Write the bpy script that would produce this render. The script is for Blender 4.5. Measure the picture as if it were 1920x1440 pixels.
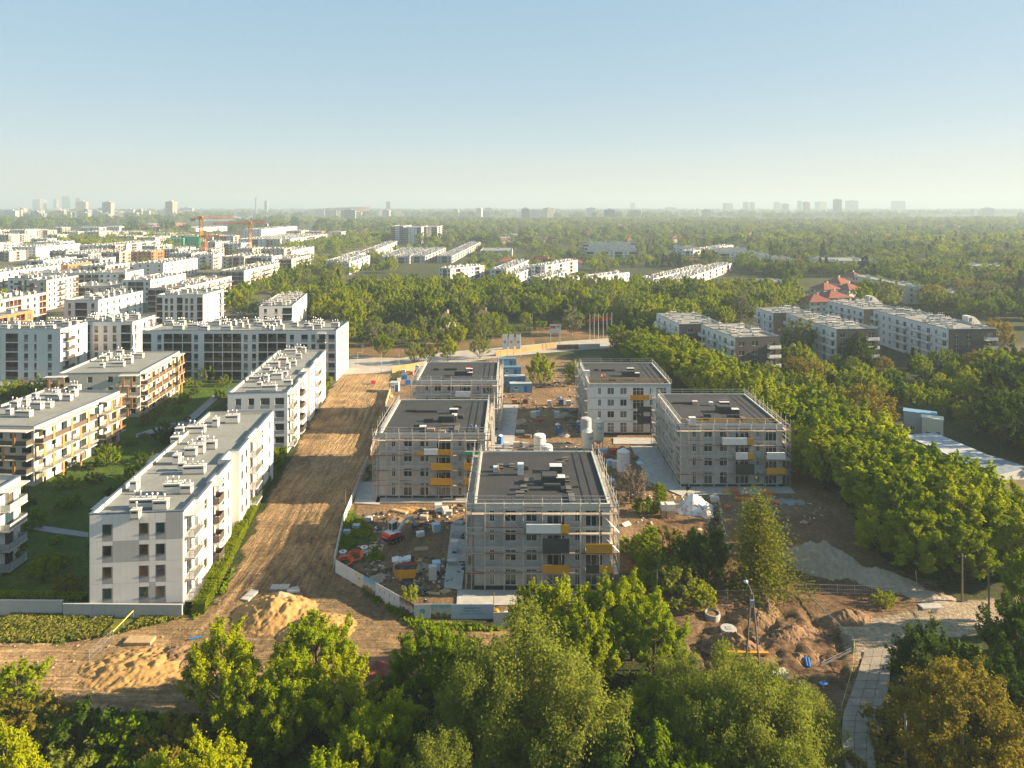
import bpy, math, random
import numpy as np
from mathutils import Vector, Matrix
R = math.radians
SC = bpy.context.scene
for o in list(bpy.data.objects): bpy.data.objects.remove(o)
COL = SC.collection
# ---------------------------------------------------------------- camera, sky, sun, exposure
F = 1333.0; CAMH = 55.0; HOR = 385.0
cam = bpy.data.cameras.new('camera'); camo = bpy.data.objects.new('camera', cam); COL.objects.link(camo)
camo.location = (0, 0, CAMH); camo.rotation_euler = (R(90), 0, 0)
cam.sensor_width = 36.0; cam.lens = 36.0 * F / 1920.0
cam.shift_y = -(720.0 - HOR) / 1920.0
cam.clip_start = 0.5; cam.clip_end = 60000
SC.camera = camo
SUN_EL = 21.0; SUN_AZ = 88.3            # azimuth clockwise from +Y; sun stands off to the right of the view
world = bpy.data.worlds.new('World'); SC.world = world; world.use_nodes = True
wn = world.node_tree; wn.nodes.clear()
sky = wn.nodes.new('ShaderNodeTexSky'); sky.sky_type = 'NISHITA'; sky.sun_disc = False
sky.sun_elevation = R(SUN_EL); sky.sun_rotation = R(SUN_AZ); sky.altitude = 600
sky.air_density = 1.0; sky.dust_density = 1.0; sky.ozone_density = 3.0
bgn = wn.nodes.new('ShaderNodeBackground'); bgn.inputs[1].default_value = 0.142
wo = wn.nodes.new('ShaderNodeOutputWorld')
gam = wn.nodes.new('ShaderNodeGamma'); gam.inputs[1].default_value = 0.2
hsv = wn.nodes.new('ShaderNodeHueSaturation'); hsv.inputs['Saturation'].default_value = 2.6; hsv.inputs['Hue'].default_value = 0.487
tint = wn.nodes.new('ShaderNodeVectorMath'); tint.operation = 'MULTIPLY'; tint.inputs[1].default_value = (1.0, 0.97, 0.985)
wn.links.new(sky.outputs[0], gam.inputs[0]); wn.links.new(gam.outputs[0], hsv.inputs['Color']); wn.links.new(hsv.outputs[0], tint.inputs[0])
wn.links.new(tint.outputs[0], bgn.inputs[0]); wn.links.new(bgn.outputs[0], wo.inputs[0])
sl = bpy.data.lights.new('sun', 'SUN'); sl.energy = 5.0; sl.angle = R(0.6); sl.color = (1.0, 0.78, 0.50)
so = bpy.data.objects.new('sun', sl); COL.objects.link(so)
sd = Vector((math.sin(R(SUN_AZ)) * math.cos(R(SUN_EL)), math.cos(R(SUN_AZ)) * math.cos(R(SUN_EL)), math.sin(R(SUN_EL))))
so.rotation_euler = sd.to_track_quat('Z', 'Y').to_euler(); so.location = (200, 0, 120)
vs = SC.view_settings
vs.view_transform = 'Standard'; vs.look = 'None'; vs.gamma = 1.0; vs.use_curve_mapping = False
vs.exposure = 2.0
SC.render.engine = 'CYCLES'
cy = SC.cycles
cy.max_bounces = 5; cy.diffuse_bounces = 3; cy.glossy_bounces = 2; cy.transmission_bounces = 3
cy.volume_bounces = 0; cy.transparent_max_bounces = 6; cy.caustics_reflective = False; cy.caustics_refractive = False
cy.use_denoising = True
try: cy.denoiser = 'OPENIMAGEDENOISE'; cy.denoising_input_passes = 'RGB_ALBEDO_NORMAL'; cy.denoising_prefilter = 'NONE'
except Exception: pass
cy.sample_clamp_indirect = 6.0

def G(px, py, z=0.0):
    """photo pixel on a horizontal plane at height z -> world point"""
    D = F * (CAMH - z) / (py - HOR)
    return Vector(((px - 960.0) / F * D, D, z))
def GD(px, D, z=0.0):
    return Vector(((px - 960.0) / F * D, D, z))

# ---------------------------------------------------------------- mesh helpers
class MB:
    def __init__(s): s.v = []; s.f = []; s.m = []
    def quad(s, a, b, c, d, m=0):
        n = len(s.v); s.v += [tuple(a), tuple(b), tuple(c), tuple(d)]; s.f.append((n, n+1, n+2, n+3)); s.m.append(m)
    def poly(s, pts, m=0):
        n = len(s.v); s.v += [tuple(p) for p in pts]; s.f.append(tuple(range(n, n+len(pts)))); s.m.append(m)
    def box(s, x0, y0, z0, x1, y1, z1, m=0, mt=None):
        n = len(s.v)
        s.v += [(x0,y0,z0),(x1,y0,z0),(x1,y1,z0),(x0,y1,z0),(x0,y0,z1),(x1,y0,z1),(x1,y1,z1),(x0,y1,z1)]
        s.f += [(n,n+3,n+2,n+1),(n+4,n+5,n+6,n+7),(n,n+1,n+5,n+4),(n+1,n+2,n+6,n+5),(n+2,n+3,n+7,n+6),(n+3,n,n+4,n+7)]
        s.m += [m, m if mt is None else mt, m, m, m, m]
        return s
    def obox(s, c, ax, ay, az, m=0):
        """box from centre and three half-axis vectors"""
        c = Vector(c); ax = Vector(ax); ay = Vector(ay); az = Vector(az); n = len(s.v)
        for k in (-1, 1):
            for (i, j) in ((-1,-1),(1,-1),(1,1),(-1,1)):
                s.v.append(tuple(c + ax*i + ay*j + az*k))
        s.f += [(n,n+3,n+2,n+1),(n+4,n+5,n+6,n+7),(n,n+1,n+5,n+4),(n+1,n+2,n+6,n+5),(n+2,n+3,n+7,n+6),(n+3,n,n+4,n+7)]
        s.m += [m]*6
        return s
    def cyl(s, p0, p1, r0, r1=None, n=6, m=0, caps=True):
        p0 = Vector(p0); p1 = Vector(p1); r1 = r0 if r1 is None else r1
        d = (p1-p0); L = d.length
        if L < 1e-6: return s
        d /= L
        a = d.orthogonal().normalized(); b = d.cross(a); k = len(s.v)
        for P, r in ((p0, r0), (p1, r1)):
            for i in range(n):
                t = 2*math.pi*i/n
                s.v.append(tuple(P + a*(r*math.cos(t)) + b*(r*math.sin(t))))
        for i in range(n):
            j = (i+1) % n
            s.f.append((k+i, k+j, k+n+j, k+n+i)); s.m.append(m)
        if caps:
            s.f.append(tuple(k+i for i in reversed(range(n)))); s.m.append(m)
            s.f.append(tuple(k+n+i for i in range(n))); s.m.append(m)
        return s
    def tube(s, pts, r, n=5, m=0):
        for a, b in zip(pts[:-1], pts[1:]): s.cyl(a, b, r, r, n, m)
        return s
    def lathe(s, prof, n=16, m=0, c=(0,0,0)):
        k = len(s.v)
        for (r, z) in prof:
            for i in range(n):
                t = 2*math.pi*i/n
                s.v.append((c[0]+r*math.cos(t), c[1]+r*math.sin(t), c[2]+z))
        for q in range(len(prof)-1):
            for i in range(n):
                j = (i+1) % n
                s.f.append((k+q*n+i, k+q*n+j, k+(q+1)*n+j, k+(q+1)*n+i)); s.m.append(m)
        s.f.append(tuple(k+(len(prof)-1)*n+i for i in range(n))); s.m.append(m)
        return s
    def mesh(s, name, mats, smooth=False):
        me = bpy.data.meshes.new(name)
        me.from_pydata(s.v, [], s.f)
        if not isinstance(mats, (list, tuple)): mats = [mats]
        for x in mats: me.materials.append(x)
        if any(s.m): me.polygons.foreach_set('material_index', s.m)
        if smooth: me.polygons.foreach_set('use_smooth', [True]*len(me.polygons))
        me.update()
        return me
def npmesh(name, V, Fq, mat, smooth=False):
    """numpy verts (n,3), faces (k,4) or (k,3) -> mesh"""
    me = bpy.data.meshes.new(name)
    k, c = Fq.shape
    me.vertices.add(len(V)); me.vertices.foreach_set('co', np.ascontiguousarray(V, dtype=np.float32).ravel())
    me.loops.add(k*c); me.loops.foreach_set('vertex_index', np.ascontiguousarray(Fq, dtype=np.int32).ravel())
    me.polygons.add(k); me.polygons.foreach_set('loop_start', np.arange(0, k*c, c, dtype=np.int32))
    if smooth: me.polygons.foreach_set('use_smooth', np.ones(k, dtype=bool))
    me.update(calc_edges=True)
    me.materials.append(mat)
    return me
def obj(name, me, parent=None, loc=(0,0,0), rz=0.0, label=None):
    o = bpy.data.objects.new(name, me); COL.objects.link(o); o.location = loc
    if rz: o.rotation_euler = (0, 0, rz)
    if parent is not None: o.parent = parent
    if label: o['label'] = label
    return o
def tag(o, label, cat, group=None):
    o['label'] = label; o['category'] = cat
    if group: o['group'] = group
    return o
def thing(name, label, cat, loc=(0,0,0), rz=0.0, group=None):
    o = obj(name, None, None, loc, rz); o.empty_display_size = 0.5
    return tag(o, label, cat, group)
def structure(o): o['kind'] = 'structure'; return o
def stuff(o): o['kind'] = 'stuff'; return o
def copy_tree(o, parent=None):
    c = o.copy(); COL.objects.link(c); c.parent = parent
    for ch in list(o.children): copy_tree(ch, c)
    return c

# ---------------------------------------------------------------- materials
MATS = {}
def nt(name):
    m = bpy.data.materials.new(name); m.use_nodes = True
    t = m.node_tree; t.nodes.clear()
    return m, t, t.nodes, t.links
def mat(name, col, rough=0.8, var=0.12, scale=1.2, bump=0.0, streak=0.0, metal=0.0, rnd=0.0, spec=0.3):
    if name in MATS: return MATS[name]
    m, t, N, L = nt(name)
    out = N.new('ShaderNodeOutputMaterial'); b = N.new('ShaderNodeBsdfPrincipled')
    L.new(b.outputs[0], out.inputs[0])
    b.inputs['Roughness'].default_value = rough; b.inputs['Metallic'].default_value = metal
    b.inputs['Specular IOR Level'].default_value = spec
    tc = N.new('ShaderNodeTexCoord')
    nz = N.new('ShaderNodeTexNoise'); nz.inputs['Scale'].default_value = scale; nz.inputs['Detail'].default_value = 5
    nz.inputs['Roughness'].default_value = 0.65
    L.new(tc.outputs['Object'], nz.inputs['Vector'])
    mp = N.new('ShaderNodeMapRange'); mp.inputs[1].default_value = 0.3; mp.inputs[2].default_value = 0.7
    mp.inputs[3].default_value = 1-var; mp.inputs[4].default_value = 1+var
    L.new(nz.outputs[0], mp.inputs[0]); fac = mp.outputs[0]
    if streak:
        mv = N.new('ShaderNodeMapping'); mv.inputs['Scale'].default_value = (1.6, 1.6, 0.12)
        L.new(tc.outputs['Object'], mv.inputs[0])
        n2 = N.new('ShaderNodeTexNoise'); n2.inputs['Scale'].default_value = 2.0; n2.inputs['Detail'].default_value = 4
        L.new(mv.outputs[0], n2.inputs['Vector'])
        m2 = N.new('ShaderNodeMapRange'); m2.inputs[1].default_value = 0.35; m2.inputs[2].default_value = 0.75
        m2.inputs[3].default_value = 1.0; m2.inputs[4].default_value = 1-streak
        L.new(n2.outputs[0], m2.inputs[0])
        mm = N.new('ShaderNodeMath'); mm.operation = 'MULTIPLY'; L.new(fac, mm.inputs[0]); L.new(m2.outputs[0], mm.inputs[1]); fac = mm.outputs[0]
    if rnd:
        oi = N.new('ShaderNodeObjectInfo')
        m3 = N.new('ShaderNodeMapRange'); m3.inputs[3].default_value = 1-rnd; m3.inputs[4].default_value = 1+rnd
        L.new(oi.outputs['Random'], m3.inputs[0])
        mm = N.new('ShaderNodeMath'); mm.operation = 'MULTIPLY'; L.new(fac, mm.inputs[0]); L.new(m3.outputs[0], mm.inputs[1]); fac = mm.outputs[0]
    mx = N.new('ShaderNodeVectorMath'); mx.operation = 'SCALE'; mx.inputs[0].default_value = col[:3]
    L.new(fac, mx.inputs['Scale']); L.new(mx.outputs[0], b.inputs['Base Color'])
    if bump:
        n3 = N.new('ShaderNodeTexNoise'); n3.inputs['Scale'].default_value = scale*6; n3.inputs['Detail'].default_value = 6
        L.new(tc.outputs['Object'], n3.inputs['Vector'])
        bp = N.new('ShaderNodeBump'); bp.inputs['Strength'].default_value = bump; bp.inputs['Distance'].default_value = 0.1
        L.new(n3.outputs[0], bp.inputs['Height']); L.new(bp.outputs[0], b.inputs['Normal'])
    MATS[name] = m
    return m
def glass_mat(name, ramp, rough=0.06):
    m, t, N, L = nt(name)
    out = N.new('ShaderNodeOutputMaterial'); b = N.new('ShaderNodeBsdfPrincipled'); L.new(b.outputs[0], out.inputs[0])
    oi = N.new('ShaderNodeObjectInfo'); cr = N.new('ShaderNodeValToRGB'); cr.color_ramp.interpolation = 'CONSTANT'
    el = cr.color_ramp.elements
    while len(el) < len(ramp): el.new(0.5)
    for i, c in enumerate(ramp): el[i].position = i/len(ramp); el[i].color = (*c, 1)
    tc = N.new('ShaderNodeTexCoord'); nz = N.new('ShaderNodeTexNoise'); nz.inputs['Scale'].default_value = 1.3; nz.inputs['Detail'].default_value = 2
    L.new(tc.outputs['Object'], nz.inputs['Vector'])
    mr = N.new('ShaderNodeMapRange'); mr.inputs[3].default_value = 0.6; mr.inputs[4].default_value = 1.4; L.new(nz.outputs[0], mr.inputs[0])
    mx = N.new('ShaderNodeVectorMath'); mx.operation = 'SCALE'; L.new(oi.outputs['Random'], cr.inputs[0])
    L.new(cr.outputs[0], mx.inputs[0]); L.new(mr.outputs[0], mx.inputs['Scale']); L.new(mx.outputs[0], b.inputs['Base Color'])
    b.inputs['Roughness'].default_value = rough; b.inputs['Specular IOR Level'].default_value = 0.7
    MATS[name] = m
    return m
M = {}
M['white'] = mat('render_white', (0.63, 0.63, 0.62), 0.85, 0.06, 0.4, streak=0.07)
M['offwhite'] = mat('render_offwhite', (0.48, 0.46, 0.41), 0.85, 0.05, 0.4, streak=0.08)
M['beige'] = mat('render_beige', (0.50, 0.44, 0.36), 0.85, 0.05, 0.5, streak=0.08)
M['lgrey'] = mat('render_lightgrey', (0.37, 0.38, 0.39), 0.85, 0.04, 0.5, streak=0.08)
M['mgrey'] = mat('render_midgrey', (0.27, 0.28, 0.29), 0.85, 0.05, 0.5, streak=0.06)
M['dgrey'] = mat('render_darkgrey', (0.062, 0.062, 0.066), 0.8, 0.12, 0.8, streak=0.1)
M['brown'] = mat('render_brown', (0.075, 0.048, 0.034), 0.8, 0.12, 0.8)
M['orange'] = mat('brick_orange', (0.42, 0.17, 0.07), 0.85, 0.12, 1.0, bump=0.2)
M['redbrick'] = mat('brick_red', (0.22, 0.075, 0.045), 0.85, 0.12, 1.0)
M['wood'] = mat('timber_panel', (0.42, 0.20, 0.06), 0.7, 0.18, 2.0, rnd=0.15)
M['roofgrey'] = mat('roof_felt_grey', (0.20, 0.21, 0.20), 0.9, 0.14, 0.35, bump=0.15)
M['cap'] = mat('parapet_metal', (0.13, 0.17, 0.21), 0.45, 0.06, 1, metal=0.3)
M['vent'] = mat('vent_render', (0.54, 0.53, 0.50), 0.8, 0.06, 1.0, rnd=0.05, streak=0.1)
M['slot'] = mat('vent_slot', (0.03, 0.03, 0.03), 0.8)
M['pipe'] = mat('galvanised', (0.45, 0.46, 0.47), 0.4, 0.08, 2, metal=0.6)
M['frame'] = mat('window_frame_dark', (0.06, 0.065, 0.07), 0.5)
M['framew'] = mat('window_frame_white', (0.72, 0.72, 0.72), 0.5)
M['rail'] = mat('railing_metal', (0.13, 0.13, 0.14), 0.5, 0.1)
M['railb'] = mat('railing_sheet_brown', (0.09, 0.065, 0.05), 0.6, 0.12, rnd=0.3)
M['slab'] = mat('balcony_slab', (0.42, 0.42, 0.40), 0.85, 0.08)
M['concrete'] = mat('concrete', (0.36, 0.35, 0.33), 0.9, 0.16, 0.8, bump=0.25)
M['steel'] = mat('scaffold_steel', (0.46, 0.45, 0.43), 0.45, 0.15, 2, metal=0.35, rnd=0.2)
M['plank'] = mat('scaffold_plank', (0.36, 0.31, 0.25), 0.8, 0.22, 1.5, rnd=0.3)
M['redrail'] = mat('scaffold_red', (0.30, 0.045, 0.03), 0.6, 0.2, 2, rnd=0.2)
M['yellow'] = mat('board_yellow', (0.55, 0.27, 0.02), 0.7, 0.10, 1.2, rnd=0.15)
M['boardw'] = mat('board_white', (0.66, 0.66, 0.64), 0.7, 0.08, 1.2)
M['membrane'] = mat('membrane_dark', (0.045, 0.048, 0.05), 0.75, 0.2, 1.2, bump=0.3)
M['glass'] = glass_mat('glass', [(0.02,0.05,0.06),(0.03,0.035,0.035),(0.015,0.02,0.025),(0.10,0.09,0.07),(0.02,0.03,0.035),(0.05,0.04,0.03),(0.16,0.15,0.13),(0.02,0.045,0.05)])
M['glassfar'] = glass_mat('glass_far', [(0.05,0.055,0.06),(0.07,0.065,0.06),(0.04,0.045,0.05)], 0.15)
M['glassrail'] = mat('balustrade_glass', (0.30, 0.34, 0.34), 0.15, 0.05)
M['tileroof'] = mat('clay_tiles', (0.21, 0.065, 0.045), 0.8, 0.15, 2.0, bump=0.3, rnd=0.1)
M['black'] = mat('black_plastic', (0.015, 0.015, 0.016), 0.5)
M['bluep'] = mat('blue_plastic', (0.02, 0.14, 0.42), 0.45)
M['bluepale'] = mat('pale_blue_wrap', (0.40, 0.52, 0.62), 0.5, 0.15, 3)
M['whitep'] = mat('white_plastic', (0.55, 0.55, 0.54), 0.45, 0.05)
M['redp'] = mat('red_paint', (0.48, 0.03, 0.03), 0.45, 0.1)
M['orangep'] = mat('orange_plastic', (0.75, 0.10, 0.02), 0.45)
M['skipy'] = mat('skip_yellow', (0.60, 0.27, 0.015), 0.55, 0.15, 2)
M['skipr'] = mat('skip_red', (0.42, 0.035, 0.02), 0.55, 0.15, 2)
M['wood2'] = mat('raw_timber', (0.38, 0.27, 0.15), 0.8, 0.2, 2, rnd=0.2)
M['oldwood'] = mat('weathered_wood', (0.17, 0.14, 0.105), 0.9, 0.25, 2)
M['block'] = mat('aerated_block', (0.52, 0.51, 0.48), 0.9, 0.1, 2, rnd=0.1)
M['teal'] = mat('teal_print', (0.02, 0.28, 0.40), 0.6)
M['bluetext'] = mat('blue_print', (0.02, 0.22, 0.55), 0.6)
M['greentext'] = mat('green_print', (0.03, 0.30, 0.16), 0.6)
M['darktext'] = mat('dark_print', (0.035, 0.05, 0.09), 0.6)
M['asphalt'] = mat('asphalt', (0.085, 0.085, 0.09), 0.9, 0.2, 0.5, bump=0.2)
M['paleroad'] = mat('pale_concrete_road', (0.34, 0.31, 0.27), 0.95, 0.16, 0.25, bump=0.3)
M['path'] = mat('paving_grey', (0.24, 0.24, 0.24), 0.9, 0.12, 0.6)
M['bark'] = mat('bark', (0.075, 0.058, 0.042), 0.95, 0.3, 3)
M['palebark'] = mat('pale_bark', (0.26, 0.23, 0.18), 0.95, 0.3, 3)
M['cream'] = mat('silo_cream', (0.62, 0.58, 0.48), 0.5, 0.06, 1, streak=0.12)
M['crane'] = mat('crane_orange', (0.55, 0.22, 0.03), 0.5, 0.1)
M['cranered'] = mat('crane_red', (0.45, 0.07, 0.05), 0.5, 0.1)
M['netgreen'] = mat('green_net', (0.03, 0.33, 0.16), 0.8, 0.15, 0.5)
M['yellow2'] = mat('plywood_orange', (0.40, 0.24, 0.10), 0.75, 0.14, 1.2, rnd=0.12)
M['slabs'] = mat('old_slabs', (0.235, 0.205, 0.17), 0.95, 0.2, 0.5, bump=0.4)
M['flagwhite'] = mat('banner_cloth', (0.78, 0.78, 0.78), 0.7, 0.03)
M['brownroof'] = mat('roof_gravel_brown', (0.19, 0.15, 0.105), 0.95, 0.15, 0.5)
M['slateroof'] = mat('roof_slate_blue', (0.115, 0.13, 0.15), 0.8, 0.12, 0.5)
M['tilebrown'] = mat('brown_tiles', (0.095, 0.065, 0.05), 0.85, 0.15, 2.0, bump=0.3)
# ---------------------------------------------------------------- ground sheet
_rng = np.random.RandomState(7)
_LAT = _rng.rand(256, 256).astype(np.float32)
def vnoise(x, y):
    xi = np.floor(x).astype(int); yi = np.floor(y).astype(int); fx = x-xi; fy = y-yi
    fx = fx*fx*(3-2*fx); fy = fy*fy*(3-2*fy)
    a = _LAT[xi & 255, yi & 255]; b = _LAT[(xi+1) & 255, yi & 255]; c = _LAT[xi & 255, (yi+1) & 255]; d = _LAT[(xi+1) & 255, (yi+1) & 255]
    return (a*(1-fx)+b*fx)*(1-fy) + (c*(1-fx)+d*fx)*fy
def fbm(x, y, s, o=4):
    t = 0; a = 1.0; n = 0
    for i in range(o):
        t = t + a*vnoise(x*s+17.3*i, y*s+5.1*i); n += a; a *= 0.55; s *= 2.1
    return t/n
def pip(x, y, poly):
    r = np.zeros(x.shape, bool); n = len(poly)
    for i in range(n):
        x0, y0 = poly[i]; x1, y1 = poly[(i+1) % n]
        c = ((y0 > y) != (y1 > y))
        with np.errstate(divide='ignore', invalid='ignore'):
            xx = (x1-x0)*(y-y0)/(y1-y0+1e-12)+x0
        r ^= c & (x < xx)
    return r
def seg_dist(x, y, pts):
    d = np.full(x.shape, 1e9); 
    for (x0, y0), (x1, y1) in zip(pts[:-1], pts[1:]):
        dx, dy = x1-x0, y1-y0; L2 = dx*dx+dy*dy+1e-9
        t = np.clip(((x-x0)*dx+(y-y0)*dy)/L2, 0, 1)
        d = np.minimum(d, np.hypot(x-(x0+t*dx), y-(y0+t*dy)))
    return d
def PX(l): return [tuple(G(a, b)[:2]) for a, b in l]
ROAD_MAIN = PX([(640,700),(728,700),(738,735),(712,830),(690,880),(660,960),(640,1020),(628,1070),(680,1110),(780,1165),(930,1182),(1010,1184),(1010,1240),(860,1250),(720,1275),(600,1330),(440,1345),(120,1330),(60,1275),(-80,1245),(-80,1205),(120,1204),(200,1192),(300,1165),(345,1160),(400,1135),(440,1070),(480,985),(520,905),(575,810),(612,745)])
SITE = PX([(735,735),(760,690),(940,672),(1120,672),(1180,690),(1300,760),(1560,900),(1620,1010),(1700,1075),(1760,1100),(1790,1140),(1600,1200),(1640,1300),(1560,1370),(1480,1310),(1330,1290),(1290,1200),(1180,1160),(930,1160),(790,1150),(640,1050),(650,1000),(690,900)])
LIT_PATCH = PX([(590,860),(640,855),(650,880),(600,915),(560,930)])
BEHIND = PX([(640,640),(760,648),(880,640),(1000,622),(1150,615),(1150,634),(1060,640),(940,652),(830,661),(750,672),(640,668)])
SITE_S = PX([(1190,940),(1330,985),(1560,960),(1640,1030),(1760,1110),(1580,1165),(1420,1110),(1300,1060),(1210,1000)])
LANE = PX([(1570,1170),(1690,1148),(1790,1130),(1870,1122),(2010,1112),(2010,1166),(1850,1180),(1770,1200),(1700,1214),(1680,1235),(1610,1240),(1585,1210)])
PIT = PX([(1330,1150),(1420,1120),(1520,1150),(1590,1200),(1590,1260),(1550,1350),(1470,1310),(1400,1280),(1310,1260),(1300,1200)])
VERGE = PX([(-200,1145),(345,1158),(300,1168),(200,1194),(120,1204),(-80,1207),(-200,1210)])
GRASSL = PX([(-200,1235),(60,1265),(110,1330),(130,1400),(0,1440),(-300,1440)])
INSITE_GRASS = PX([(640,960),(665,960),(690,985),(705,1010),(720,1050),(665,1060),(632,1048)])
COURT = PX([(-300,1135),(165,1135),(390,775),(430,740),(540,655),(300,700),(0,720),(-300,800)])
WEST = PX([(-400,740),(640,720),(640,540),(700,480),(760,450),(300,440),(-600,440)])
R3YARD = PX([(1880,650),(1990,640),(2050,720),(1880,700)])
def masks(x, y, poly, amp=1.2, s=0.35):
    return pip(x+(fbm(x, y, s)-0.5)*2*amp, y+(fbm(x+91, y+37, s)-0.5)*2*amp, poly)
TRACKS = [PX(p) for p in (
    [(690,705),(680,760),(640,850),(600,930),(570,1000),(590,1060),(650,1110),(760,1180),(900,1205),(1010,1215)],
    [(670,705),(655,760),(610,850),(560,930),(530,1000),(520,1060),(540,1110),(600,1170),(700,1220),(800,1225)],
    [(650,705),(630,760),(585,850),(540,925),(500,1000),(480,1060),(440,1120),(350,1190),(240,1225),(110,1222),(-60,1222)],
    [(705,760),(670,850),(630,940),(590,1040),(500,1130),(420,1180)],
    [(1330,990),(1420,1030),(1520,1080),(1640,1120),(1740,1140)],
    [(1200,960),(1290,1000),(1420,1050),(1560,1120),(1700,1150)],
    [(980,700),(990,740),(1000,800),(1010,840)],
    [(700,1090),(760,1040),(800,985)],[(690,1060),(740,1030),(770,1000)],
    [(160,1240),(110,1280),(140,1320),(220,1330)])]
def hgt_np(x, y):
    dirt = masks(x, y, ROAD_MAIN) | masks(x, y, SITE)
    h = np.where(dirt, (fbm(x, y, 0.22, 4)-0.5)*0.55 + (fbm(x+50, y, 0.9, 3)-0.5)*0.22, (fbm(x, y, 0.15, 3)-0.5)*0.25)
    pit = masks(x, y, PIT)
    h = h + np.where(pit, (fbm(x+9, y+3, 0.28, 4)-0.52)*3.2, 0)
    for p in TRACKS:
        d = np.minimum(np.abs(seg_dist(x+(fbm(x, y, 0.1, 2)-0.5)*2.2, y, p)-0.95), 9)
        near = np.exp(-(d/0.33)**2)
        k_ = np.clip(fbm(x+13, y+5, 0.12, 2)*2.4-0.75, 0, 1); h = h - k_*(0.17*near - 0.08*np.exp(-((d-0.6)/0.3)**2))
    fade = np.clip((260-y)/60, 0, 1)*np.clip((150-np.abs(x))/40, 0, 1)
    for (bx0, by0, bx1, by1) in FLATS:
        dx = np.maximum(np.maximum(bx0-x, x-bx1), 0); dy = np.maximum(np.maximum(by0-y, y-by1), 0)
        h = h*np.clip(np.hypot(dx, dy)/2.0, 0, 1)
    return h*fade
FLATS = [(-8,99,17,127),(-27,131,-2.5,159),(-26,171,-1,196),(30.5,136,56,164),(16,168,41,196),(-62,93,-42,145),(-66,154,-47,206),(-130,120,-70,215)]
def hgt(x, y): return float(hgt_np(np.array([float(x)]), np.array([float(y)]))[0])
def GZ(px, py):
    p = G(px, py); p.z = hgt(p.x, p.y); return p
def axis(core0, core1, step, ext):
    a = list(np.arange(core0, core1, step)); s = step; p = core1
    while p < ext[1]: a.append(p); s *= 1.16; p += s
    a.append(ext[1]); s = step; p = core0-step; b = []
    while p > ext[0]: b.append(p); s *= 1.16; p -= s
    b.append(ext[0])
    return np.array(sorted(b)+a)
xs = axis(-78, 92, 0.42, (-9500, 9500)); ys = axis(66, 205, 0.42, (-400, 13500))
GX, GY = np.meshgrid(xs, ys)
gx = GX.ravel(); gy = GY.ravel()
gz = hgt_np(gx, gy)
colr = np.zeros((len(gx), 3)); 
n1 = fbm(gx, gy, 0.06, 4)[:, None]; n2 = fbm(gx+33, gy+71, 0.33, 4)[:, None]; n3 = fbm(gx+3, gy+7, 1.1, 3)[:, None]
def mixc(a, b, t): return np.array(a)*(1-t)+np.array(b)*t
t2 = np.clip((n2-0.3)/0.4, 0, 1); t1 = np.clip((n1-0.3)/0.4, 0, 1); t3 = np.clip((n3-0.3)/0.4, 0, 1)
colr[:] = mixc((0.040,0.058,0.016), (0.075,0.080,0.030), t2)
def paint(poly, ca, cb, t, amp=1.2, s=0.35):
    k = masks(gx, gy, poly, amp, s)
    c = mixc(ca, cb, t)
    colr[k] = c[k]
paint(WEST, (0.10,0.11,0.06), (0.16,0.15,0.11), t2, 2)
paint(COURT, (0.055,0.11,0.016), (0.10,0.15,0.022), t2, 0.6)
paint(BEHIND, (0.26,0.15,0.075), (0.17,0.13,0.06), t2, 1.5)
paint(SITE, (0.17,0.115,0.066), (0.31,0.205,0.115), t2*0.6+t1*0.4)
paint(SITE_S, (0.16,0.095,0.052), (0.25,0.155,0.082), t2*0.6+t1*0.4)
paint(ROAD_MAIN, (0.20,0.138,0.075), (0.52,0.35,0.18), t2*0.55+t1*0.45)
paint(LIT_PATCH, (0.42,0.31,0.18), (0.36,0.25,0.14), t2, 1.6)  # sunlit patch of the track, painted in as paler earth
paint(PIT, (0.12,0.074,0.042), (0.26,0.16,0.085), t3)
paint(VERGE, (0.10,0.14,0.02), (0.20,0.17,0.05), t2, 1.0)
paint(GRASSL, (0.09,0.14,0.018), (0.19,0.17,0.045), t2, 1.5)
paint(INSITE_GRASS, (0.05,0.095,0.016), (0.085,0.11,0.03), t2, 1.2)
paint(LANE, (0.46,0.37,0.26), (0.38,0.31,0.22), t2, 0.5)
paint(R3YARD, (0.36,0.24,0.15), (0.28,0.2,0.13), t2, 2)
for p in TRACKS:
    d = np.abs(seg_dist(gx+(fbm(gx, gy, 0.1, 2)-0.5)*2.2, gy, p)-0.95)
    w = (0.6*np.clip(fbm(gx+13, gy+5, 0.12, 2)*2.4-0.75, 0, 1)*np.exp(-(d/0.4)**2)*(masks(gx, gy, ROAD_MAIN)|masks(gx, gy, SITE)))[:, None]*np.clip(n2*1.6, 0, 1)
    colr = colr*(1-w) + np.array((0.125,0.086,0.052))*w
nx, ny = len(xs), len(ys)
I = np.arange(nx*ny).reshape(ny, nx)
Q = np.stack([I[:-1,:-1], I[:-1,1:], I[1:,1:], I[1:,:-1]], -1).reshape(-1, 4)
m, t, N, L = nt('ground_soil')
out = N.new('ShaderNodeOutputMaterial'); b = N.new('ShaderNodeBsdfPrincipled'); L.new(b.outputs[0], out.inputs[0]); b.inputs['Roughness'].default_value = 0.95
b.inputs['Specular IOR Level'].default_value = 0.15
at = N.new('ShaderNodeAttribute'); at.attribute_name = 'soil'
tc = N.new('ShaderNodeTexCoord')
na = N.new('ShaderNodeTexNoise'); na.inputs['Scale'].default_value = 1.7; na.inputs['Detail'].default_value = 8; na.inputs['Roughness'].default_value = 0.7; L.new(tc.outputs['Object'], na.inputs['Vector'])
nb = N.new('ShaderNodeTexNoise'); nb.inputs['Scale'].default_value = 0.006; nb.inputs['Detail'].default_value = 6; L.new(tc.outputs['Object'], nb.inputs['Vector'])
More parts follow.
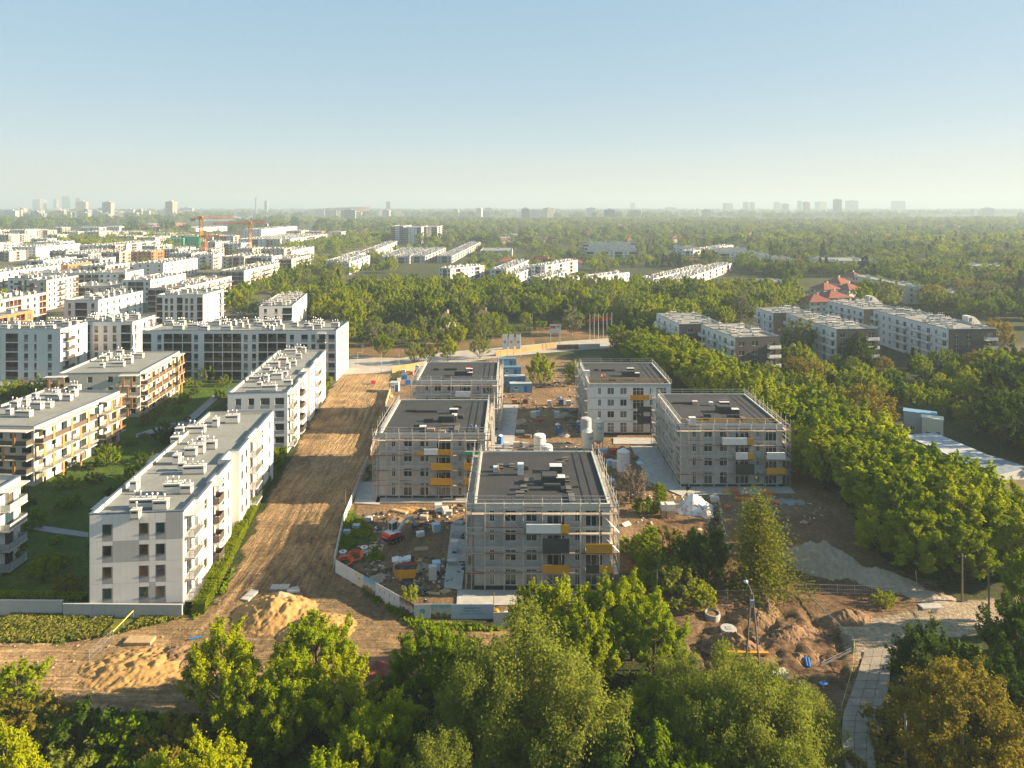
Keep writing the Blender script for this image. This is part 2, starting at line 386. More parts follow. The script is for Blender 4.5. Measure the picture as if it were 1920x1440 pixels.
ma = N.new('ShaderNodeMapRange'); ma.inputs[1].default_value = 0.3; ma.inputs[2].default_value = 0.7; ma.inputs[3].default_value = 0.5; ma.inputs[4].default_value = 1.42; L.new(na.outputs[0], ma.inputs[0])
mb = N.new('ShaderNodeMapRange'); mb.inputs[1].default_value = 0.3; mb.inputs[2].default_value = 0.7; mb.inputs[3].default_value = 0.8; mb.inputs[4].default_value = 1.2; L.new(nb.outputs[0], mb.inputs[0])
mu = N.new('ShaderNodeMath'); mu.operation = 'MULTIPLY'; L.new(ma.outputs[0], mu.inputs[0]); L.new(mb.outputs[0], mu.inputs[1])
sv = N.new('ShaderNodeVectorMath'); sv.operation = 'SCALE'; L.new(at.outputs['Color'], sv.inputs[0]); L.new(mu.outputs[0], sv.inputs['Scale']); L.new(sv.outputs[0], b.inputs['Base Color'])
ra = N.new('ShaderNodeAttribute'); ra.attribute_name = 'rut'; sc_ = N.new('ShaderNodeSeparateColor'); L.new(ra.outputs['Color'], sc_.inputs[0])
hsum = None
for ch, (rz_, scl) in enumerate(((4, (2.0, 0.11, 1)), (-6, (0.07, 2.2, 1)), (-38, (0.10, 2.2, 1)))):
    mp_ = N.new('ShaderNodeMapping'); mp_.inputs['Rotation'].default_value = (0, 0, R(-rz_)); mp_.inputs['Scale'].default_value = scl; L.new(tc.outputs['Object'], mp_.inputs[0])
    ns = N.new('ShaderNodeTexNoise'); ns.inputs['Scale'].default_value = 1.0; ns.inputs['Detail'].default_value = 5; ns.inputs['Roughness'].default_value = 0.6; ns.inputs['Distortion'].default_value = 0.6; L.new(mp_.outputs[0], ns.inputs['Vector'])
    mm_ = N.new('ShaderNodeMapRange'); mm_.inputs[1].default_value = 0.35; mm_.inputs[2].default_value = 0.65; mm_.inputs[3].default_value = -0.22; mm_.inputs[4].default_value = 0.20; L.new(ns.outputs[0], mm_.inputs[0])
    mk_ = N.new('ShaderNodeMath'); mk_.operation = 'MULTIPLY'; L.new(mm_.outputs[0], mk_.inputs[0]); L.new(sc_.outputs[ch], mk_.inputs[1])
    if hsum is None: hsum = mk_.outputs[0]
    else:
        q_ = N.new('ShaderNodeMath'); q_.operation = 'ADD'; L.new(hsum, q_.inputs[0]); L.new(mk_.outputs[0], q_.inputs[1]); hsum = q_.outputs[0]
pl_ = N.new('ShaderNodeMath'); pl_.operation = 'ADD'; L.new(mu.outputs[0], pl_.inputs[0]); L.new(hsum, pl_.inputs[1]); L.new(pl_.outputs[0], sv.inputs['Scale'])
hh_ = N.new('ShaderNodeMath'); hh_.operation = 'MULTIPLY_ADD'; L.new(hsum, hh_.inputs[0]); hh_.inputs[1].default_value = 1.3; L.new(na.outputs[0], hh_.inputs[2])
bp = N.new('ShaderNodeBump'); bp.inputs['Strength'].default_value = 1.0; bp.inputs['Distance'].default_value = 0.38; L.new(hh_.outputs[0], bp.inputs['Height']); L.new(bp.outputs[0], b.inputs['Normal'])
me = npmesh('ground', np.stack([gx, gy, gz], -1), Q, m, smooth=True)
ca = me.attributes.new('soil', 'FLOAT_COLOR', 'POINT')
ca.data.foreach_set('color', np.concatenate([colr*0.80, np.ones((len(gx), 1))], 1).astype(np.float32).ravel())
rd_ = masks(gx, gy, ROAD_MAIN, 0.8)
upper = np.clip((gy-96)/8, 0, 1)
site_ = masks(gx, gy, SITE, 0.8) & (gy < 110) & (gx > 16)
rut = np.stack([rd_*upper, rd_*(1-upper), site_*1.0, np.ones(len(gx))], 1)
rt_ = me.attributes.new('rut', 'FLOAT_COLOR', 'POINT'); rt_.data.foreach_set('color', rut.astype(np.float32).ravel())
structure(obj('ground', me))['label'] = 'bare brown earth and green verges of the building site and its surroundings'

def sheet(name, pts, z, m, label=None, thick=0.12):
    mb_ = MB(); n = len(pts)
    a = sum(pts[i][0]*pts[(i+1) % n][1]-pts[(i+1) % n][0]*pts[i][1] for i in range(n))
    if a < 0: pts = pts[::-1]
    mb_.poly([(p[0], p[1], z) for p in pts])
    for i in range(n):
        p, q = pts[i], pts[(i+1) % n]
        mb_.quad((p[0],p[1],z-thick), (q[0],q[1],z-thick), (q[0],q[1],z), (p[0],p[1],z))
    o = structure(obj(name, mb_.mesh(name, m)))
    if label: o['label'] = label
    return o
sheet('road', PX([(520,668),(640,668),(750,672),(830,661),(940,652),(1060,640),(1180,632),(1180,650),(1080,657),(950,668),(860,681),(760,698),(640,703),(520,703)]), 0.10, M['paleroad'], 'pale concrete street beyond the scaffolded blocks')
sheet('road', PX([(1655,560),(1668,560),(1650,520),(1640,520)]), 0.05, M['asphalt'], 'grey street among the villas')
sheet('road', PX([(425,596),(452,594),(560,548),(640,514),(705,489),(700,487),(628,512),(545,546)]), 0.05, M['asphalt'], 'asphalt street with parked cars beside the white estate')
sheet('path', PX([(60,985),(100,990),(166,1000),(166,1009),(95,1000),(50,992)]), 0.16, M['path'], 'curved grey garden path behind the white apartment block')
sheet('path', PX([(255,815),(300,800),(345,790),(400,742),(412,745),(355,797),(300,812),(255,822)]), 0.16, M['path'], 'garden path across the shaded courtyard lawn')
sheet('path', PX([(0,715),(110,712),(160,716),(160,722),(100,720),(0,724)]), 0.16, M['path'], 'path crossing the lawn behind the timber balconies')
for (poly, lb) in (([(858,1108),(1160,1110),(1175,1137),(856,1137)], 'pale concrete apron before the nearest scaffolded block'),
                   ([(846,985),(880,985),(866,1108),(832,1103)], 'concrete apron beside the nearest scaffolded block'),
                   ([(672,905),(712,905),(712,948),(664,945)], 'concrete apron beside the second scaffolded block'),
                   ([(706,933),(878,933),(878,944),(704,944)], 'concrete strip along the second scaffolded block'),
                   ([(1183,838),(1232,838),(1296,915),(1280,932),(1216,905)], 'concrete yard slab between the scaffolded blocks'),
                   ([(1285,914),(1480,914),(1492,926),(1290,930)], 'concrete strip before the scaffolded block by the trees'),
                   ([(1150,822),(1240,822),(1244,834),(1150,834)], 'concrete strip before the unwrapped white block'),
                   ([(936,760),(972,760),(960,860),(918,860)], 'concrete strip with building rubble by the second scaffolded block')):
    sheet('concrete_apron', PX(poly), 0.2, M['concrete'], lb)
# slab track, slab by slab
tr = structure(obj('slab_track', MB().mesh('slab_track', M['concrete']))); tr['label'] = 'track of old concrete slabs between the trees'
Ls = [G(1622,1222), G(1604,1280), G(1580,1345), G(1578,1390), G(1590,1470)]; Rs = [G(1672,1218), G(1668,1280), G(1655,1345), G(1648,1390), G(1640,1470)]
def along(pts, t):
    k = min(int(t*(len(pts)-1)), len(pts)-2); f = t*(len(pts)-1)-k
    return pts[k].lerp(pts[k+1], f)
nr = 16; random.seed(5)
for i in range(nr):
    for j in range(3):
        g = 0.035
        q = []
        for (ti, tj) in ((i+1, j), (i+1, j+1), (i, j+1), (i, j)):
            a = along(Ls, ti/nr); c = along(Rs, ti/nr); q.append(a.lerp(c, tj/3))
        cx = sum((p for p in q), Vector())/4
        q = [cx+(p-cx)*(1-g) for p in q]
        dz = [0.24+random.uniform(-0.02, 0.02) for _ in q]
        mb_ = MB(); up = [(p.x, p.y, d) for p, d in zip(q, dz)]
        mb_.poly(up)
        for k in range(4):
            a, c = up[k], up[(k+1) % 4]; mb_.quad((a[0],a[1],-0.4),(c[0],c[1],-0.4),c,a)
        obj('slab', mb_.mesh('slab', M['slabs']), tr)
# ---------------------------------------------------------------- shared window / balcony meshes
CACHE = {}
def window_meshes(w, h, kind='dark', bars=1):
    k = ('win', round(w, 2), round(h, 2), kind, bars)
    if k not in CACHE:
        t = 0.07 if kind == 'dark' else 0.06; fr = MB(); hw = w/2; bw = 0.035 if kind == 'dark' else 0.028
        fr.box(-hw, -0.05, 0, hw, 0.03, t); fr.box(-hw, -0.05, h-t, hw, 0.03, h)
        fr.box(-hw, -0.05, t, -hw+t, 0.03, h-t); fr.box(hw-t, -0.05, t, hw, 0.03, h-t)
        for i in range(bars):
            x = -hw + w*(i+1)/(bars+1); fr.box(x-bw, -0.045, t, x+bw, 0.025, h-t)
        if h > 2.0 and kind == 'white': fr.box(-hw+t, -0.044, h*0.66, hw-t, 0.024, h*0.66+0.06)
        if h < 2.0: fr.box(-hw-0.03, -0.10, -0.05, hw+0.04, -0.052, -0.002)
        pn = MB(); pn.box(-hw+t*0.6, -0.012, t*0.6, hw-t*0.6, 0.004, h-t*0.6)
        CACHE[k] = (fr.mesh('window', M['framew'] if kind == 'white' else M['frame']), pn.mesh('pane', M['glass']))
    return CACHE[k]
def add_window(parent, x, y, z, rz, w, h, kind='dark', bars=1, name='window'):
    a, b = window_meshes(w, h, kind, bars)
    o = obj(name, a, parent, (x, y, z), rz); obj('pane', b, o)
    return o
def balcony_meshes(w, d, rk):
    k = ('bal', round(w, 1), round(d, 1), rk)
    if k not in CACHE:
        hw = round(w, 1)/2; d = round(d, 1)
        s = MB(); s.box(-hw, -d, -0.20, hw, 0.0, 0.0)
        r = MB()
        def run(x0, y0, x1, y1):
            L = math.hypot(x1-x0, y1-y0); n = max(2, int(L/0.9))
            r.cyl((x0,y0,1.05),(x1,y1,1.05),0.03,n=4)
            for i in range(n+1):
                t = i/n; px = x0+(x1-x0)*t; py = y0+(y1-y0)*t
                r.cyl((px,py,0.0),(px,py,1.05),0.022,n=4)
            ux, uy = (x1-x0)/L, (y1-y0)/L
            if rk in ('sheet', 'glass', 'whitesheet'):
                r.obox(((x0+x1)/2,(y0+y1)/2,0.55),(ux*L/2*0.98,uy*L/2*0.98,0),(-uy*0.012,ux*0.012,0),(0,0,0.42),1)
            else:
                nb = int(L/0.16)
                for i in range(nb):
                    t = (i+0.5)/nb; px = x0+(x1-x0)*t; py = y0+(y1-y0)*t
                    r.box(px-0.012,py-0.012,0.06,px+0.012,py+0.012,1.03)
        e = 0.04
        run(-hw+e, -d+e, hw-e, -d+e); run(-hw+e, -d+e, -hw+e, 0); run(hw-e, -d+e, hw-e, 0)
        CACHE[k] = (s.mesh('balcony', M['slab']), r.mesh('railing', [M['rail'], {'glass': M['glassrail'], 'whitesheet': M['boardw']}.get(rk, M['railb'])]))
    return CACHE[k]
def add_balcony(parent, x, y, z, rz, w, d, rk='bars'):
    a, b = balcony_meshes(w, d, rk)
    o = obj('balcony', a, parent, (x, y, z), rz); obj('railing', b, o)
    return o
def rail_mesh(w, rk):
    k = ('rail', round(w, 1), rk)
    if k not in CACHE:
        hw = w/2; r = MB(); r.cyl((-hw,0,1.05),(hw,0,1.05),0.03,n=4)
        if rk != 'bars': r.box(-hw,-0.012,0.08,hw,0.012,1.0,1)
        else:
            for i in range(int(w/0.16)): x = -hw+0.08+i*0.16; r.box(x-0.012,-0.012,0.02,x+0.012,0.012,1.03)
        CACHE[k] = r.mesh('railing', [M['rail'], {'glass': M['glassrail'], 'whitesheet': M['boardw']}.get(rk, M['railb'])])
    return CACHE[k]
random.seed(11)
def vent_mesh(i):
    k = ('vent', i)
    if k not in CACHE:
        rr = random.Random(i*7+1)
        w = (1.1, 1.5, 2.4, 1.0, 1.9, 3.2)[i % 6]; d = (1.0, 1.1, 1.3, 1.3, 1.0, 1.2)[i % 6]; h = rr.uniform(1.15, 1.55)
        b = MB(); b.box(-w/2,-d/2,0,w/2,d/2,h); b.box(-w/2-0.06,-d/2-0.06,h,w/2+0.06,d/2+0.06,h+0.08)
        b.box(-w/2+0.15,-d/2-0.01,h-0.38,w/2-0.15,-d/2+0.05,h-0.16,1); b.box(w/2-0.05,-d/2+0.15,h-0.38,w/2+0.01,d/2-0.15,h-0.16,1)
        b.box(-w/2-0.02,-d/2-0.02,0,w/2+0.02,d/2+0.02,0.25,3)
        n = max(1, int(w/0.7))
        for j in range(n):
            x = -w/2+w*(j+0.5)/n; y = rr.uniform(-0.2, 0.2)*d; hh = rr.uniform(0.45, 0.95)
            b.cyl((x,y,h+0.08),(x,y,h+hh),0.10,n=7,m=2); b.cyl((x,y,h+hh),(x,y,h+hh+0.14),0.17,0.12,n=7,m=2)
        CACHE[k] = b.mesh('ventilation_chimney', [M['vent'], M['slot'], M['pipe'], M['roofgrey']])
    return CACHE[k]

# ---------------------------------------------------------------- flat-roofed building on a plan polygon
CELL = dict(w=3.0, W=3.4, F=3.0, n=1.9, L=3.6, B=3.9, b=3.4, X=3.4)
CELL['-'] = 1.3; CELL['_'] = 0.5
def inset(poly, t):
    n = len(poly); r = []
    for i in range(n):
        p0 = Vector(poly[i-1]); p1 = Vector(poly[i]); p2 = Vector(poly[(i+1) % n])
        d1 = (p1-p0).normalized(); d2 = (p2-p1).normalized()
        n1 = Vector((-d1.y, d1.x)); n2 = Vector((-d2.y, d2.x))
        if abs(d1.cross(d2)) < 1e-6: r.append(tuple(p1+n1*t)); continue
        r.append(tuple(p1 + (n1+n2)*t/(1+n1.dot(n2))))
    return r
def wall(mb, P, U, w, z0, z1, ops, m=0):
    Nn = Vector((U[1], -U[0], 0)); Uv = Vector((U[0], U[1], 0)); P = Vector((P[0], P[1], 0))
    xs = sorted({0.0, w} | {o['x0'] for o in ops} | {o['x1'] for o in ops}); zs = sorted({z0, z1} | {o['z0'] for o in ops} | {o['z1'] for o in ops} | {o.get('za', z0) for o in ops})
    pt = lambda x, z, d=0.0: P + Uv*x - Nn*d + Vector((0, 0, z))
    for i in range(len(xs)-1):
        cx = (xs[i]+xs[i+1])/2
        cand = [o for o in ops if o['x0'] < cx < o['x1']]
        j = 0
        while j < len(zs)-1:
            cz = (zs[j]+zs[j+1])/2
            if any(o['z0'] < cz < o['z1'] for o in cand): j += 1; continue
            mm = m
            for o in cand:
                if 'za' in o and o['za'] < cz < o['z0']: mm = o['ma']
            k = j+1
            while not cand and k < len(zs)-1: k += 1
            mb.quad(pt(xs[i], zs[j]), pt(xs[i+1], zs[j]), pt(xs[i+1], zs[k]), pt(xs[i], zs[k]), mm); j = k
    for o in ops:
        a, b, c, d = o['x0'], o['x1'], o['z0'], o['z1']; e = o['d']; r = o.get('mr', m)
        mb.quad(pt(a,c), pt(a,d), pt(a,d,e), pt(a,c,e), r); mb.quad(pt(b,d), pt(b,c), pt(b,c,e), pt(b,d,e), r)
        mb.quad(pt(a,d), pt(b,d), pt(b,d,e), pt(a,d,e), r); mb.quad(pt(b,c), pt(a,c), pt(a,c,e), pt(b,c,e), r)
        mb.quad(pt(a,c,e), pt(b,c,e), pt(b,d,e), pt(a,d,e), o.get('mb', r))
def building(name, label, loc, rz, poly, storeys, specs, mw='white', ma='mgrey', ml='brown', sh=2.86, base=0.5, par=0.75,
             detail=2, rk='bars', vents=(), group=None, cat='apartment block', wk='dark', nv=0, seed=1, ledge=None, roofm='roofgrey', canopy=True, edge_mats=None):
    rr = random.Random(seed)
    root = thing(name, label, cat, loc, rz, group)
    H = base + storeys*sh + par
    wb = MB(); winst = MB(); n = len(poly)
    em = edge_mats or {}
    for e in range(n):
        p, q = poly[e], poly[(e+1) % n]; w = math.hypot(q[0]-p[0], q[1]-p[1]); U = ((q[0]-p[0])/w, (q[1]-p[1])/w)
        ang = math.atan2(U[1], U[0]); Nn = (U[1], -U[0])
        sp = specs.get(e, '') if isinstance(specs, dict) else specs
        ops = []; jobs = []
        if sp:
            tot = sum(CELL[c] for c in sp); f = w/tot; u = 0
            for c in sp:
                cw = CELL[c]*f; uc = u+cw/2
                if c not in '-_':
                    for s in range(storeys):
                        zf = base + s*sh
                        if c in 'LX':
                            hw = cw/2-0.12
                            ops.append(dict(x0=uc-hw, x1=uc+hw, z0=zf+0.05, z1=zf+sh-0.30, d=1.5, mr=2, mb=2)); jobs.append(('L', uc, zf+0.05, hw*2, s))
                        elif c in 'Bb':
                            ww = min(2.0, cw-0.6)
                            ops.append(dict(x0=uc-ww/2, x1=uc+ww/2, z0=zf+0.08, z1=zf+2.3, d=0.22)); jobs.append((c, uc, zf+0.08, ww, s, cw))
                        else:
                            ww, wh, sill = dict(w=(1.25,1.5,0.85), W=(2.0,1.5,0.85), F=(1.7,2.2,0.1), n=(0.75,1.5,0.85))[c]
                            ww = min(ww, cw-0.3)
                            ops.append(dict(x0=uc-ww/2, x1=uc+ww/2, z0=zf+sill, z1=zf+sill+wh, d=0.24, za=zf+0.02 if ma else zf+sill, ma=1)); jobs.append((c, uc, zf+sill, ww, s, wh))
                u += cw
        if detail >= 2:
            wall(wb, p, U, w, 0, H, ops, em.get(e, 0))
        else:
            wall(wb, p, U, w, 0, H, [o for o in ops if o['d'] > 1], em.get(e, 0))
        P3 = lambda x, z, d=0.0: (p[0]+U[0]*x-Nn[0]*d, p[1]+U[1]*x-Nn[1]*d, z)
        for j in jobs:
            if detail >= 2:
                if j[0] == 'L':
                    add_window(root, *P3(j[1]+j[3]*0.12, j[2]+0.02, 1.44), ang, min(2.0, j[3]*0.55), 2.15, wk, 1)
                    obj('railing', rail_mesh(j[3], rk), root, P3(j[1], j[2], -0.02), ang)
                elif j[0] in 'Bb':
                    add_window(root, *P3(j[1], j[2], 0.2), ang, j[3], 2.2, wk, 1)
                    add_balcony(root, *P3(j[1], j[2]-0.04, -0.02), ang, min(j[5]-0.3, 4.2), 1.4, rk if j[0] == 'B' or rk == 'whitesheet' else 'sheet')
                    if canopy and j[4] == storeys-1:
                        obj('canopy', CACHE.setdefault(('can', round(j[5], 1)), MB().box(-j[5]/2+0.1, -1.55, 0, j[5]/2-0.1, -0.005, 0.14).mesh('canopy', M['slab'])), root, P3(j[1], j[2]+2.75), ang)
                else:
                    add_window(root, *P3(j[1], j[2], 0.18), ang, j[3], j[5], wk, 1 if j[3] > 1.1 else 0)
            else:
                hh = 2.1 if j[0] in 'LBb' else j[5]; dd = 1.44 if j[0] == 'L' else -0.03; ww = j[3]*0.55 if j[0] == 'L' else j[3]
                c = Vector(P3(j[1], j[2]+hh/2+0.02, dd))
                winst.obox(c, (U[0]*ww/2, U[1]*ww/2, 0), (Nn[0]*0.03, Nn[1]*0.03, 0), (0, 0, hh/2))
                if j[0] in 'Bb':
                    c = Vector(P3(j[1], j[2]+0.45, -0.7)); ww = j[5]-0.4
                    winst.obox(c, (U[0]*ww/2, U[1]*ww/2, 0), (Nn[0]*0.65, Nn[1]*0.65, 0), (0, 0, 0.09), 1)
                    winst.obox(c+Vector((Nn[0]*0.65, Nn[1]*0.65, 0.1)), (U[0]*ww/2, U[1]*ww/2, 0), (Nn[0]*0.02, Nn[1]*0.02, 0), (0, 0, 0.5), 2)
                if j[0] == 'L':
                    c = Vector(P3(j[1], j[2]+0.5, -0.02)); ww = j[3]
                    winst.obox(c, (U[0]*ww/2, U[1]*ww/2, 0), (Nn[0]*0.02, Nn[1]*0.02, 0), (0, 0, 0.5), 2)
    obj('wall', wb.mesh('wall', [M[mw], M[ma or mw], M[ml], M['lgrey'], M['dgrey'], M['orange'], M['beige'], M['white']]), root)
    if winst.v: stuff(obj('windows_and_balconies', winst.mesh('windows', [M['glassfar'], M['slab'], M['railb']]), root))
    rb = MB(); i1 = inset(poly, 0.32); o1 = inset(poly, -0.05); zr = H-par*0.72
    rb.poly([(x, y, zr) for x, y in i1], 0)
    for k in range(n):
        a, b = i1[k], i1[(k+1) % n]; c, d = o1[k], o1[(k+1) % n]
        rb.quad((b[0],b[1],zr),(a[0],a[1],zr),(a[0],a[1],H),(b[0],b[1],H), 1)
        rb.quad((c[0],c[1],H+0.06),(d[0],d[1],H+0.06),(b[0],b[1],H+0.06),(a[0],a[1],H+0.06), 2)
        rb.quad((c[0],c[1],H-0.10),(d[0],d[1],H-0.10),(d[0],d[1],H+0.06),(c[0],c[1],H+0.06), 2)
        rb.quad((b[0],b[1],H),(a[0],a[1],H),(a[0],a[1],H+0.06),(b[0],b[1],H+0.06), 2)
    ro = obj('roof', rb.mesh('roof', [M[roofm], M['offwhite'], M['cap']]), root)
    xs_ = [p[0] for p in poly]; ys_ = [p[1] for p in poly]
    vl = list(vents)
    for k in range(nv):
        for _ in range(8):
            x = rr.uniform(min(xs_)+1.5, max(xs_)-2.0); y = rr.uniform(min(ys_)+1.5, max(ys_)-1.5)
            if all((x-a)**2+(y-b)**2 > 5 for a, b, *_ in vl): vl.append((x, y)); break
    if detail >= 1 and vl:
        if detail >= 2 or len(vl) <= 10:
            for v in vl: obj('ventilation_chimney', vent_mesh(v[2] if len(v) > 2 else rr.randrange(6)), ro, (v[0], v[1], zr+0.002))
        else:
            vm = MB()
            for v in vl:
                a = rr.uniform(0.5, 1.1); h = rr.uniform(1.0, 1.6); vm.box(v[0]-a, v[1]-0.5, zr+0.01, v[0]+a, v[1]+0.5, zr+h)
                vm.cyl((v[0], v[1], zr+h), (v[0], v[1], zr+h+0.8), 0.12, n=5, m=1)
            stuff(obj('ventilation_chimneys', vm.mesh('vents', [M['vent'], M['pipe']]), ro))
    root['H'] = H; root['zr'] = zr
    return root
def rect(w, d): return [(0, 0), (w, 0), (w, d), (0, d)]
def from_px(xl, xr, yr, yf, z):
    """roof corners in the photo (near-left x, near-right x, near y, far y) at roof height z -> loc, width, depth"""
    D = F*(CAMH-z)/(yr-HOR); D2 = F*(CAMH-z)/(yf-HOR)
    return ((xl-960)/F*D, D, 0), (xr-xl)/F*D, D2-D
def local_vents(root_loc, rz, zr, pxs):
    out_ = []; c, s = math.cos(-rz), math.sin(-rz)
    for k, (px, py) in enumerate(pxs):
        g = G(px, py, zr); x, y = g.x-root_loc[0], g.y-root_loc[1]
        out_.append((x*c-y*s, x*s+y*c, k*5 % 6))
    return out_

# ---------------------------------------------------------------- the white estate, near blocks
YAW = R(5.0)
def crooked(L=47.3, w=12.2):
    k = L/47.3
    return [(0,0),(w,0),(w,4.1*k),(w+.5,4.1*k),(w+.5,10.2*k),(w,10.2*k),(w,13.2*k),(w+.5,13.2*k),(w+.5,19.3*k),(w-1.2,19.3*k),(w-1.2,24*k),(w+.4,24*k),(w+.4,30.2*k),(w,30.2*k),(w,36*k),(w+.4,36*k),(w+.4,L),(0,L)]
SIDE = {2-1: 'B', 3: '-w-', 5: 'b', 7: 'wn', 9: '-w', 11: '_ww_', 13: 'B', 15: '-w-w-', 17: 'wBwFwwBwFwwBw'}
SIDE = {1: 'B', 3: '-w-', 5: 'b', 7: '_wn_', 9: '', 11: '_ww_', 13: 'B', 15: '-w-w-', 17: 'wBwwFwBwwFwBw'}
l1 = (-56.6, 95.2, 0)
W1 = building('apartment_block', 'white four-storey apartment block with grey panels at the corner of the sandy track', l1, YAW, crooked(), 4, {**SIDE, 0: ''},
    base=1.35, vents=local_vents(l1, YAW, 13, [(255,972),(268,952),(302,956),(253,920),(325,925),(350,925),(342,882),(365,888),(358,855),(332,870),(370,850),(330,832),(378,832),(368,812),(395,842),(405,800),(436,793),(338,815)]), sh=2.86, par=0.85)
# its gable: concrete panels and windows built one by one
g0 = 1.35; cols = [(0.12,1.66,0),(1.69,3.0,1),(3.03,6.37,0),(6.40,7.7,1),(7.73,8.53,0),(8.56,9.86,1),(9.89,12.1,0)]
for s in range(4):
    z = g0+s*2.86
    ztop = z+2.83 if s < 3 else z+2.86+0.72
    for ci, (a, b_, win) in enumerate(cols):
        tone = 'lgrey' if (s, ci) in ((2,2),(3,6),(0,4)) else 'white'
        if not win:
            pm = CACHE.setdefault(('pan', a, b_, ztop-z, tone), MB().box(a, -0.05, 0, b_, -0.002, ztop-z).mesh('facade_panel', M[tone])); obj('facade_panel', pm, W1, (0,0,z))
        else:
            pm = CACHE.setdefault(('pan', a, b_, 'low'), MB().box(a, -0.05, 0, b_, -0.002, 0.83).mesh('facade_panel', M['mgrey'])); obj('facade_panel', pm, W1, (0,0,z))
            pm = CACHE.setdefault(('pan', a, b_, ztop-z, 'up'), MB().box(a, -0.05, 2.28, b_, -0.002, ztop-z).mesh('facade_panel', M[tone])); obj('facade_panel', pm, W1, (0,0,z))
            pm = CACHE.setdefault(('pan', a, 'jam'), MB().box(b_-0.13, -0.05, 0.86, b_, -0.002, 2.25).mesh('facade_panel', M['mgrey'])); obj('facade_panel', pm, W1, (0,0,z))
            add_window(W1, (a+b_)/2-0.06, -0.002, z+0.88, 0, 1.15, 1.36, 'dark', 0)
l2 = (-62.7, 156.8, 0)
W2 = building('apartment_block', 'white four-storey apartment block with bright balcony side, second along the sandy track', l2, YAW, crooked(46.2, 12.9), 4, {**SIDE, 0: '-w_w_W_W_'},
    base=1.35, vents=local_vents(l2, YAW, 13, [(487,727),(505,733),(540,724),(500,716),(520,712),(512,704),(535,706),(480,716),(500,700),(540,692),(530,682),(550,686),(525,672),(545,664),(560,660),(570,662),(515,690),(560,672)]), sh=2.86, par=0.85)
W3 = building('apartment_block', 'long white and brown apartment block closing off the courtyard', (-115.5, 222, 0), R(0.5), rect(60.5, 17), 5,
    {0: 'X-wXXXw-XXXXwwXXX_w-WwbW', 1: '-w-w-w-'}, sh=2.95, base=0.4, nv=34, seed=3, rk='sheet', ml='brown')
L1 = building('apartment_block', 'cream apartment block with orange timber balcony screens, beside the garden lawn', (-112, 140.4, 0), R(-4.0), rect(18.5, 27), 4,
    {0: 'w_w-w_wwW', 1: '_WwFwF-FwF_'}, mw='offwhite', sh=2.75, base=0.1, par=0.6, ma=None, vents=local_vents((-112,140.4,0), R(-4), 11.2, [(18,778),(45,782),(28,765),(50,762),(70,768),(92,765),(66,748),(100,750),(127,752),(140,744),(140,735),(105,742)]))
L2 = building('apartment_block', 'cream apartment block with timber screens, behind the first timber-screened block', (-117, 182.9, 0), R(5.0), rect(20.5, 27), 4,
    {0: '_w_-w-w-_w', 1: '_WwFwF-FwF_'}, mw='offwhite', sh=2.75, base=0.1, par=0.6, ma=None, vents=local_vents((-117,182.9,0), R(5), 11.2, [(192,690),(222,688),(195,678),(205,672),(240,682),(222,676),(245,676),(258,672),(225,666),(250,664)]))
def timber_balconies(root, edge0, ang, runs, storeys, sh, base, depth=1.7, seed=0):
    """continuous balconies with staggered timber screens; runs = [(u0,u1)] along an edge"""
    rr = random.Random(seed); ux, uy = math.cos(ang), math.sin(ang); nx_, ny_ = uy, -ux
    P = lambda u, d, z: (edge0[0]+ux*u+nx_*d, edge0[1]+uy*u+ny_*d, z)
    scr = CACHE.setdefault('screen', MB().box(-0.28, -0.09, 0, 0.28, 0.0, sh-0.02).mesh('timber_screen', M['wood']))
    for (u0, u1) in runs:
        L_ = u1-u0
        for s in range(1, storeys):
            z = base+s*sh
            add_balcony(root, *P((u0+u1)/2, 0.01, z), ang, L_, depth, 'sheet' if rr.random() < 0.7 else 'bars')
        k = ('timcan', round(L_, 1))
        obj('canopy', CACHE.setdefault(k, MB().box(-L_/2, -depth-0.15, 0, L_/2, -0.005, 0.16).mesh('canopy', M['slab'])), root, P((u0+u1)/2, 0, base+storeys*sh-0.12), ang)
        for s in range(storeys):
            z = base+s*sh
            n_ = max(2, int(L_/4.5))
            for i in range(n_):
                u = u0+0.3+(L_-0.6)*((i+(0.5 if s % 2 else 0.02))/n_)
                obj('timber_screen', scr, root, P(u, depth+0.06, z), ang)
timber_balconies(L1, (18.5, 0), R(90), [(0.2, 16.5), (19.5, 26.8)], 4, 2.75, 0.1, seed=2)
timber_balconies(L1, (8.5, 0), 0, [(0.2, 9.8)], 4, 2.75, 0.1, seed=3)
timber_balconies(L2, (20.5, 0), R(90), [(0.2, 19), (21, 26.5)], 4, 2.75, 0.1, seed=4)
timber_balconies(L2, (15.5, 0), 0, [(0.2, 4.9)], 4, 2.75, 0.1, seed=5)
timber_balconies(L2, (-2.5, 0), 0, [(0, 5)], 4, 2.75, 0.1, seed=6)
L0 = building('apartment_block', 'white apartment block with open balconies cut off by the edge of the picture', (-95, 90, 0), R(2), rect(19.5, 19.5), 4,
    {1: '-wBwB'}, sh=2.95, base=0.6, par=0.7, nv=3, seed=8, rk='glass')
D1 = building('apartment_block', 'white block with brown balcony bays at the far end of the timber blocks', (-172, 222, 0), 0, rect(31, 14), 5,
    {0: 'XXX-X_wn-w-', 1: 'Bw-'}, sh=2.95, base=0.5, par=1.2, nv=16, seed=5, rk='sheet')
D2 = building('apartment_block', 'white block with dark red window surrounds next to the brown balcony bays', (-146, 238, 0), 0, rect(19, 15), 5,
    {0: '-X_www_X_', 1: 'w-wB'}, sh=2.95, base=0.5, par=0.8, ma='redbrick', nv=16, seed=6)
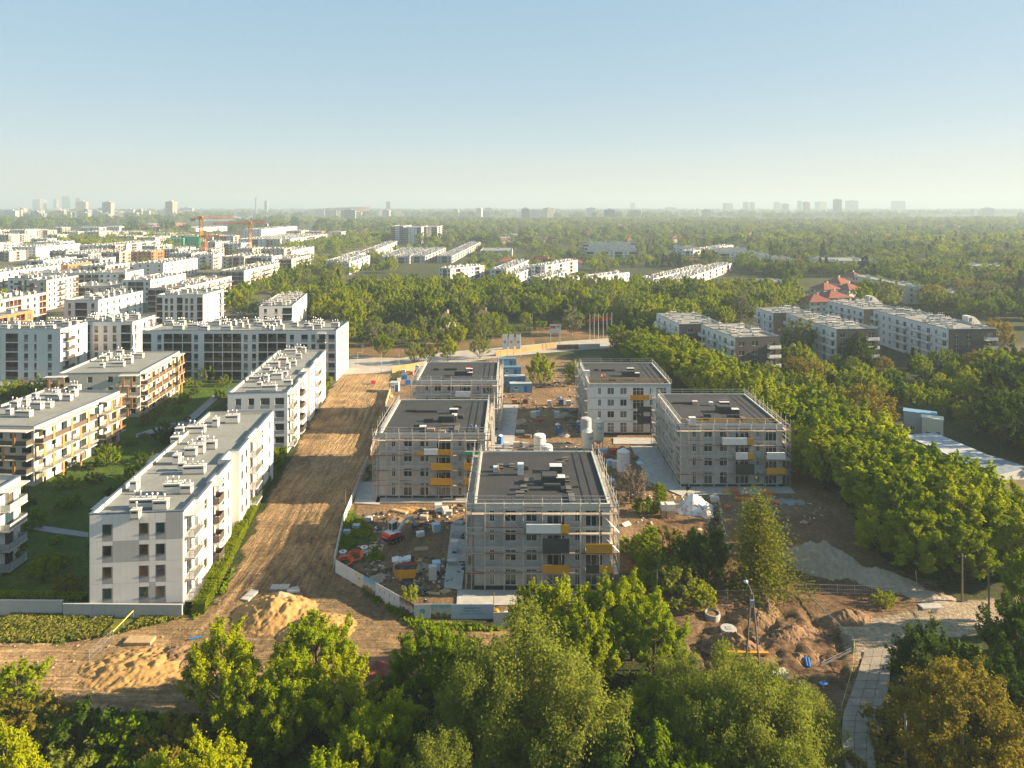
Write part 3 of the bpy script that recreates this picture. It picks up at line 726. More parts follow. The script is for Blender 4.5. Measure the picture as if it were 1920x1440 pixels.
D3 = building('apartment_block', 'white block with brown window strips and an orange roof terrace', (-153, 306, 0), 0, rect(20, 22), 5,
    {0: 'X_ww-X_ww-X', 1: '-w-wB'}, sh=3.0, base=0.6, par=0.9, ma='redbrick', nv=12, seed=16, ml='redbrick')
D4 = building('apartment_block', 'white terraced block with planted roof terrace behind the red-window block', (-184, 292, 0), R(-3), rect(14.5, 32), 5,
    {0: 'wXw', 1: 'ww_ww-w-ww'}, sh=2.95, base=0.6, par=0.9, nv=14, seed=17)
D5 = building('apartment_block', 'orange brick terraced block with white upper floors', (-226, 285, 0), R(-4), rect(14, 36), 5,
    {0: 'X_w_', 1: 'wXwXX-ww_X'}, sh=2.9, base=0.6, par=0.9, mw='offwhite', ml='orange', nv=14, seed=18, edge_mats={1: 6})
orw = building('apartment_block', 'low orange brick wing with roof terrace', (-207, 262, 0), R(-4), rect(11, 27), 4, {0: 'F_F', 1: 'FXXFXF'}, sh=2.9, base=0.4, mw='orange', ml='redbrick', ma=None, nv=3, seed=19)
D6 = building('apartment_block', 'narrow white block with dark strip side and many roof vents beside the street', (-106, 298, 0), R(8), rect(13.5, 42), 4,
    {0: '_w_w_X', 3: 'XXwXXXwXXX'}, sh=2.9, base=0.5, ml='dgrey', ma='wood', nv=30, seed=21)
# ---------------------------------------------------------------- dark grey and white blocks beyond the tree belt
def grey_block(label, corner, rz, w, d, st, seed, ventn, front='_WWW-b_', left='', z=0.4):
    """corner = world position of the near-left corner"""
    s = left or 'bwbwb_wb'
    return building('apartment_block', label, (corner[0], corner[1], 0), rz, rect(w, d), st, {0: front, 3: s}, mw='dgrey', ma=None, ml='dgrey',
                    sh=2.95, base=z, par=0.8, nv=ventn, seed=seed, edge_mats={3: 7, 0: 4, 1: 4}, rk='whitesheet', wk='white', canopy=False)
YR = R(6.0)
grey_block('dark grey block with white shuttered windows, nearest of the blocks beyond the tree belt', (71, 226), R(10), 15.3, 25, 4, 31, 12, 'WW-b', 'bw_bwb_b')
grey_block('dark grey block stepping back behind the nearest shuttered grey block', (59, 251), R(6), 16, 26, 4, 32, 10, '_WW-', 'bbwb')
grey_block('dark grey block with rooftop boxes hidden partly by a round green tree', (110, 241), YR, 15, 35, 4, 33, 18, 'Ww-b', 'b_wb_bwb_b')
grey_block('grey and white block behind the silvery willow tree', (101.8, 277), YR, 16, 15, 4, 34, 8, '_W-', 'bwb')
grey_block('long grey and white block with teal window panes and a white stair dome', (148, 241), R(3.5), 17, 45, 4, 35, 22, '_FF_-b', 'b_ww_bbwb_bwb')
grey_block('far grey and white block with a white stair dome, beyond the long grey block', (142, 287), R(8), 17, 25, 4, 36, 12, '_WW-', 'bwb_bwb')
def dome(px, py, z, w=5.5):
    p = G(px, py, z); b = MB(); n = 8
    top = [(-w/2, 3.0)]+[(-w/2+w*i/n*1.0, 3.0*math.cos(math.pi/2*max(0, (i/n-0.25)/0.75))) for i in range(1, n+1)]
    for y in (-1.4, 1.4): b.poly([(x, y, zz) for x, zz in ([(-w/2, 0)]+top if y > 0 else (top[::-1]+[(-w/2, 0)]))])
    for (a, c) in zip(top[:-1], top[1:]): b.quad((a[0],-1.4,a[1]),(c[0],-1.4,c[1]),(c[0],1.4,c[1]),(a[0],1.4,a[1]))
    b.quad((-w/2,-1.4,0),(-w/2,-1.4,3.0),(-w/2,1.4,3.0),(-w/2,1.4,0)); b.box(-w/2+0.4,-1.43,0.9,-w/2+1.6,-1.41,2.4,1)
    return b.mesh('stair_dome', [M['white'], M['glass']]), p
for (px, py, lb) in ((1822, 606, 'white curved stair dome on the roof of the long grey block'), (1636, 566, 'white curved stair dome on the roof of the far grey block')):
    me, p = dome(px, py, 12.0)
    tag(obj('stair_dome', me, None, (p.x, p.y, 11.85), R(10)), lb, 'stair dome')

# ---------------------------------------------------------------- estate further back (roof corners read from the photograph)
EST = [ # xl, xr, yr, yf, storeys, front, right, label
 (412,458,507,492,4,'XXXX','wwBwwBBwBw','cream block with brown roof and long sunlit balcony side above the street trees'),
 (507,547,485,477,4,'XXXX','wwBBwBBwB','cream block beside the tall street conifers, last of the brown-roofed row'),
 (277,337,540,517,4,'XXXX','wBwwBBwBwB','cream block with brown roof behind the terraced white block'),
 (227,283,525,512,4,'wXXw','wwww-wwww','white block with plain window rows and grey penthouse'),
 (255,307,493,483,4,'ww-w','FwFFwFFwFF','white block with wide sunlit window strips'),
 (-60,-12,512,494,4,'wwww','FFFFFFFF','white block with long window strips cut by the picture edge'),
 (48,82,488,481,4,'wXw','FFwFFwFF','white block with a sunlit side in front of the grey roofs'),
 (22,68,463,456,4,'www-www','wFwFwFw','white block below the park trees'),
 (192,238,457,451,4,'XwXwXw','wXwXwXw','white framed block with dark square windows by the park'),
 (640,668,478,470,3,'ww','FwFFw','white terraced houses at the end of the street'),
 (610,640,488,478,3,'ww','FwFwF','white row house block beside the dark street trees'),
 (505,547,470,462,4,'wXw','wwBw','white block in front of the orange crane'),
 (455,490,430,424,6,'www','www','tall white block under the red crane jib'),
 (447,545,448,438,4,'wwXwwXww','wwXww','long white block beside the crane mast'),
 (130,212,437,433,3,'wwwww','www','yellowish white block among the distant roofs'),
 (310,368,428,424,3,'wwwww','www','white row with gabled tops below the river woods'),
 (252,289,421,418,3,'wwww','ww','pale red block below the river woods'),
]
for k, (xl, xr, yr, yf, st, fr, rt, lb) in enumerate(EST):
    z = 0.5+st*2.9+0.8; loc, w, d = from_px(xl, xr, yr, yf, z)
    brown = 'brown roof' in lb or 'brown-roofed' in lb
    building('apartment_block', lb, loc, R(-1.5), rect(w, d), st, {0: fr, 1: rt}, mw='offwhite' if 'cream' in lb or 'yellowish' in lb else ('redbrick' if 'pale red' in lb else 'white'), ma=None,
             ml='dgrey', detail=1, nv=int(8+w*d/40), seed=100+k, sh=2.9, base=0.5, par=0.8, roofm='brownroof' if brown else 'roofgrey')
# wide blocks that face the camera
loc, w, d = from_px(35, 228, 512, 505, 13)
building('apartment_block', 'wide white block with a recessed middle of dark balconies', loc, R(4), rect(w, d), 4, {0: '-wwwwXXXXXXXwwwX', 1: 'wBw'}, ma=None, ml='beige', detail=1, nv=24, seed=61, sh=2.9)
loc, w, d = from_px(117, 232, 538, 530, 9)
building('apartment_block', 'low grey shaded block between the terraced blocks', loc, 0, rect(w, d), 3, {0: 'XXXX-w-X-w'}, mw='lgrey', ma=None, ml='dgrey', detail=1, nv=16, seed=62, sh=2.7)
# the mass of similar far blocks, one thing each
rr = random.Random(77); far_n = 0; placed = []
M['brownroof']
def try_far(px, py, st, wd, dp, mw, lab, grp, yaw):
    z = st*2.9+1.2; p = G(px, py, z)
    for (a, b_, c) in placed:
        if abs(p.x-a) < (wd+c)*0.55 and abs(p.y-b_) < 34: return
    placed.append((p.x, p.y, wd))
    fr = ''.join(rr.choice('wwXb') for _ in range(max(2, int(wd/4)))); rt = ''.join(rr.choice('wwBX') for _ in range(max(3, int(dp/4))))
    building('apartment_block', lab, (p.x, p.y, 0), yaw, rect(wd, dp), st, {0: fr, 1: rt}, mw=mw, ma=None, ml=rr.choice(['dgrey', 'brown', 'beige', 'orange', 'redbrick']), detail=1, nv=int(6+wd*dp/55), seed=rr.randrange(9999), sh=2.9, group=grp, roofm=rr.choice(['roofgrey', 'roofgrey', 'slateroof']))
for row, (y, x0, x1, step) in enumerate(((447,-40,70,46),(452,60,140,50),(470,-10,30,40),(472,95,260,48),(476,265,400,50),(478,60,120,60),(486,140,240,52),(497,90,225,60),(468,300,430,46),(466,440,500,44),(441,330,440,40),(441,-20,120,36),(436,120,330,38),(430,-30,60,34),(425,150,300,38),(434,540,640,36),(520,-40,40,60),(446,560,600,40),(459,150,190,40),(462,265,300,40),(455,330,420,44),(458,-30,20,40),(433,20,120,34),(428,60,150,32),(450,460,520,40),(482,420,500,50),(527,50,110,50),(444,215,330,42))):
    x = x0
    while x < x1:
        D_ = F*43/(y-HOR); wd = rr.uniform(0.62, 0.95)*step/F*D_; wd = min(wd, 46)
        try_far(x+rr.uniform(-4, 4), y+rr.uniform(-2, 2), rr.choice([3, 4, 4, 4, 5]), wd, rr.uniform(16, 40), rr.choice(['white', 'white', 'offwhite', 'offwhite', 'lgrey', 'beige', 'orange']),
                'pale flat-roofed block in the crowded far part of the white estate', 'far blocks of the white estate', R(rr.uniform(-4, 4)))
        x += step*rr.uniform(0.9, 1.15)
# ---------------------------------------------------------------- rows and villas beyond the central wood
MID = [
 (733,757,424,418,8,'XwX','wXw','tall white tower block with orange roof storey',3),
 (757,790,426,420,8,'XwwX','wXw','tall white and orange tower block',3),
 (788,820,425,418,8,'XwX','wXwX','tall cream tower block at the end of the tower group',3),
 (1100,1205,470,452,3,'XwXwXwX','wXwX','dark terraced flats with white bands among the trees',20),
 (1285,1330,468,460,3,'wXwX','wXwX','grey flats with white balcony bands, first of three',10),
 (1352,1440,474,462,3,'XwXwXw','wX','grey flats with white balcony bands, second of three',14),
 (1425,1500,486,472,3,'XwXwX','wXw','grey flats with white balcony bands, third of three',14),
 (1555,1645,489,482,3,'XwXwXw','wX','white flats with roof terraces among tall trees',10),
 (1440,1482,530,522,2,'XwX','w','grey house with a white parapet behind the wood',3),
 (1838,1910,500,494,3,'wwwww','w','red and grey office block among the trees',6),
 (1700,1735,537,512,3,'ww','ww-w','cream apartment house beside the villa street',6),
 (1770,1820,550,541,2,'XwX','w','white flat-roofed house beyond the long grey block',3),
 (928,965,447,443,2,'www','w','pale low building among far trees',0),(948,1000,441,437,2,'wwww','w','long pale shed among far trees',0),
 (900,960,470,464,2,'www','w','grey low house between the terraces',3),
]
MID2 = []
for row_ in MID:
    xl, xr, yr, yf, st, fr, rt, lb, nv = row_; z = 0.4+st*2.9+0.7; loc, w, d = from_px(xl, xr, yr, yf, z)
    if d > 45 and ('dark' in lb or 'flats' in lb):
        nrow = max(2, min(6, int(d/24)))
        for q in range(nrow): MID2.append(((loc[0]+(xr-xl)*0.10*q*(0.5 if q % 2 else 0.2), loc[1]+d*q/nrow, 0), w*random.uniform(0.8, 1.0), 11, st, fr, rt, lb+', '+['row nearest the wood','second row','third row','fourth row','fifth row','sixth row'][q], max(8, nv//nrow)))
    else: MID2.append((loc, w, min(d, 70), st, fr, rt, lb, nv))
for k, (loc, w, d, st, fr, rt, lb, nv) in enumerate(MID2):
    mw_ = 'lgrey' if 'grey' in lb and 'white' not in lb else ('offwhite' if 'cream' in lb else 'white')
    if 'red and grey' in lb: mw_ = 'redbrick'
    building('tower_block' if 'tower' in lb else 'row_houses' if 'row' in lb else 'flats', lb, loc, R(-1), rect(w, max(8, d)), st, {0: fr, 1: rt, 3: rt}, mw=mw_, ma=None, ml='dgrey', detail=1, nv=nv, seed=200+k,
             sh=2.9, base=0.4, par=0.7, cat='house row' if 'row' in lb else 'building', roofm='slateroof' if 'dark' in lb else 'roofgrey')
ROWS = [((845,503),(908,497),3,12,'white row houses at the near end of the central wood'),((950,505),(992,487),3,12,'white row houses with grey rooftops behind the first row'),((968,514),(1010,497),2,11,'low white row houses half hidden by the wood'),((1022,498),(1083,487),3,12,'pale row houses behind the low row'),((1017,521),(1067,507),2,11,'white row with a comb of party walls, half sunk in the wood'),
 ((1077,523),(1180,510),2,11,'long white row with many roof vents above the wood'),((1250,533),(1372,493),2,13,'longest white row beside the sunlit wood'),((1225,522),(1330,497),2,11,'white row with roof vents behind the longest row'),((847,480),(902,453),2,14,'dark stepped terrace with white walls'),((797,480),(836,464),2,16,'dark terraced row with white party walls, east end'),((740,482),(780,464),2,16,'dark terraced row with white party walls, west end'),((768,481),(808,464),2,16,'dark terraced row with white party walls, middle'),
 ((1300,470),(1375,459),3,12,'grey flats seen along their sunlit end'),((700,470),(745,452),3,12,'white stepped row at the end of the estate street'),((655,492),(694,478),3,12,'white stepped row beside the estate street')]
for k, (A_, B_, st, w_, lb) in enumerate(ROWS):
    z = 0.4+st*2.9+0.7; a_ = G(*A_, z); b_ = G(*B_, z); d_ = b_-a_; L_ = d_.length; yaw = math.atan2(d_.y, d_.x)-math.pi/2
    loc = (a_.x-math.cos(yaw)*w_, a_.y-math.sin(yaw)*w_, 0); nn_ = max(3, int(L_/5))
    building('row_houses', lb, loc, yaw, rect(w_, L_), st, {0: 'wXw', 1: ('wXww'*40)[:nn_], 3: ('wXw'*40)[:nn_]}, mw='lgrey' if 'dark' in lb else 'white', ma=None, ml='dgrey', detail=1, nv=int(10+L_*w_/32), seed=400+k, sh=2.9, base=0.4, par=0.7, cat='house row', roofm='slateroof' if 'dark' in lb else 'roofgrey')
def hip_house(lab, px, py, w, d, h, rh, rz=0.0, grp=None, roofm='tileroof', wallm='offwhite', gable=False, det=True):
    p = G(px, py, 0); t_ = thing('house', lab, 'house', (p.x, p.y, 0), rz, grp)
    ops = []; wb = MB()
    for e, (P, U, L_) in enumerate((((-w/2,-d/2),(1,0),w),((w/2,-d/2),(0,1),d),((w/2,d/2),(-1,0),w),((-w/2,d/2),(0,-1),d))):
        n_ = max(2, int(L_/3.2)); o_ = []
        for s in range(max(1, int(h/2.8))):
            for i in range(n_):
                u = L_*(i+0.5)/n_; o_.append(dict(x0=u-0.6, x1=u+0.6, z0=0.9+s*2.8, z1=2.3+s*2.8, d=0.2))
                if det:
                    ang = math.atan2(U[1], U[0]); add_window(t_, P[0]+U[0]*u-U[1]*0.16, P[1]+U[1]*u+U[0]*0.16, 0.9+s*2.8, ang, 1.2, 1.4, 'white', 1)
        wall(wb, P, U, L_, 0, h, o_)
    obj('wall', wb.mesh('wall', M[wallm]), t_)
    rb = MB(); e = 0.6; a = (-w/2-e, -d/2-e, h-0.1); b_ = (w/2+e, -d/2-e, h-0.1); c = (w/2+e, d/2+e, h-0.1); dd = (-w/2-e, d/2+e, h-0.1)
    if w >= d: r0, r1 = (-(w-d)/2 - (d/2*0.95 if gable else 0), 0, h+rh), ((w-d)/2 + (d/2*0.95 if gable else 0), 0, h+rh); fs = [[a,b_,r1,r0],[b_,c,r1],[c,dd,r0,r1],[dd,a,r0]]
    else: r0, r1 = (0, -(d-w)/2, h+rh), (0, (d-w)/2, h+rh); fs = [[a,b_,r0],[b_,c,r1,r0],[c,dd,r1],[dd,a,r0,r1]]
    for f_ in fs: rb.poly(f_)
    rb.poly([dd, c, b_, a])
    ro = obj('roof', rb.mesh('roof', M[roofm]), t_)
    obj('chimney', MB().box(-0.4,-0.3,h+rh*0.3,0.4,0.3,h+rh+0.8).mesh('chimney', M['beige']), ro, (w*0.18, d*0.1, 0))
    return t_
for k, (px, py, w, d, h) in enumerate(((1528,583,13,12,5.6),(1560,575,14,13,5.8),(1548,560,13,11,6.2),(1590,560,13,12,6.0),(1572,548,14,12,6.4),(1600,543,9,9,8.4))):
    hip_house(['cream villa with red hipped roof at the front of the villa cluster','cream villa with red hipped roof, widest of the cluster','cream villa with low red roof behind the front villa','cream villa with red roof beside the villa street','cream villa with red roof in the middle of the cluster','tall cream villa tower with red roof at the back of the cluster'][k], px, py, w, d, h, 3.2, R(8+6*k), 'red-roofed villas')
for (px, py, w, d, lb, rf) in ((835,617,8,7,'small brown-roofed cottage between the bushes by the wood','tilebrown'),(905,612,9,7,'old cottage with grey gable and chimney at the edge of the wood','tilebrown'),
        (1225,535,11,9,'cottage with orange tiled roof above the sunlit wood','tileroof'),(1295,500,10,9,'house with dull red roof beyond the roof vents','tileroof'),(1690,548,16,9,'large house with dark red roof and white gable dormers','tilebrown'),
        (1015,495,14,10,'villa with wide orange-red roof','tileroof'),(1072,500,18,11,'villa with long orange roof between dark conifers','tileroof'),(950,498,14,10,'villa with red roof behind the row houses','tileroof'),
        (1145,452,14,10,'house with pink red roof among far trees','tileroof'),(1418,462,12,9,'house with pinkish roof behind the grey flats','tileroof'),(1598,475,11,9,'pale house with bright gable among the trees','tilebrown'),
        (1850,535,12,10,'brick house with red roof near the office block','tileroof'),(1705,495,10,8,'small house with red roof in the villa woods','tileroof')):
    hip_house(lb, px, py, w, d, 4.2, 3.4, R(random.uniform(-25, 25)), None, rf, 'offwhite', gable=random.random() < 0.5, det=(py > 520))
for k in range(64):
    px = random.choice([random.uniform(620, 1280), random.uniform(1250, 1900)]); py = random.uniform(418, 462)
    hip_house('small red-roofed house among the distant trees', px, py, random.uniform(11, 20), random.uniform(9, 13), 6, 3.6, R(random.uniform(-30, 30)), 'distant red-roofed houses', 'tileroof', 'offwhite', det=False)
# ---------------------------------------------------------------- the five blocks under construction
M['blockwall'] = None
def blockwall():
    m, t, N, L = nt('aerated_block_wall')
    out = N.new('ShaderNodeOutputMaterial'); b = N.new('ShaderNodeBsdfPrincipled'); L.new(b.outputs[0], out.inputs[0]); b.inputs['Roughness'].default_value = 0.9
    tc = N.new('ShaderNodeTexCoord'); sx = N.new('ShaderNodeSeparateXYZ'); L.new(tc.outputs['Object'], sx.inputs[0])
    ad = N.new('ShaderNodeMath'); ad.operation = 'ADD'; L.new(sx.outputs[0], ad.inputs[0]); L.new(sx.outputs[1], ad.inputs[1])
    cb = N.new('ShaderNodeCombineXYZ'); L.new(ad.outputs[0], cb.inputs[0]); L.new(sx.outputs[2], cb.inputs[1])
    br = N.new('ShaderNodeTexBrick'); br.inputs['Scale'].default_value = 1.0; br.inputs['Brick Width'].default_value = 0.62; br.inputs['Row Height'].default_value = 0.29; br.inputs['Mortar Size'].default_value = 0.016
    br.inputs['Color1'].default_value = (0.43,0.43,0.42,1); br.inputs['Color2'].default_value = (0.36,0.36,0.355,1); br.inputs['Mortar'].default_value = (0.27,0.27,0.265,1)
    L.new(cb.outputs[0], br.inputs['Vector'])
    nz = N.new('ShaderNodeTexNoise'); nz.inputs['Scale'].default_value = 0.5; nz.inputs['Detail'].default_value = 5; L.new(tc.outputs['Object'], nz.inputs['Vector'])
    mr = N.new('ShaderNodeMapRange'); mr.inputs[1].default_value = 0.3; mr.inputs[2].default_value = 0.7; mr.inputs[3].default_value = 0.78; mr.inputs[4].default_value = 1.18; L.new(nz.outputs[0], mr.inputs[0])
    sv = N.new('ShaderNodeVectorMath'); sv.operation = 'SCALE'; L.new(br.outputs[0], sv.inputs[0]); L.new(mr.outputs[0], sv.inputs['Scale']); L.new(sv.outputs[0], b.inputs['Base Color'])
    return m
M['blockwall'] = blockwall()
def feltroof():
    m, t, N, L = nt('bitumen_felt_strips')
    out = N.new('ShaderNodeOutputMaterial'); b = N.new('ShaderNodeBsdfPrincipled'); L.new(b.outputs[0], out.inputs[0]); b.inputs['Roughness'].default_value = 0.8
    tc = N.new('ShaderNodeTexCoord'); sx = N.new('ShaderNodeSeparateXYZ'); L.new(tc.outputs['Object'], sx.inputs[0])
    nz = N.new('ShaderNodeTexNoise'); nz.inputs['Scale'].default_value = 0.35; nz.inputs['Detail'].default_value = 6; L.new(tc.outputs['Object'], nz.inputs['Vector'])
    w = N.new('ShaderNodeMath'); w.operation = 'MULTIPLY_ADD'; L.new(nz.outputs[0], w.inputs[0]); w.inputs[1].default_value = 0.25; L.new(sx.outputs[0], w.inputs[2])
    fr = N.new('ShaderNodeMath'); fr.operation = 'FRACT'; L.new(w.outputs[0], fr.inputs[0])
    cp = N.new('ShaderNodeMath'); cp.operation = 'LESS_THAN'; L.new(fr.outputs[0], cp.inputs[0]); cp.inputs[1].default_value = 0.09
    mr = N.new('ShaderNodeMapRange'); mr.inputs[1].default_value = 0.3; mr.inputs[2].default_value = 0.7; mr.inputs[3].default_value = 0.75; mr.inputs[4].default_value = 1.25; L.new(nz.outputs[0], mr.inputs[0])
    mm = N.new('ShaderNodeMath'); mm.operation = 'MULTIPLY_ADD'; L.new(cp.outputs[0], mm.inputs[0]); mm.inputs[1].default_value = 0.14; L.new(mr.outputs[0], mm.inputs[2])
    sv = N.new('ShaderNodeVectorMath'); sv.operation = 'SCALE'; sv.inputs[0].default_value = (0.023,0.024,0.027); L.new(mm.outputs[0], sv.inputs['Scale']); L.new(sv.outputs[0], b.inputs['Base Color'])
    bp = N.new('ShaderNodeBump'); bp.inputs['Strength'].default_value = 0.4; bp.inputs['Distance'].default_value = 0.03; L.new(cp.outputs[0], bp.inputs['Height']); L.new(bp.outputs[0], b.inputs['Normal'])
    return m
M['felt'] = feltroof()
M['plinth'] = mat('bitumen_plinth', (0.03,0.03,0.032), 0.8, 0.2)
M['ringbeam'] = mat('ring_beam', (0.42,0.43,0.40), 0.9, 0.12, 0.6)
CB_COLS = [(2.2,2.9,1.6,0),(4.4,6.0,1.6,1),(7.4,9.0,1.6,1),(10.4,13.0,1.6,2),(14.4,15.1,1.6,0),(15.9,18.4,1.6,2)]
def site_block(label, x0, y0, w, d, seed, sides=(0,), render=False):
    rr = random.Random(seed); sh = 2.8; base = 0.55; H = base+4*sh+0.5; zr = H-0.3
    root = thing('block_under_construction', label, 'building shell', (x0, y0, 0))
    wb = MB()
    for e, (P, U, L_) in enumerate((((0,0),(1,0),w),((w,0),(0,1),d),((w,d),(-1,0),w),((0,d),(0,-1),d))):
        ops = []; ang = math.atan2(U[1], U[0]); Nn = (U[1], -U[0])
        f = L_/19.4
        for s in range(4):
            zf = base+s*sh
            for (a, b_, h, k) in CB_COLS:
                sill = 0.05 if (s == 0 or k == 2) else 0.75; hh = 2.3 if sill < 0.1 else 1.6
                if s == 0 and k == 0: sill = 0.05; hh = 2.3
                a2, b2 = a*f, b_*f
                if e in (0,)+tuple(sides): 
                    ops.append(dict(x0=a2, x1=b2, z0=zf+sill, z1=zf+sill+hh, d=0.16, mb=2)); uc = (a2+b2)/2
                    add_window(root, P[0]+U[0]*uc-Nn[0]*0.11, P[1]+U[1]*uc-Nn[1]*0.11, zf+sill, ang, b2-a2, hh, 'white', 1 if k < 2 else 2)
        wall(wb, P, U, L_, 0, H, ops)
    obj('wall', wb.mesh('wall', [M['white'] if render else M['blockwall'], M['mgrey'], M['black']]), root)
    pl = MB(); rbm = MB()
    for z in [base-0.62]: pl.box(-0.03,-0.03,-0.3,w+0.03,d+0.03,base)
    obj('plinth', pl.mesh('plinth', M['plinth']), root)
    for s in range(1, 4):
        z = base+s*sh-0.22; rb_ = MB()
        for (a,b_,c,e) in ((-0.02,-0.02,w+0.02,0.05),(-0.02,d-0.05,w+0.02,d+0.02),(-0.02,0.05,0.05,d-0.05),(w-0.05,0.05,w+0.02,d-0.05)): rb_.box(a,b_,z,c,e,z+0.24)
        obj('ring_beam', rb_.mesh('ring_beam', M['ringbeam']), root)
    rb_ = MB()
    for (a,b_,c,e) in ((-0.04,-0.04,w+0.04,0.28),(-0.04,d-0.28,w+0.04,d+0.04),(-0.04,0.28,0.28,d-0.28),(w-0.28,0.28,w+0.04,d-0.28)): rb_.box(a,b_,H-0.75,c,e,H+0.02)
    obj('parapet', rb_.mesh('parapet', M['ringbeam']), root)
    rf = MB(); rf.box(0.28,0.28,zr-0.2,w-0.28,d-0.28,zr); ro = obj('roof', rf.mesh('roof', M['felt']), root)
    return root, ro, H, zr, sh, base
def slabs_balcony(root, u, w, z, panel, depth=1.5, split=None):
    """projecting balcony with its front board; panel = material key(s)"""
    b = obj('balcony', CACHE.setdefault(('cbal', w, depth), MB().box(0, -depth, -0.2, w, -0.025, 0).mesh('balcony', M['concrete'])), root, (u, 0, z))
    x = 0
    for (fr, key, h) in panel:
        ww = fr*w
        m_ = MB(); m_.box(x+0.01, -depth-0.06, -0.22, x+ww-0.01, -depth-0.005, -0.22+h)
        if key in ('boardw',): m_.box(x+0.02, -depth-0.005, -0.22+h-0.02, x+ww-0.02, -depth+0.3, -0.22+h)
        obj('front_board', m_.mesh('front_board', M[key]), b); x += ww
# ------------------------------------------------ scaffolding
POST = MB().cyl((0,0,0),(0,0,1),0.048,n=5).mesh('standard', M['steel'])
def deck_mesh(L_):
    k = ('deck', round(L_, 2))
    if k not in CACHE: CACHE[k] = MB().box(-L_/2+0.02, -0.36, -0.05, L_/2-0.02, 0.36, 0.0).mesh('deck', M['plank'])
    return CACHE[k]
def ledger_mesh(L_, red):
    k = ('ledger', round(L_, 2), red)
    if k not in CACHE: CACHE[k] = MB().box(-L_/2, -0.035, -0.04, L_/2, 0.035, 0.04).mesh('ledger', M['redrail'] if red else M['steel'])
    return CACHE[k]
def brace_mesh(L_, H_):
    k = ('brace', round(L_, 2), round(H_, 2))
    if k not in CACHE: CACHE[k] = MB().cyl((-L_/2,0,H_),(L_/2,0,0),0.035,n=5).mesh('brace', M['steel'])
    return CACHE[k]
def scaffold(label, x0, y0, w, d, H, sh, base, seed, sides=(0,1,2,3), toprail=None):
    rr = random.Random(seed); root = thing('scaffolding', label, 'scaffolding', (x0, y0, 0))
    g0, g1 = 0.35, 1.15; gm = (g0+g1)/2
    for e, (P, U, L_) in enumerate((((-g1,0),(1,0),w+2*g1),((w,-g1),(0,1),d+2*g1),((w+g1,d),(-1,0),w+2*g1),((0,d+g1),(0,-1),d+2*g1))):
        if e not in sides: continue
        ang = math.atan2(U[1], U[0]); Nn = (U[1], -U[0])
        nb = max(3, int(round(L_/2.57))); bl = L_/nb
        Q = lambda u, dd, z: (P[0]+U[0]*u+Nn[0]*dd, P[1]+U[1]*u+Nn[1]*dd, z)
        for i in range(nb+1):
            for dd, hh in ((g0, H+0.05), (g1, H+rr.choice([0.5, 0.8, 1.3, 1.3]))):
                if dd == g0 and e in (2,): continue
                o = obj('standard', POST, root, Q(i*bl, dd, -0.2)); o.scale = (1, 1, hh+0.2)
        for s in range(1, 5):
            z = base+s*sh-0.55
            for i in range(nb):
                if rr.random() < 0.93: obj('deck', deck_mesh(bl), root, Q((i+0.5)*bl, gm, z), ang)
                if rr.random() < 0.88: obj('ledger', ledger_mesh(bl, rr.random() < 0.3 and e == 0), root, Q((i+0.5)*bl, g1+0.03, z+1.0), ang)
                if rr.random() < 0.55: obj('ledger', ledger_mesh(bl, rr.random() < 0.45 and e == 0), root, Q((i+0.5)*bl, g1+0.03, z+0.1), ang)
        for i in range(nb):
            if e == 0: obj('ledger', ledger_mesh(bl, False), root, Q((i+0.5)*bl, g1-0.02, H+0.45), ang)
        for i in range(1, nb, 3):
            for s in range(0, 4):
                if rr.random() < 0.75: obj('brace', brace_mesh(bl, sh), root, Q((i+0.5+(s % 2))*bl if i+1.5+(s % 2) < nb else (i+0.5)*bl, g1+0.07, base+s*sh-0.5+0.3), ang)
    # guard rail round the roof
    zt = H
    for e, (P, U, L_) in enumerate((((0,0),(1,0),w),((w,0),(0,1),d),((w,d),(-1,0),w),((0,d),(0,-1),d))):
        ang = math.atan2(U[1], U[0]); nb = 7; bl = L_/nb
        for i in range(nb):
            o = obj('guard_post', POST, root, (P[0]+U[0]*i*bl-U[1]*-0.12, P[1]+U[1]*i*bl+U[0]*0.12, zt)); o.scale = (0.8, 0.8, 1.15)
        for zz in (0.55, 1.05):
            o = obj('guard_rail', ledger_mesh(L_, False), root, (P[0]+U[0]*L_/2+(-U[1])*0.12, P[1]+U[1]*L_/2+U[0]*0.12, zt+zz), ang)
            if toprail and e == 0: o.data = CACHE.setdefault(('trail', round(L_, 2), toprail), MB().box(-L_/2, -0.03, -0.07, L_/2, 0.03, 0.07).mesh('guard_rail', M[toprail]))
    return root
def clutter_roof(ro, zr, x0, y0, items, seed=0):
    """roof plant and stacks given by photo pixels: (kind, px, py, w, d, h)"""
    for (k, px, py, w, d, h) in items:
        g = G(px, py, zr); x, y = g.x-x0, g.y-y0
        b = MB(); nm = 'roof_curb'
        if k == 'vent': b.box(-w/2,-d/2,0,w/2,d/2,h); b.box(-w/2-0.04,-d/2-0.04,h,w/2+0.04,d/2+0.04,h+0.07,1); me = b.mesh('roof_hatch', [M['membrane'], M['whitep']]); nm = 'roof_hatch'
        elif k == 'dark': b.box(-w/2,-d/2,0,w/2,d/2,h); b.box(-w/2+0.12,-d/2+0.12,h,w/2-0.12,d/2-0.12,h+0.10); me = b.mesh('roof_curb', M['membrane'])
        elif k == 'step': b.box(-w/2,-d/2,0,w/2,d/2,h); b.box(-w/2,-d/2-0.4,0,w/2,-d/2-0.003,h*0.5); me = b.mesh('roof_curb', M['feltlite'])
        obj(nm, me, ro, (x, y, zr+0.003))
M['feltlite'] = mat('weathered_felt', (0.10,0.098,0.094), 0.85, 0.2, 1.0)
BL = {}
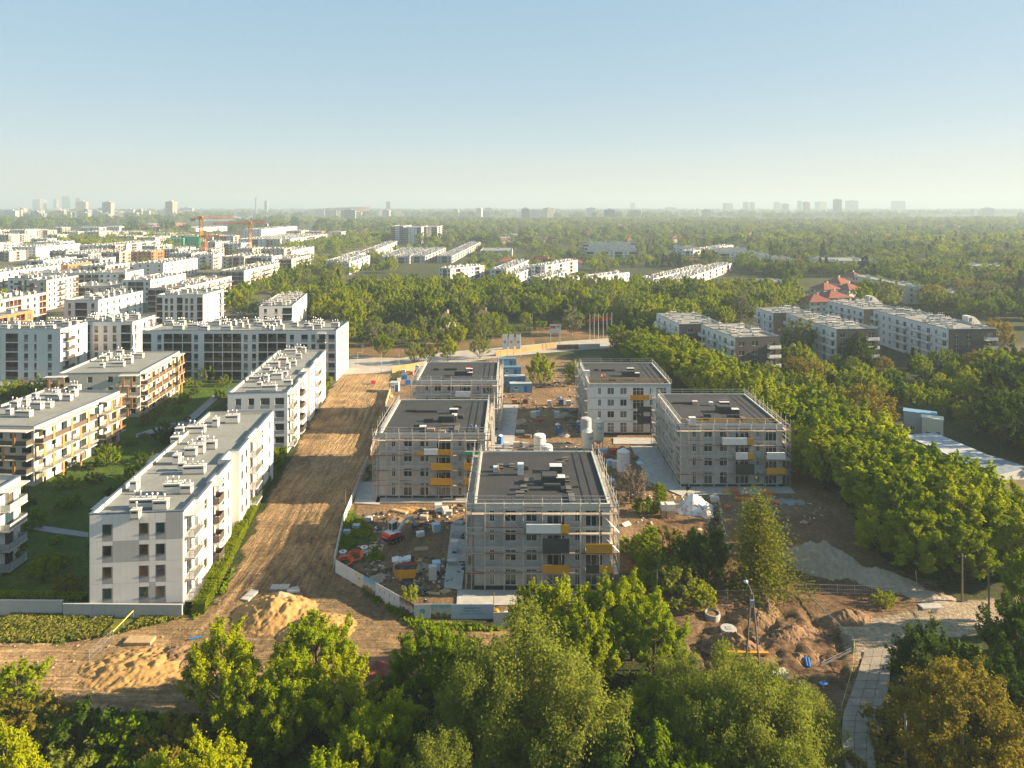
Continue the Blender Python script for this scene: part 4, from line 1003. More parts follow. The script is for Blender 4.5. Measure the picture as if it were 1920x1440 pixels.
for key, (lb, x0, y0, w, d, sides, rend) in dict(
    C1=('grey block shell with dark felt roof, nearest to the hoarding', -5.4, 101.8, 19.4, 21.9, (), False),
    C2=('grey block shell with orange balcony boards beside the muddy track', -24.8, 133.3, 19.8, 23.2, (1,), False),
    C3=('grey block shell at the far end beside the muddy track', -23.4, 173.4, 19.8, 20.6, (1,), False),
    C4=('grey block shell with white balcony boards beside the tree belt', 33.0, 138.8, 19.8, 22.5, (3,), False),
    C5=('block shell with white walls and bare front behind the silos', 18.4, 170.4, 19.7, 22.8, (3,), True)).items():
    BL[key] = site_block(lb, x0, y0, w, d, hash(key) % 97, sides, rend) + (x0, y0, w, d)
Z = lambda s: 0.55+2.8*s
r1 = BL['C1'][0]; W_, Y_, K_ = 'boardw', 'yellow', 'membrane'
slabs_balcony(r1, 7.4, 6.1, Z(3), [(0.6,W_,1.25),(0.0,W_,1.2),(0.2,W_,1.25),(0.2,Y_,1.2)]); slabs_balcony(r1, 9.7, 3.8, Z(2), [(1.0,K_,2.1)]); slabs_balcony(r1, 9.7, 3.8, Z(1), [(1.0,Y_,1.15)])
slabs_balcony(r1, 15.8, 3.8, Z(2), [(1.0,Y_,1.3)]); slabs_balcony(r1, 15.8, 3.8, Z(1), [(0.5,K_,1.15),(0.5,Y_,1.0)])
r2 = BL['C2'][0]
slabs_balcony(r2, 7.2, 6.4, Z(3), [(0.2,Y_,0.7),(0.4,W_,1.1),(0.4,Y_,1.0)]); slabs_balcony(r2, 9.7, 3.9, Z(2), [(1.0,Y_,1.3)]); slabs_balcony(r2, 9.7, 3.9, Z(1), [(1.0,Y_,1.3)])
slabs_balcony(r2, 15.9, 3.7, Z(2), [(1.0,Y_,1.3)]); slabs_balcony(r2, 15.9, 3.7, Z(1), [(1.0,Y_,1.3)]); slabs_balcony(r2, 15.9, 3.7, Z(3), [(1.0,'netgreen',0.6)])
r3 = BL['C3'][0]; slabs_balcony(r3, 9.7, 3.9, Z(3), [(0.95,W_,1.3),(0.05,Y_,1.1)])
r4 = BL['C4'][0]
slabs_balcony(r4, 7.6, 6.1, Z(3), [(0.41,W_,1.35),(0.38,W_,1.35),(0.21,Y_,1.25)]); slabs_balcony(r4, 10.2, 3.6, Z(2), [(0.65,W_,1.3),(0.35,Y_,1.25)]); slabs_balcony(r4, 10.2, 3.6, Z(1), [(1.0,K_,1.9)])
slabs_balcony(r4, 16.2, 3.6, Z(2), [(1.0,W_,1.3)]); slabs_balcony(r4, 16.2, 3.6, Z(1), [(0.5,Y_,1.2),(0.5,Y_,1.2)])
r5 = BL['C5'][0]
slabs_balcony(r5, 9.6, 4.6, Z(3), [(0.5,Y_,1.2),(0.5,Y_,1.2)]); slabs_balcony(r5, 11.3, 3.6, Z(2), [(1.0,K_,1.3)]); slabs_balcony(r5, 11.3, 3.6, Z(1), [(1.0,K_,1.8)])
for key, lb, sides, tr_ in (('C1','steel scaffolding with red rails round the block nearest the hoarding',(0,1,3),None),('C2','steel scaffolding round the block with orange balcony boards',(0,1,3),None),
    ('C3','steel scaffolding round the far block beside the muddy track',(0,1,3),None),('C4','steel scaffolding round the block beside the tree belt',(0,1,3),'yellow'),('C5','scaffolding left on the side of the white-walled block shell',(3,),'yellow')):
    root, ro, H, zr, sh, base, x0, y0, w, d = BL[key]
    scaffold(lb, x0, y0, w, d, H, sh, base, len(key)+ord(key[1]), sides, tr_)
clutter_roof(BL['C1'][1], BL['C1'][3], -5.4, 101.8, [('step',938,876,1.0,0.8,0.5),('step',960,874,0.9,0.8,0.4),('vent',1042,884,1.9,1.4,1.0),('dark',1030,905,2.5,2.2,1.3),('vent',1051,908,1.3,1.3,1.2),('dark',1035,918,2.6,0.8,0.8),
   ('step',1061,900,1.0,1.1,0.5),('step',992,906,1.5,1.4,0.6),('step',982,918,1.0,0.9,0.6),('step',975,928,1.3,0.8,0.5),('step',1066,920,0.8,1.4,0.5),('step',1072,936,0.9,3.0,0.35),('step',1060,862,1.1,0.7,0.4),('step',1052,870,1.3,0.7,0.4),('dark',1080,914,1.0,0.2,0.15),('dark',985,880,1.0,0.7,0.5)])
clutter_roof(BL['C2'][1], BL['C2'][3], -24.8, 133.3, [('dark',838,790,3.2,1.6,1.1),('vent',851,775,1.7,1.0,0.9),('vent',852,788,1.0,1.6,1.1),('dark',862,783,1.6,1.4,0.5),('dark',800,773,4.5,0.5,0.35),('dark',772,772,2.4,0.5,0.35),('dark',785,802,1.8,0.8,0.6),('step',845,800,3.6,0.6,0.5),('vent',793,806,1.2,1.0,0.7),('step',856,806,0.9,3.2,0.4),('dark',803,790,1.8,0.8,0.5),('dark',858,765,1.8,0.6,0.4)])
clutter_roof(BL['C3'][1], BL['C3'][3], -23.4, 173.4, [('dark',866,704,3.6,1.6,1.1),('vent',880,698,1.6,0.9,0.9),('vent',881,705,1.3,0.9,0.9),('dark',845,694,3.4,0.5,0.4),('dark',818,694,1.6,0.5,0.4),('dark',842,707,2.0,0.6,0.5),('dark',830,714,1.4,0.6,0.5)])
clutter_roof(BL['C4'][1], BL['C4'][3], 33.0, 138.8, [('dark',1356,772,2.8,1.9,1.2),('vent',1378,775,1.5,1.2,0.9),('vent',1358,760,2.0,0.8,0.7),('step',1358,754,1.8,0.6,0.5),('dark',1280,757,4.5,0.5,0.3),('dark',1326,782,1.4,0.8,0.6),('dark',1323,787,1.4,0.6,0.4),('step',1392,785,0.9,2.6,0.35),('dark',1378,782,3.2,0.5,0.4)])
clutter_roof(BL['C5'][1], BL['C5'][3], 18.4, 170.4, [('dark',1178,705,3.2,1.7,1.2),('vent',1182,697,1.8,0.9,0.9),('vent',1194,706,1.3,0.9,0.9),('dark',1140,696,3.6,0.5,0.4),('dark',1118,695,1.0,0.5,0.4),('step',1180,712,2.4,0.6,0.4),('dark',1148,714,1.6,0.7,0.5)])
# ---------------------------------------------------------------- things on and around the site
def text_mesh(s, size, m, ext=0.004):
    cu = bpy.data.curves.new('lettering', 'FONT'); cu.body = s; cu.size = size; cu.align_x = 'CENTER'; cu.align_y = 'CENTER'; cu.extrude = ext; cu.resolution_u = 2
    o = bpy.data.objects.new('lettering_source', cu); COL.objects.link(o)
    dg = bpy.context.evaluated_depsgraph_get(); me = bpy.data.meshes.new_from_object(o.evaluated_get(dg)); bpy.data.objects.remove(o); bpy.data.curves.remove(cu)
    me.materials.clear(); me.materials.append(m); me.transform(Matrix.Rotation(R(90), 4, 'X')); return me
def disc(r, n=20, t=0.01): return MB().cyl((0,0,0),(0,-t,0),r,n=n)
# ------------------------------------------------ hoarding with prints
def picture_mat(name, sky_c, mid_c, low_c):
    m, t, N, L = nt(name); out = N.new('ShaderNodeOutputMaterial'); b = N.new('ShaderNodeBsdfPrincipled'); L.new(b.outputs[0], out.inputs[0]); b.inputs['Roughness'].default_value = 0.5
    tc = N.new('ShaderNodeTexCoord'); sx = N.new('ShaderNodeSeparateXYZ'); L.new(tc.outputs['Object'], sx.inputs[0]); nz = N.new('ShaderNodeTexVoronoi'); nz.inputs['Scale'].default_value = 2.2; L.new(tc.outputs['Object'], nz.inputs['Vector'])
    ad = N.new('ShaderNodeMath'); ad.operation = 'MULTIPLY_ADD'; L.new(nz.outputs[0], ad.inputs[0]); ad.inputs[1].default_value = 0.9; L.new(sx.outputs[2], ad.inputs[2])
    mr = N.new('ShaderNodeMapRange'); mr.inputs[1].default_value = 0.1; mr.inputs[2].default_value = 2.2; L.new(ad.outputs[0], mr.inputs[0])
    cr = N.new('ShaderNodeValToRGB'); e = cr.color_ramp.elements; e[0].color = (*low_c, 1); e[1].color = (*sky_c, 1); q = e.new(0.45); q.color = (*mid_c, 1); q2 = e.new(0.62); q2.color = (0.45, 0.45, 0.44, 1); L.new(mr.outputs[0], cr.inputs[0]); L.new(cr.outputs[0], b.inputs['Base Color'])
    return m
PICA = picture_mat('print_building_blue', (0.10,0.36,0.62), (0.20,0.15,0.08), (0.05,0.05,0.015)); PICB = picture_mat('print_interior', (0.08,0.07,0.05), (0.03,0.025,0.02), (0.28,0.27,0.25)); PICC = picture_mat('print_building_green', (0.16,0.38,0.46), (0.10,0.14,0.08), (0.03,0.035,0.02))
M['hoard'] = mat('hoarding_white', (0.52,0.55,0.58), 0.6, 0.06, 0.8); M['hoardblue'] = mat('hoarding_blue_tint', (0.40,0.50,0.64), 0.6, 0.1, 0.5); M['hoardcream'] = mat('hoarding_cream', (0.56,0.54,0.47), 0.6, 0.06)
def hoarding(lab, a, b, panels, h=1.95, z0=0.05):
    a = Vector(a); b = Vector(b); d = b-a; L_ = d.length; ang = math.atan2(d.y, d.x)
    root = thing('site_hoarding', lab, 'hoarding', (a.x, a.y, 0), ang); out_ = []
    for (f0, f1, m_) in panels:
        x0, x1 = f0*L_, f1*L_
        o = obj('panel', MB().box(0.008, -0.025, 0, x1-x0-0.008, 0.025, h).mesh('panel', m_), root, (x0, 0, z0)); out_.append((o, x1-x0))
    for i in range(int(L_/2.5)+1):
        obj('post', CACHE.setdefault(('hpost', h), MB().box(-0.04, 0.03, 0, 0.04, 0.11, h+0.05).mesh('post', M['oldwood'])), root, (min(i*2.5+0.1, L_-0.1), 0, z0))
        obj('prop', CACHE.setdefault(('hprop', h), MB().cyl((0,0.1,h*0.8),(0,1.3,0),0.04,n=4).mesh('prop', M['oldwood'])), root, (min(i*2.5+0.1, L_-0.1), 0, z0))
    return root, out_
def letter(o, s, size, x, z, m): obj('lettering', text_mesh(s, size, m), o, (x, -0.034, z))
h1, ps = hoarding('printed hoarding slanting along the muddy track', G(629,1074), G(776,1161), [(0,0.27,M['hoard']),(0.27,0.385,M['hoardcream']),(0.385,0.54,PICA),(0.54,0.835,M['hoard']),(0.835,1,PICB)])
letter(ps[0][0], '— — — — —', 0.30, ps[0][1]*0.52, 1.35, M['darktext']); letter(ps[0][0], '— — — —', 0.26, ps[0][1]*0.56, 1.0, M['darktext']); letter(ps[0][0], '— —', 0.2, ps[0][1]*0.58, 0.72, M['darktext'])
obj('emblem', disc(0.16, 14).mesh('emblem', M['teal']), ps[1][0], (ps[1][1]*0.5, -0.03, 1.15)); obj('emblem', disc(0.15, 14).mesh('emblem', M['skipy']), ps[1][0], (ps[1][1]*0.2, -0.03, 1.5)); letter(ps[1][0], '— — —', 0.26, ps[1][1]*0.5, 0.8, M['darktext']); letter(ps[1][0], '— —', 0.22, ps[1][1]*0.5, 0.5, M['redp'])
for i in range(4): obj('icon', MB().box(-0.05, -0.008, 0, 0.05, 0, 0.3).box(-0.12, -0.007, -0.16, 0.12, 0, -0.12).mesh('icon', M['darktext']), ps[3][0], (ps[3][1]*(0.18+0.21*i), -0.028, 1.15))
h2, ps = hoarding('printed hoarding with teal emblem and building picture facing the camera', G(776,1161), G(925,1161), [(0,0.215,M['hoard']),(0.215,0.47,PICC),(0.47,1,M['hoardblue'])])
obj('emblem', disc(0.34, 22).mesh('emblem', M['teal']), ps[0][0], (ps[0][1]*0.5, -0.03, 1.0)); obj('emblem_ring', MB().cyl((-0.12,-0.043,-0.05),(0.12,-0.043,0.12),0.03,n=6).mesh('emblem_ring', M['whitep']), ps[0][0], (ps[0][1]*0.5, 0, 1.0))
w_ = ps[2][1]; letter(ps[2][0], 'ANANASOWA', 0.34, w_*0.5, 1.42, M['darktext']); letter(ps[2][0], 'STREFY RELAKSU', 0.34, w_*0.5, 1.02, M['bluetext']); letter(ps[2][0], 'ORAZ CO-WORKING', 0.34, w_*0.5, 0.68, M['bluetext'])
h3, ps = hoarding('white hoarding half hidden behind the bright green trees', G(925,1177), G(1242,1172), [(0,0.2,M['hoard']),(0.2,0.4,M['hoardblue']),(0.4,0.6,M['hoard']),(0.6,0.8,M['hoard']),(0.8,1,M['hoardblue'])])
obj('emblem', disc(0.17, 14).mesh('emblem', M['teal']), ps[0][0], (ps[0][1]*0.5, -0.03, 1.45)); letter(ps[0][0], '72 IOS SWIT', 0.42, ps[0][1]*0.52, 0.95, M['darktext']); letter(ps[0][0], '— — — —', 0.26, ps[0][1]*0.52, 0.55, M['darktext'])
hoarding('low plywood hoarding beside the muddy track', G(643,985), G(690,868), [(i/10, (i+1)/10, M['boardw']) for i in range(10)], 1.5)
hoarding('white fence panels at the bend of the muddy track', G(626,1066), G(643,987), [(i/7, (i+1)/7, M['boardw']) for i in range(7)], 1.6)
hoarding('plywood fence between the far shell and the track', G(692,862), G(732,735), [(i/14, (i+1)/14, M['plank'] if i % 4 else M['wood2']) for i in range(14)], 1.4)
hoarding('orange plywood fence along the street by the banners', G(930,668), G(1042,652), [(i/12, (i+1)/12, M['yellow2']) for i in range(12)], 2.0)
hoarding('orange plywood fence behind the site store', G(735,700), G(800,688), [(i/8, (i+1)/8, M['yellow2']) for i in range(8)], 2.0)
hoarding('dark board fence along the street corner', G(1044,656), G(1125,654), [(i/8, (i+1)/8, M['brown'] if i < 4 else M['lgrey']) for i in range(8)], 1.9)
# ------------------------------------------------ perimeter wall of the white estate
for (a, b, lb, h) in (((-110,1152),(118,1153),'low grey perimeter wall behind the rough grass',1.9),((119,1156),(342,1158),'low pale perimeter wall under the white gable',1.7)):
    p = G(*a); q = G(*b); d = q-p; L_ = d.length; w_ = thing('perimeter_wall', lb, 'wall', (p.x, p.y, 0), math.atan2(d.y, d.x)); n_ = max(2, int(L_/4))
    for i in range(n_): obj('wall_panel', MB().box(i*L_/n_+0.01, -0.12, -0.3, (i+1)*L_/n_-0.01, 0.12, h).mesh('wall_panel', M['lgrey']), w_)
    obj('coping', MB().box(-0.02, -0.16, h+0.001, L_+0.02, 0.16, h+0.08).mesh('coping', M['lgrey']), w_)
# ------------------------------------------------ excavator
def excavator(lab, px, py, rz):
    p = GZ(px, py); t_ = thing('excavator', lab, 'excavator', p, rz)
    for y in (-1.0, 1.0):
        b = MB(); pts = [(-1.5,0.35),(-1.25,0.05),(1.25,0.05),(1.5,0.35),(1.25,0.65),(-1.25,0.65)]
        b.poly([(x, y-0.22, z) for x, z in pts]); b.poly([(x, y+0.22, z) for x, z in pts[::-1]])
        for (q, r_) in zip(pts, pts[1:]+pts[:1]): b.quad((q[0],y-0.22,q[1]),(q[0],y+0.22,q[1]),(r_[0],y+0.22,r_[1]),(r_[0],y-0.22,r_[1]))
        tk = obj('track', b.mesh('track', M['black']), t_)
        for x in (-1.1, -0.4, 0.4, 1.1): obj('wheel', CACHE.setdefault('rol', MB().cyl((0,-0.25,0),(0,0.25,0),0.2,n=10).mesh('wheel', M['rail'])), tk, (x, y, 0.35))
    obj('undercarriage', MB().box(-0.9,-0.78,0.3,0.9,0.78,0.75).mesh('undercarriage', M['rail']), t_)
    b = MB(); prof = [(-1.5,0.8),(0.9,0.8),(0.9,1.3),(-0.1,1.55),(-1.35,1.6),(-1.6,1.3)]
    b.poly([(x,-1.0,z) for x,z in prof],1); b.poly([(x,1.0,z) for x,z in prof[::-1]],1)
    for i,(q,r_) in enumerate(zip(prof, prof[1:]+prof[:1])): b.quad((q[0],-1.0,q[1]),(q[0],1.0,q[1]),(r_[0],1.0,r_[1]),(r_[0],-1.0,r_[1]), 0 if i in (2,3) else 1)
    bd = obj('body', b.mesh('body', [M['whitep'], M['redp']]), t_); obj('counterweight', MB().box(-1.85,-0.9,0.85,-1.52,0.9,1.35).mesh('counterweight', M['redp']), bd)
    obj('lettering', text_mesh('TAKEUCHI', 0.26, M['whitep']), bd, (-1.87, 0, 1.1), R(-90))
    c = MB(); 
    for (x, y) in ((-0.3,0.05),(-0.3,0.95),(0.85,0.05),(0.85,0.95)): c.box(x-0.04,y-0.04,1.5,x+0.04,y+0.04,2.75)
    c.box(-0.4,0.0,2.75,0.95,1.0,2.85); cb_ = obj('cab', c.mesh('cab', M['whitep']), t_)
    g = MB(); g.box(-0.27,0.06,1.62,0.82,0.07,2.72); g.box(-0.27,0.93,1.62,0.82,0.94,2.72); g.box(-0.3,0.12,1.62,-0.29,0.9,2.72); g.box(0.84,0.12,1.62,0.85,0.9,2.72); obj('cab_glass', g.mesh('cab_glass', M['glass']), cb_)
    def arm(pp, w0, m_, nm):
        b = MB()
        for (q, r_) in zip(pp[:-1], pp[1:]):
            q = Vector(q); r_ = Vector(r_); d = (r_-q); up = Vector((0,1,0)).cross(d).normalized(); b.obox((q+r_)/2, d*0.53, (0, 0.16, 0), up*w0)
        return obj(nm, b.mesh(nm, m_), t_)
    arm([(0.7,-0.3,1.3),(2.1,-0.3,2.9),(3.6,-0.3,2.7)], 0.2, M['whitep'], 'boom'); arm([(3.6,-0.3,2.75),(4.3,-0.3,1.2)], 0.15, M['lgrey'], 'dipper')
    b = MB(); b.cyl((1.0,-0.3,1.25),(2.2,-0.3,2.3),0.07,n=6); obj('ram', b.mesh('ram', M['pipe']), t_)
    b = MB(); pr = [(4.1,1.3),(4.5,1.2),(4.6,0.6),(4.1,0.35),(3.8,0.7)]
    b.poly([(x,-0.75,z) for x,z in pr]); b.poly([(x,0.15,z) for x,z in pr[::-1]])
    for (q,r_) in zip(pr[1:], pr[2:]): b.quad((q[0],-0.75,q[1]),(q[0],0.15,q[1]),(r_[0],0.15,r_[1]),(r_[0],-0.75,r_[1]))
    obj('bucket', b.mesh('bucket', M['rail']), t_)
    obj('dozer_blade', MB().box(-2.1,-1.1,0.1,-1.98,1.1,0.6).box(-1.98,-0.6,0.25,-0.9,-0.5,0.4).box(-1.98,0.5,0.25,-0.9,0.6,0.4).mesh('dozer_blade', M['rail']), t_)
excavator('white and red excavator in the mud beside the hoarding', 738, 1012, R(48))
# ------------------------------------------------ skips
def skip(lab, px, py, rz, key, fill):
    p = GZ(px, py); t_ = thing('skip', lab, 'skip', p, rz); b = MB(); L0, L1, W0, H_ = 1.35, 1.85, 0.9, 1.35
    lo = [(-L0,-W0,0.1),(L0,-W0,0.1),(L0,W0,0.1),(-L0,W0,0.1)]; hi = [(-L1,-W0,H_),(L1,-W0,H_),(L1,W0,H_),(-L1,W0,H_)]; li = [(x*0.95,y*0.93,0.2) for x,y,z in lo]; hi2 = [(x*0.95,y*0.93,H_) for x,y,z in hi]
    b.poly(lo[::-1])
    for i in range(4):
        j = (i+1)%4; b.quad(lo[i],lo[j],hi[j],hi[i]); b.quad(li[j],li[i],hi2[i],hi2[j],1); b.quad(hi[i],hi[j],hi2[j],hi2[i])
    b.poly(li,1); obj('body', b.mesh('body', [M[key], M['rail']]), t_)
    for x in (-0.9,0,0.9): obj('rib', MB().box(x-0.06,-W0-0.06,0.2,x+0.06,-W0-0.003,H_-0.1).mesh('rib', M[key]), t_)
    for (x, s) in ((-1.55,-1),(1.55,1)): obj('lug', MB().cyl((x,-W0-0.25,0.9),(x,W0+0.25,0.9),0.07,n=7).mesh('lug', M['rail']), t_)
    fl = MB()
    rr_ = random.Random(px)
    if fill == 'sacks':
        for i in range(9):
            x = rr_.uniform(-1.3,1.3); y = rr_.uniform(-0.6,0.6); fl.obox((x,y,1.3+rr_.uniform(0,0.2)),(0.45,rr_.uniform(-.1,.1),0.1),(rr_.uniform(-.1,.1),0.35,0.1),(0,0.05,rr_.uniform(0.08,0.2)))
        obj('white_sacks', fl.mesh('white_sacks', M['whitep']), t_, label='white plastic sacks heaped in the skip')
    else:
        for i in range(14): fl.obox((rr_.uniform(-1.2,1.2),rr_.uniform(-0.6,0.6),0.75+rr_.uniform(-.1,.1)),(0.3,rr_.uniform(-.1,.1),rr_.uniform(-.1,.1)),(0,0.2,0),(0,0,0.12))
        obj('rubble', fl.mesh('rubble', M['redbrick']), t_)
skip('yellow waste skip half full of rubble', 761, 1082, R(3), 'skipy', 'rubble'); skip('red waste skip heaped with white sacks', 757, 1066, R(5), 'skipr', 'sacks')
# ------------------------------------------------ silos
def silo(lab, x, y, r, zb, zt, key, txt, tcol, rz=0.0, flat=False):
    t_ = thing('silo', lab, 'silo', (x, y, hgt(x, y)), rz); b = MB()
    b.lathe([(0.25, zb-1.0), (r, zb), (r, zt-0.5), (r*0.97, zt-0.45)] + ([(r*0.9, zt-0.25), (0.2, zt-0.15)] if flat else [(0.25, zt+0.15), (0.12, zt+0.2)]), 20)
    obj('tank', b.mesh('tank', M[key], smooth=False), t_)
    for k in range(4):
        a = R(45+90*k); obj('leg', MB().cyl((r*0.8*math.cos(a), r*0.8*math.sin(a), 0), (r*0.8*math.cos(a), r*0.8*math.sin(a), zb+0.3), 0.07, n=6).mesh('leg', M['pipe']), t_)
    obj('ladder', MB().tube([(r+0.05,-0.2,0.4),(r+0.05,-0.2,zt-0.5)],0.025).tube([(r+0.05,0.2,0.4),(r+0.05,0.2,zt-0.5)],0.025).mesh('ladder', M['pipe']), t_)
    obj('hoop', MB().lathe([(r+0.03, zb+0.1), (r+0.03, zb+0.22)], 20).lathe([(r+0.03, zt-0.75), (r+0.03, zt-0.63)], 20).mesh('hoop', M['pipe']), t_)
    for (s, sz, z) in txt:
        me = text_mesh(s, sz, M[tcol], 0.003)
        for v in me.vertices:
            th = v.co.x/r; zz = v.co.z; d = v.co.y-0.02; v.co = Vector((math.sin(th)*(r-d), -math.cos(th)*(r-d), zz))
        obj('lettering', me, t_, (0, 0, z))
silo('cream silo with blue lettering, tallest beside the white-walled shell', 19.4, 160, 1.25, 2.4, 7.0, 'cream', [('bau', 1.2, 5.3), ('— —', 0.5, 4.2), ('— —', 0.7, 3.3)], 'bluetext', R(20))
silo('cream silo with blue lettering in front of the grey-white silo', 16.4, 154, 1.3, 2.6, 6.6, 'cream', [('bau', 1.1, 5.0), ('——', 1.0, 3.2)], 'bluetext', R(35))
silo('tall grey-white silo with green print', 17.0, 163.5, 1.25, 2.0, 6.5, 'lgrey', [('— —', 0.7, 5.4), ('—', 0.8, 4.4)], 'greentext', R(30), True)
silo('white silo beside the felt roof, tallest of three', 5.9, 152, 1.25, 1.9, 6.3, 'boardw', [('— —', 0.7, 4.2), ('— —', 0.7, 3.4)], 'greentext', R(20), True)
silo('low white silo behind the felt roof', 7.2, 147.5, 1.2, 1.8, 5.6, 'boardw', [('—', 0.5, 3.5)], 'darktext', 0, True)
silo('short white silo nearest to the felt roof edge', 7.6, 143.5, 1.25, 1.6, 5.6, 'boardw', [('—', 0.5, 3.5)], 'darktext', 0, False)
silo('white silo with dark printed lines beside the pink bush', 22.5, 143.5, 1.3, 1.4, 5.8, 'whitep', [('— — —', 0.55, 4.4), ('— — —', 0.5, 3.8), ('— — —', 0.5, 3.2)], 'darktext', R(6), False)
# ------------------------------------------------ portable toilets and cabins
def toilet(lab, px, py, rz=0.0):
    p = GZ(px, py); t_ = thing('portable_toilet', lab, 'portable toilet', p, rz)
    obj('cabin', MB().box(-0.55,-0.55,0.08,0.55,0.55,2.0).mesh('cabin', M['bluep']), t_)
    b = MB(); n = 8; pts = [(-0.58+1.16*i/n, 2.0+0.28*math.sin(math.pi*i/n)) for i in range(n+1)]
    b.poly([(x,-0.58,z) for x,z in pts]); b.poly([(x,0.58,z) for x,z in pts[::-1]])
    for (q,r_) in zip(pts[:-1], pts[1:]): b.quad((q[0],-0.58,q[1]),(q[0],0.58,q[1]),(r_[0],0.58,r_[1]),(r_[0],-0.58,r_[1]))
    obj('roof', b.mesh('roof', M['whitep']), t_); d = obj('door', MB().box(-0.42,-0.585,0.15,0.42,-0.555,1.9).mesh('door', M['bluep']), t_); obj('sign', MB().box(-0.13,-0.60,1.35,0.13,-0.587,1.65).mesh('sign', M['whitep']), d); obj('base', MB().box(-0.6,-0.62,0,0.6,0.62,0.1).mesh('base', M['rail']), t_)
toilet('blue portable toilet beside the second scaffolded block', 937, 833, R(-20)); toilet('blue portable toilet in the middle of the yard', 1046, 812, R(8)); toilet('blue portable toilet in the site store corner', 782, 697, R(10)); toilet('blue portable toilet behind the silos', 1086, 806)
def cabin(lab, px, py, w, d, h, rz, wk, rk):
    p = GZ(px, py); t_ = thing('site_cabin', lab, 'site cabin', p, rz); b = MB(); ops = [dict(x0=w*0.2,x1=w*0.2+1.0,z0=1.0,z1=1.9,d=0.08),dict(x0=w*0.65,x1=w*0.65+0.9,z0=0.15,z1=2.1,d=0.06)]
    for e, (P,U,L_) in enumerate((((-w/2,-d/2),(1,0),w),((w/2,-d/2),(0,1),d),((w/2,d/2),(-1,0),w),((-w/2,d/2),(0,-1),d))): wall(b, P, U, L_, 0.1, h, ops if e == 0 else [])
    obj('wall', b.mesh('wall', M[wk]), t_); add_window(t_, -w/2+w*0.2+0.5, -d/2+0.06, 1.0, 0, 1.0, 0.9, 'white', 1); obj('door', MB().box(-w/2+w*0.65,-d/2+0.03,0.15,-w/2+w*0.65+0.9,-d/2+0.07,2.1).mesh('door', M['bluep']), t_)
    obj('roof', MB().box(-w/2-0.06,-d/2-0.06,h,w/2+0.06,d/2+0.06,h+0.12).mesh('roof', M[rk]), t_)
    fr = MB()
    for (x,y) in ((-1,-1),(1,-1),(1,1),(-1,1)): fr.box(x*w/2-0.07,y*d/2-0.07,0,x*w/2+0.07,y*d/2+0.07,h-0.01)
    obj('corner_posts', fr.mesh('corner_posts', M['bluep']), t_)
M['cabblue'] = mat('cabin_blue', (0.13,0.27,0.40), 0.6, 0.12); M['cabroof'] = mat('cabin_roof_blue', (0.07,0.17,0.26), 0.5, 0.15); M['cabgrey'] = mat('cabin_grey', (0.38,0.42,0.46), 0.6, 0.1)
cabin('grey-blue site cabin, nearest of the cabins behind the far shell', 976, 734, 6.4, 2.6, 2.7, R(4), 'cabblue', 'cabgrey')
for k, (px, py, lb, rk) in enumerate(((965,721,'blue-roofed site cabin behind the grey-blue cabin','cabgrey'),(958,703,'site cabin with blue roof, third of the row','cabroof'),(950,687,'site cabin at the far end of the row','cabroof'))): cabin(lb, px, py, 6.2, 2.5, 2.7, R(4), 'cabblue', rk)
cabin('white gatekeeper hut by the plywood fence', 740, 733, 2.6, 2.4, 2.6, R(-4), 'whitep', 'lgrey')
# ------------------------------------------------ small builder's stock, each item its own thing
def pallet_stack(lab, px, py, w, d, h, mkey, rz=0.0, courses=3, wrapkey=None, z=None, name='pallet_of_blocks', cat='pallet'):
    p = GZ(px, py) if z is None else G(px, py, z); t_ = thing(name, lab, cat, p, rz)
    b = MB()
    for y in (-d/2, -0.05, d/2-0.1): b.box(-w/2,y,0,w/2,y+0.1,0.1)
    b.box(-w/2,-d/2,0.1,w/2,d/2,0.14); obj('pallet', b.mesh('pallet', M['wood2']), t_)
    for i in range(courses):
        z0 = 0.145+i*(h/courses); off = random.uniform(-0.03,0.03)
        obj('block_course', MB().box(-w/2+0.03+off,-d/2+0.03,z0,-0.01+off,d/2-0.03,z0+h/courses-0.015).box(0.01+off,-d/2+0.03,z0,w/2-0.03+off,d/2-0.03,z0+h/courses-0.015).mesh('block_course', M[mkey]), t_)
    if wrapkey: obj('wrapping', MB().box(-w/2-0.01,-d/2-0.01,h*0.55,w/2+0.01,d/2+0.01,h+0.17).mesh('wrapping', M[wrapkey]), t_)
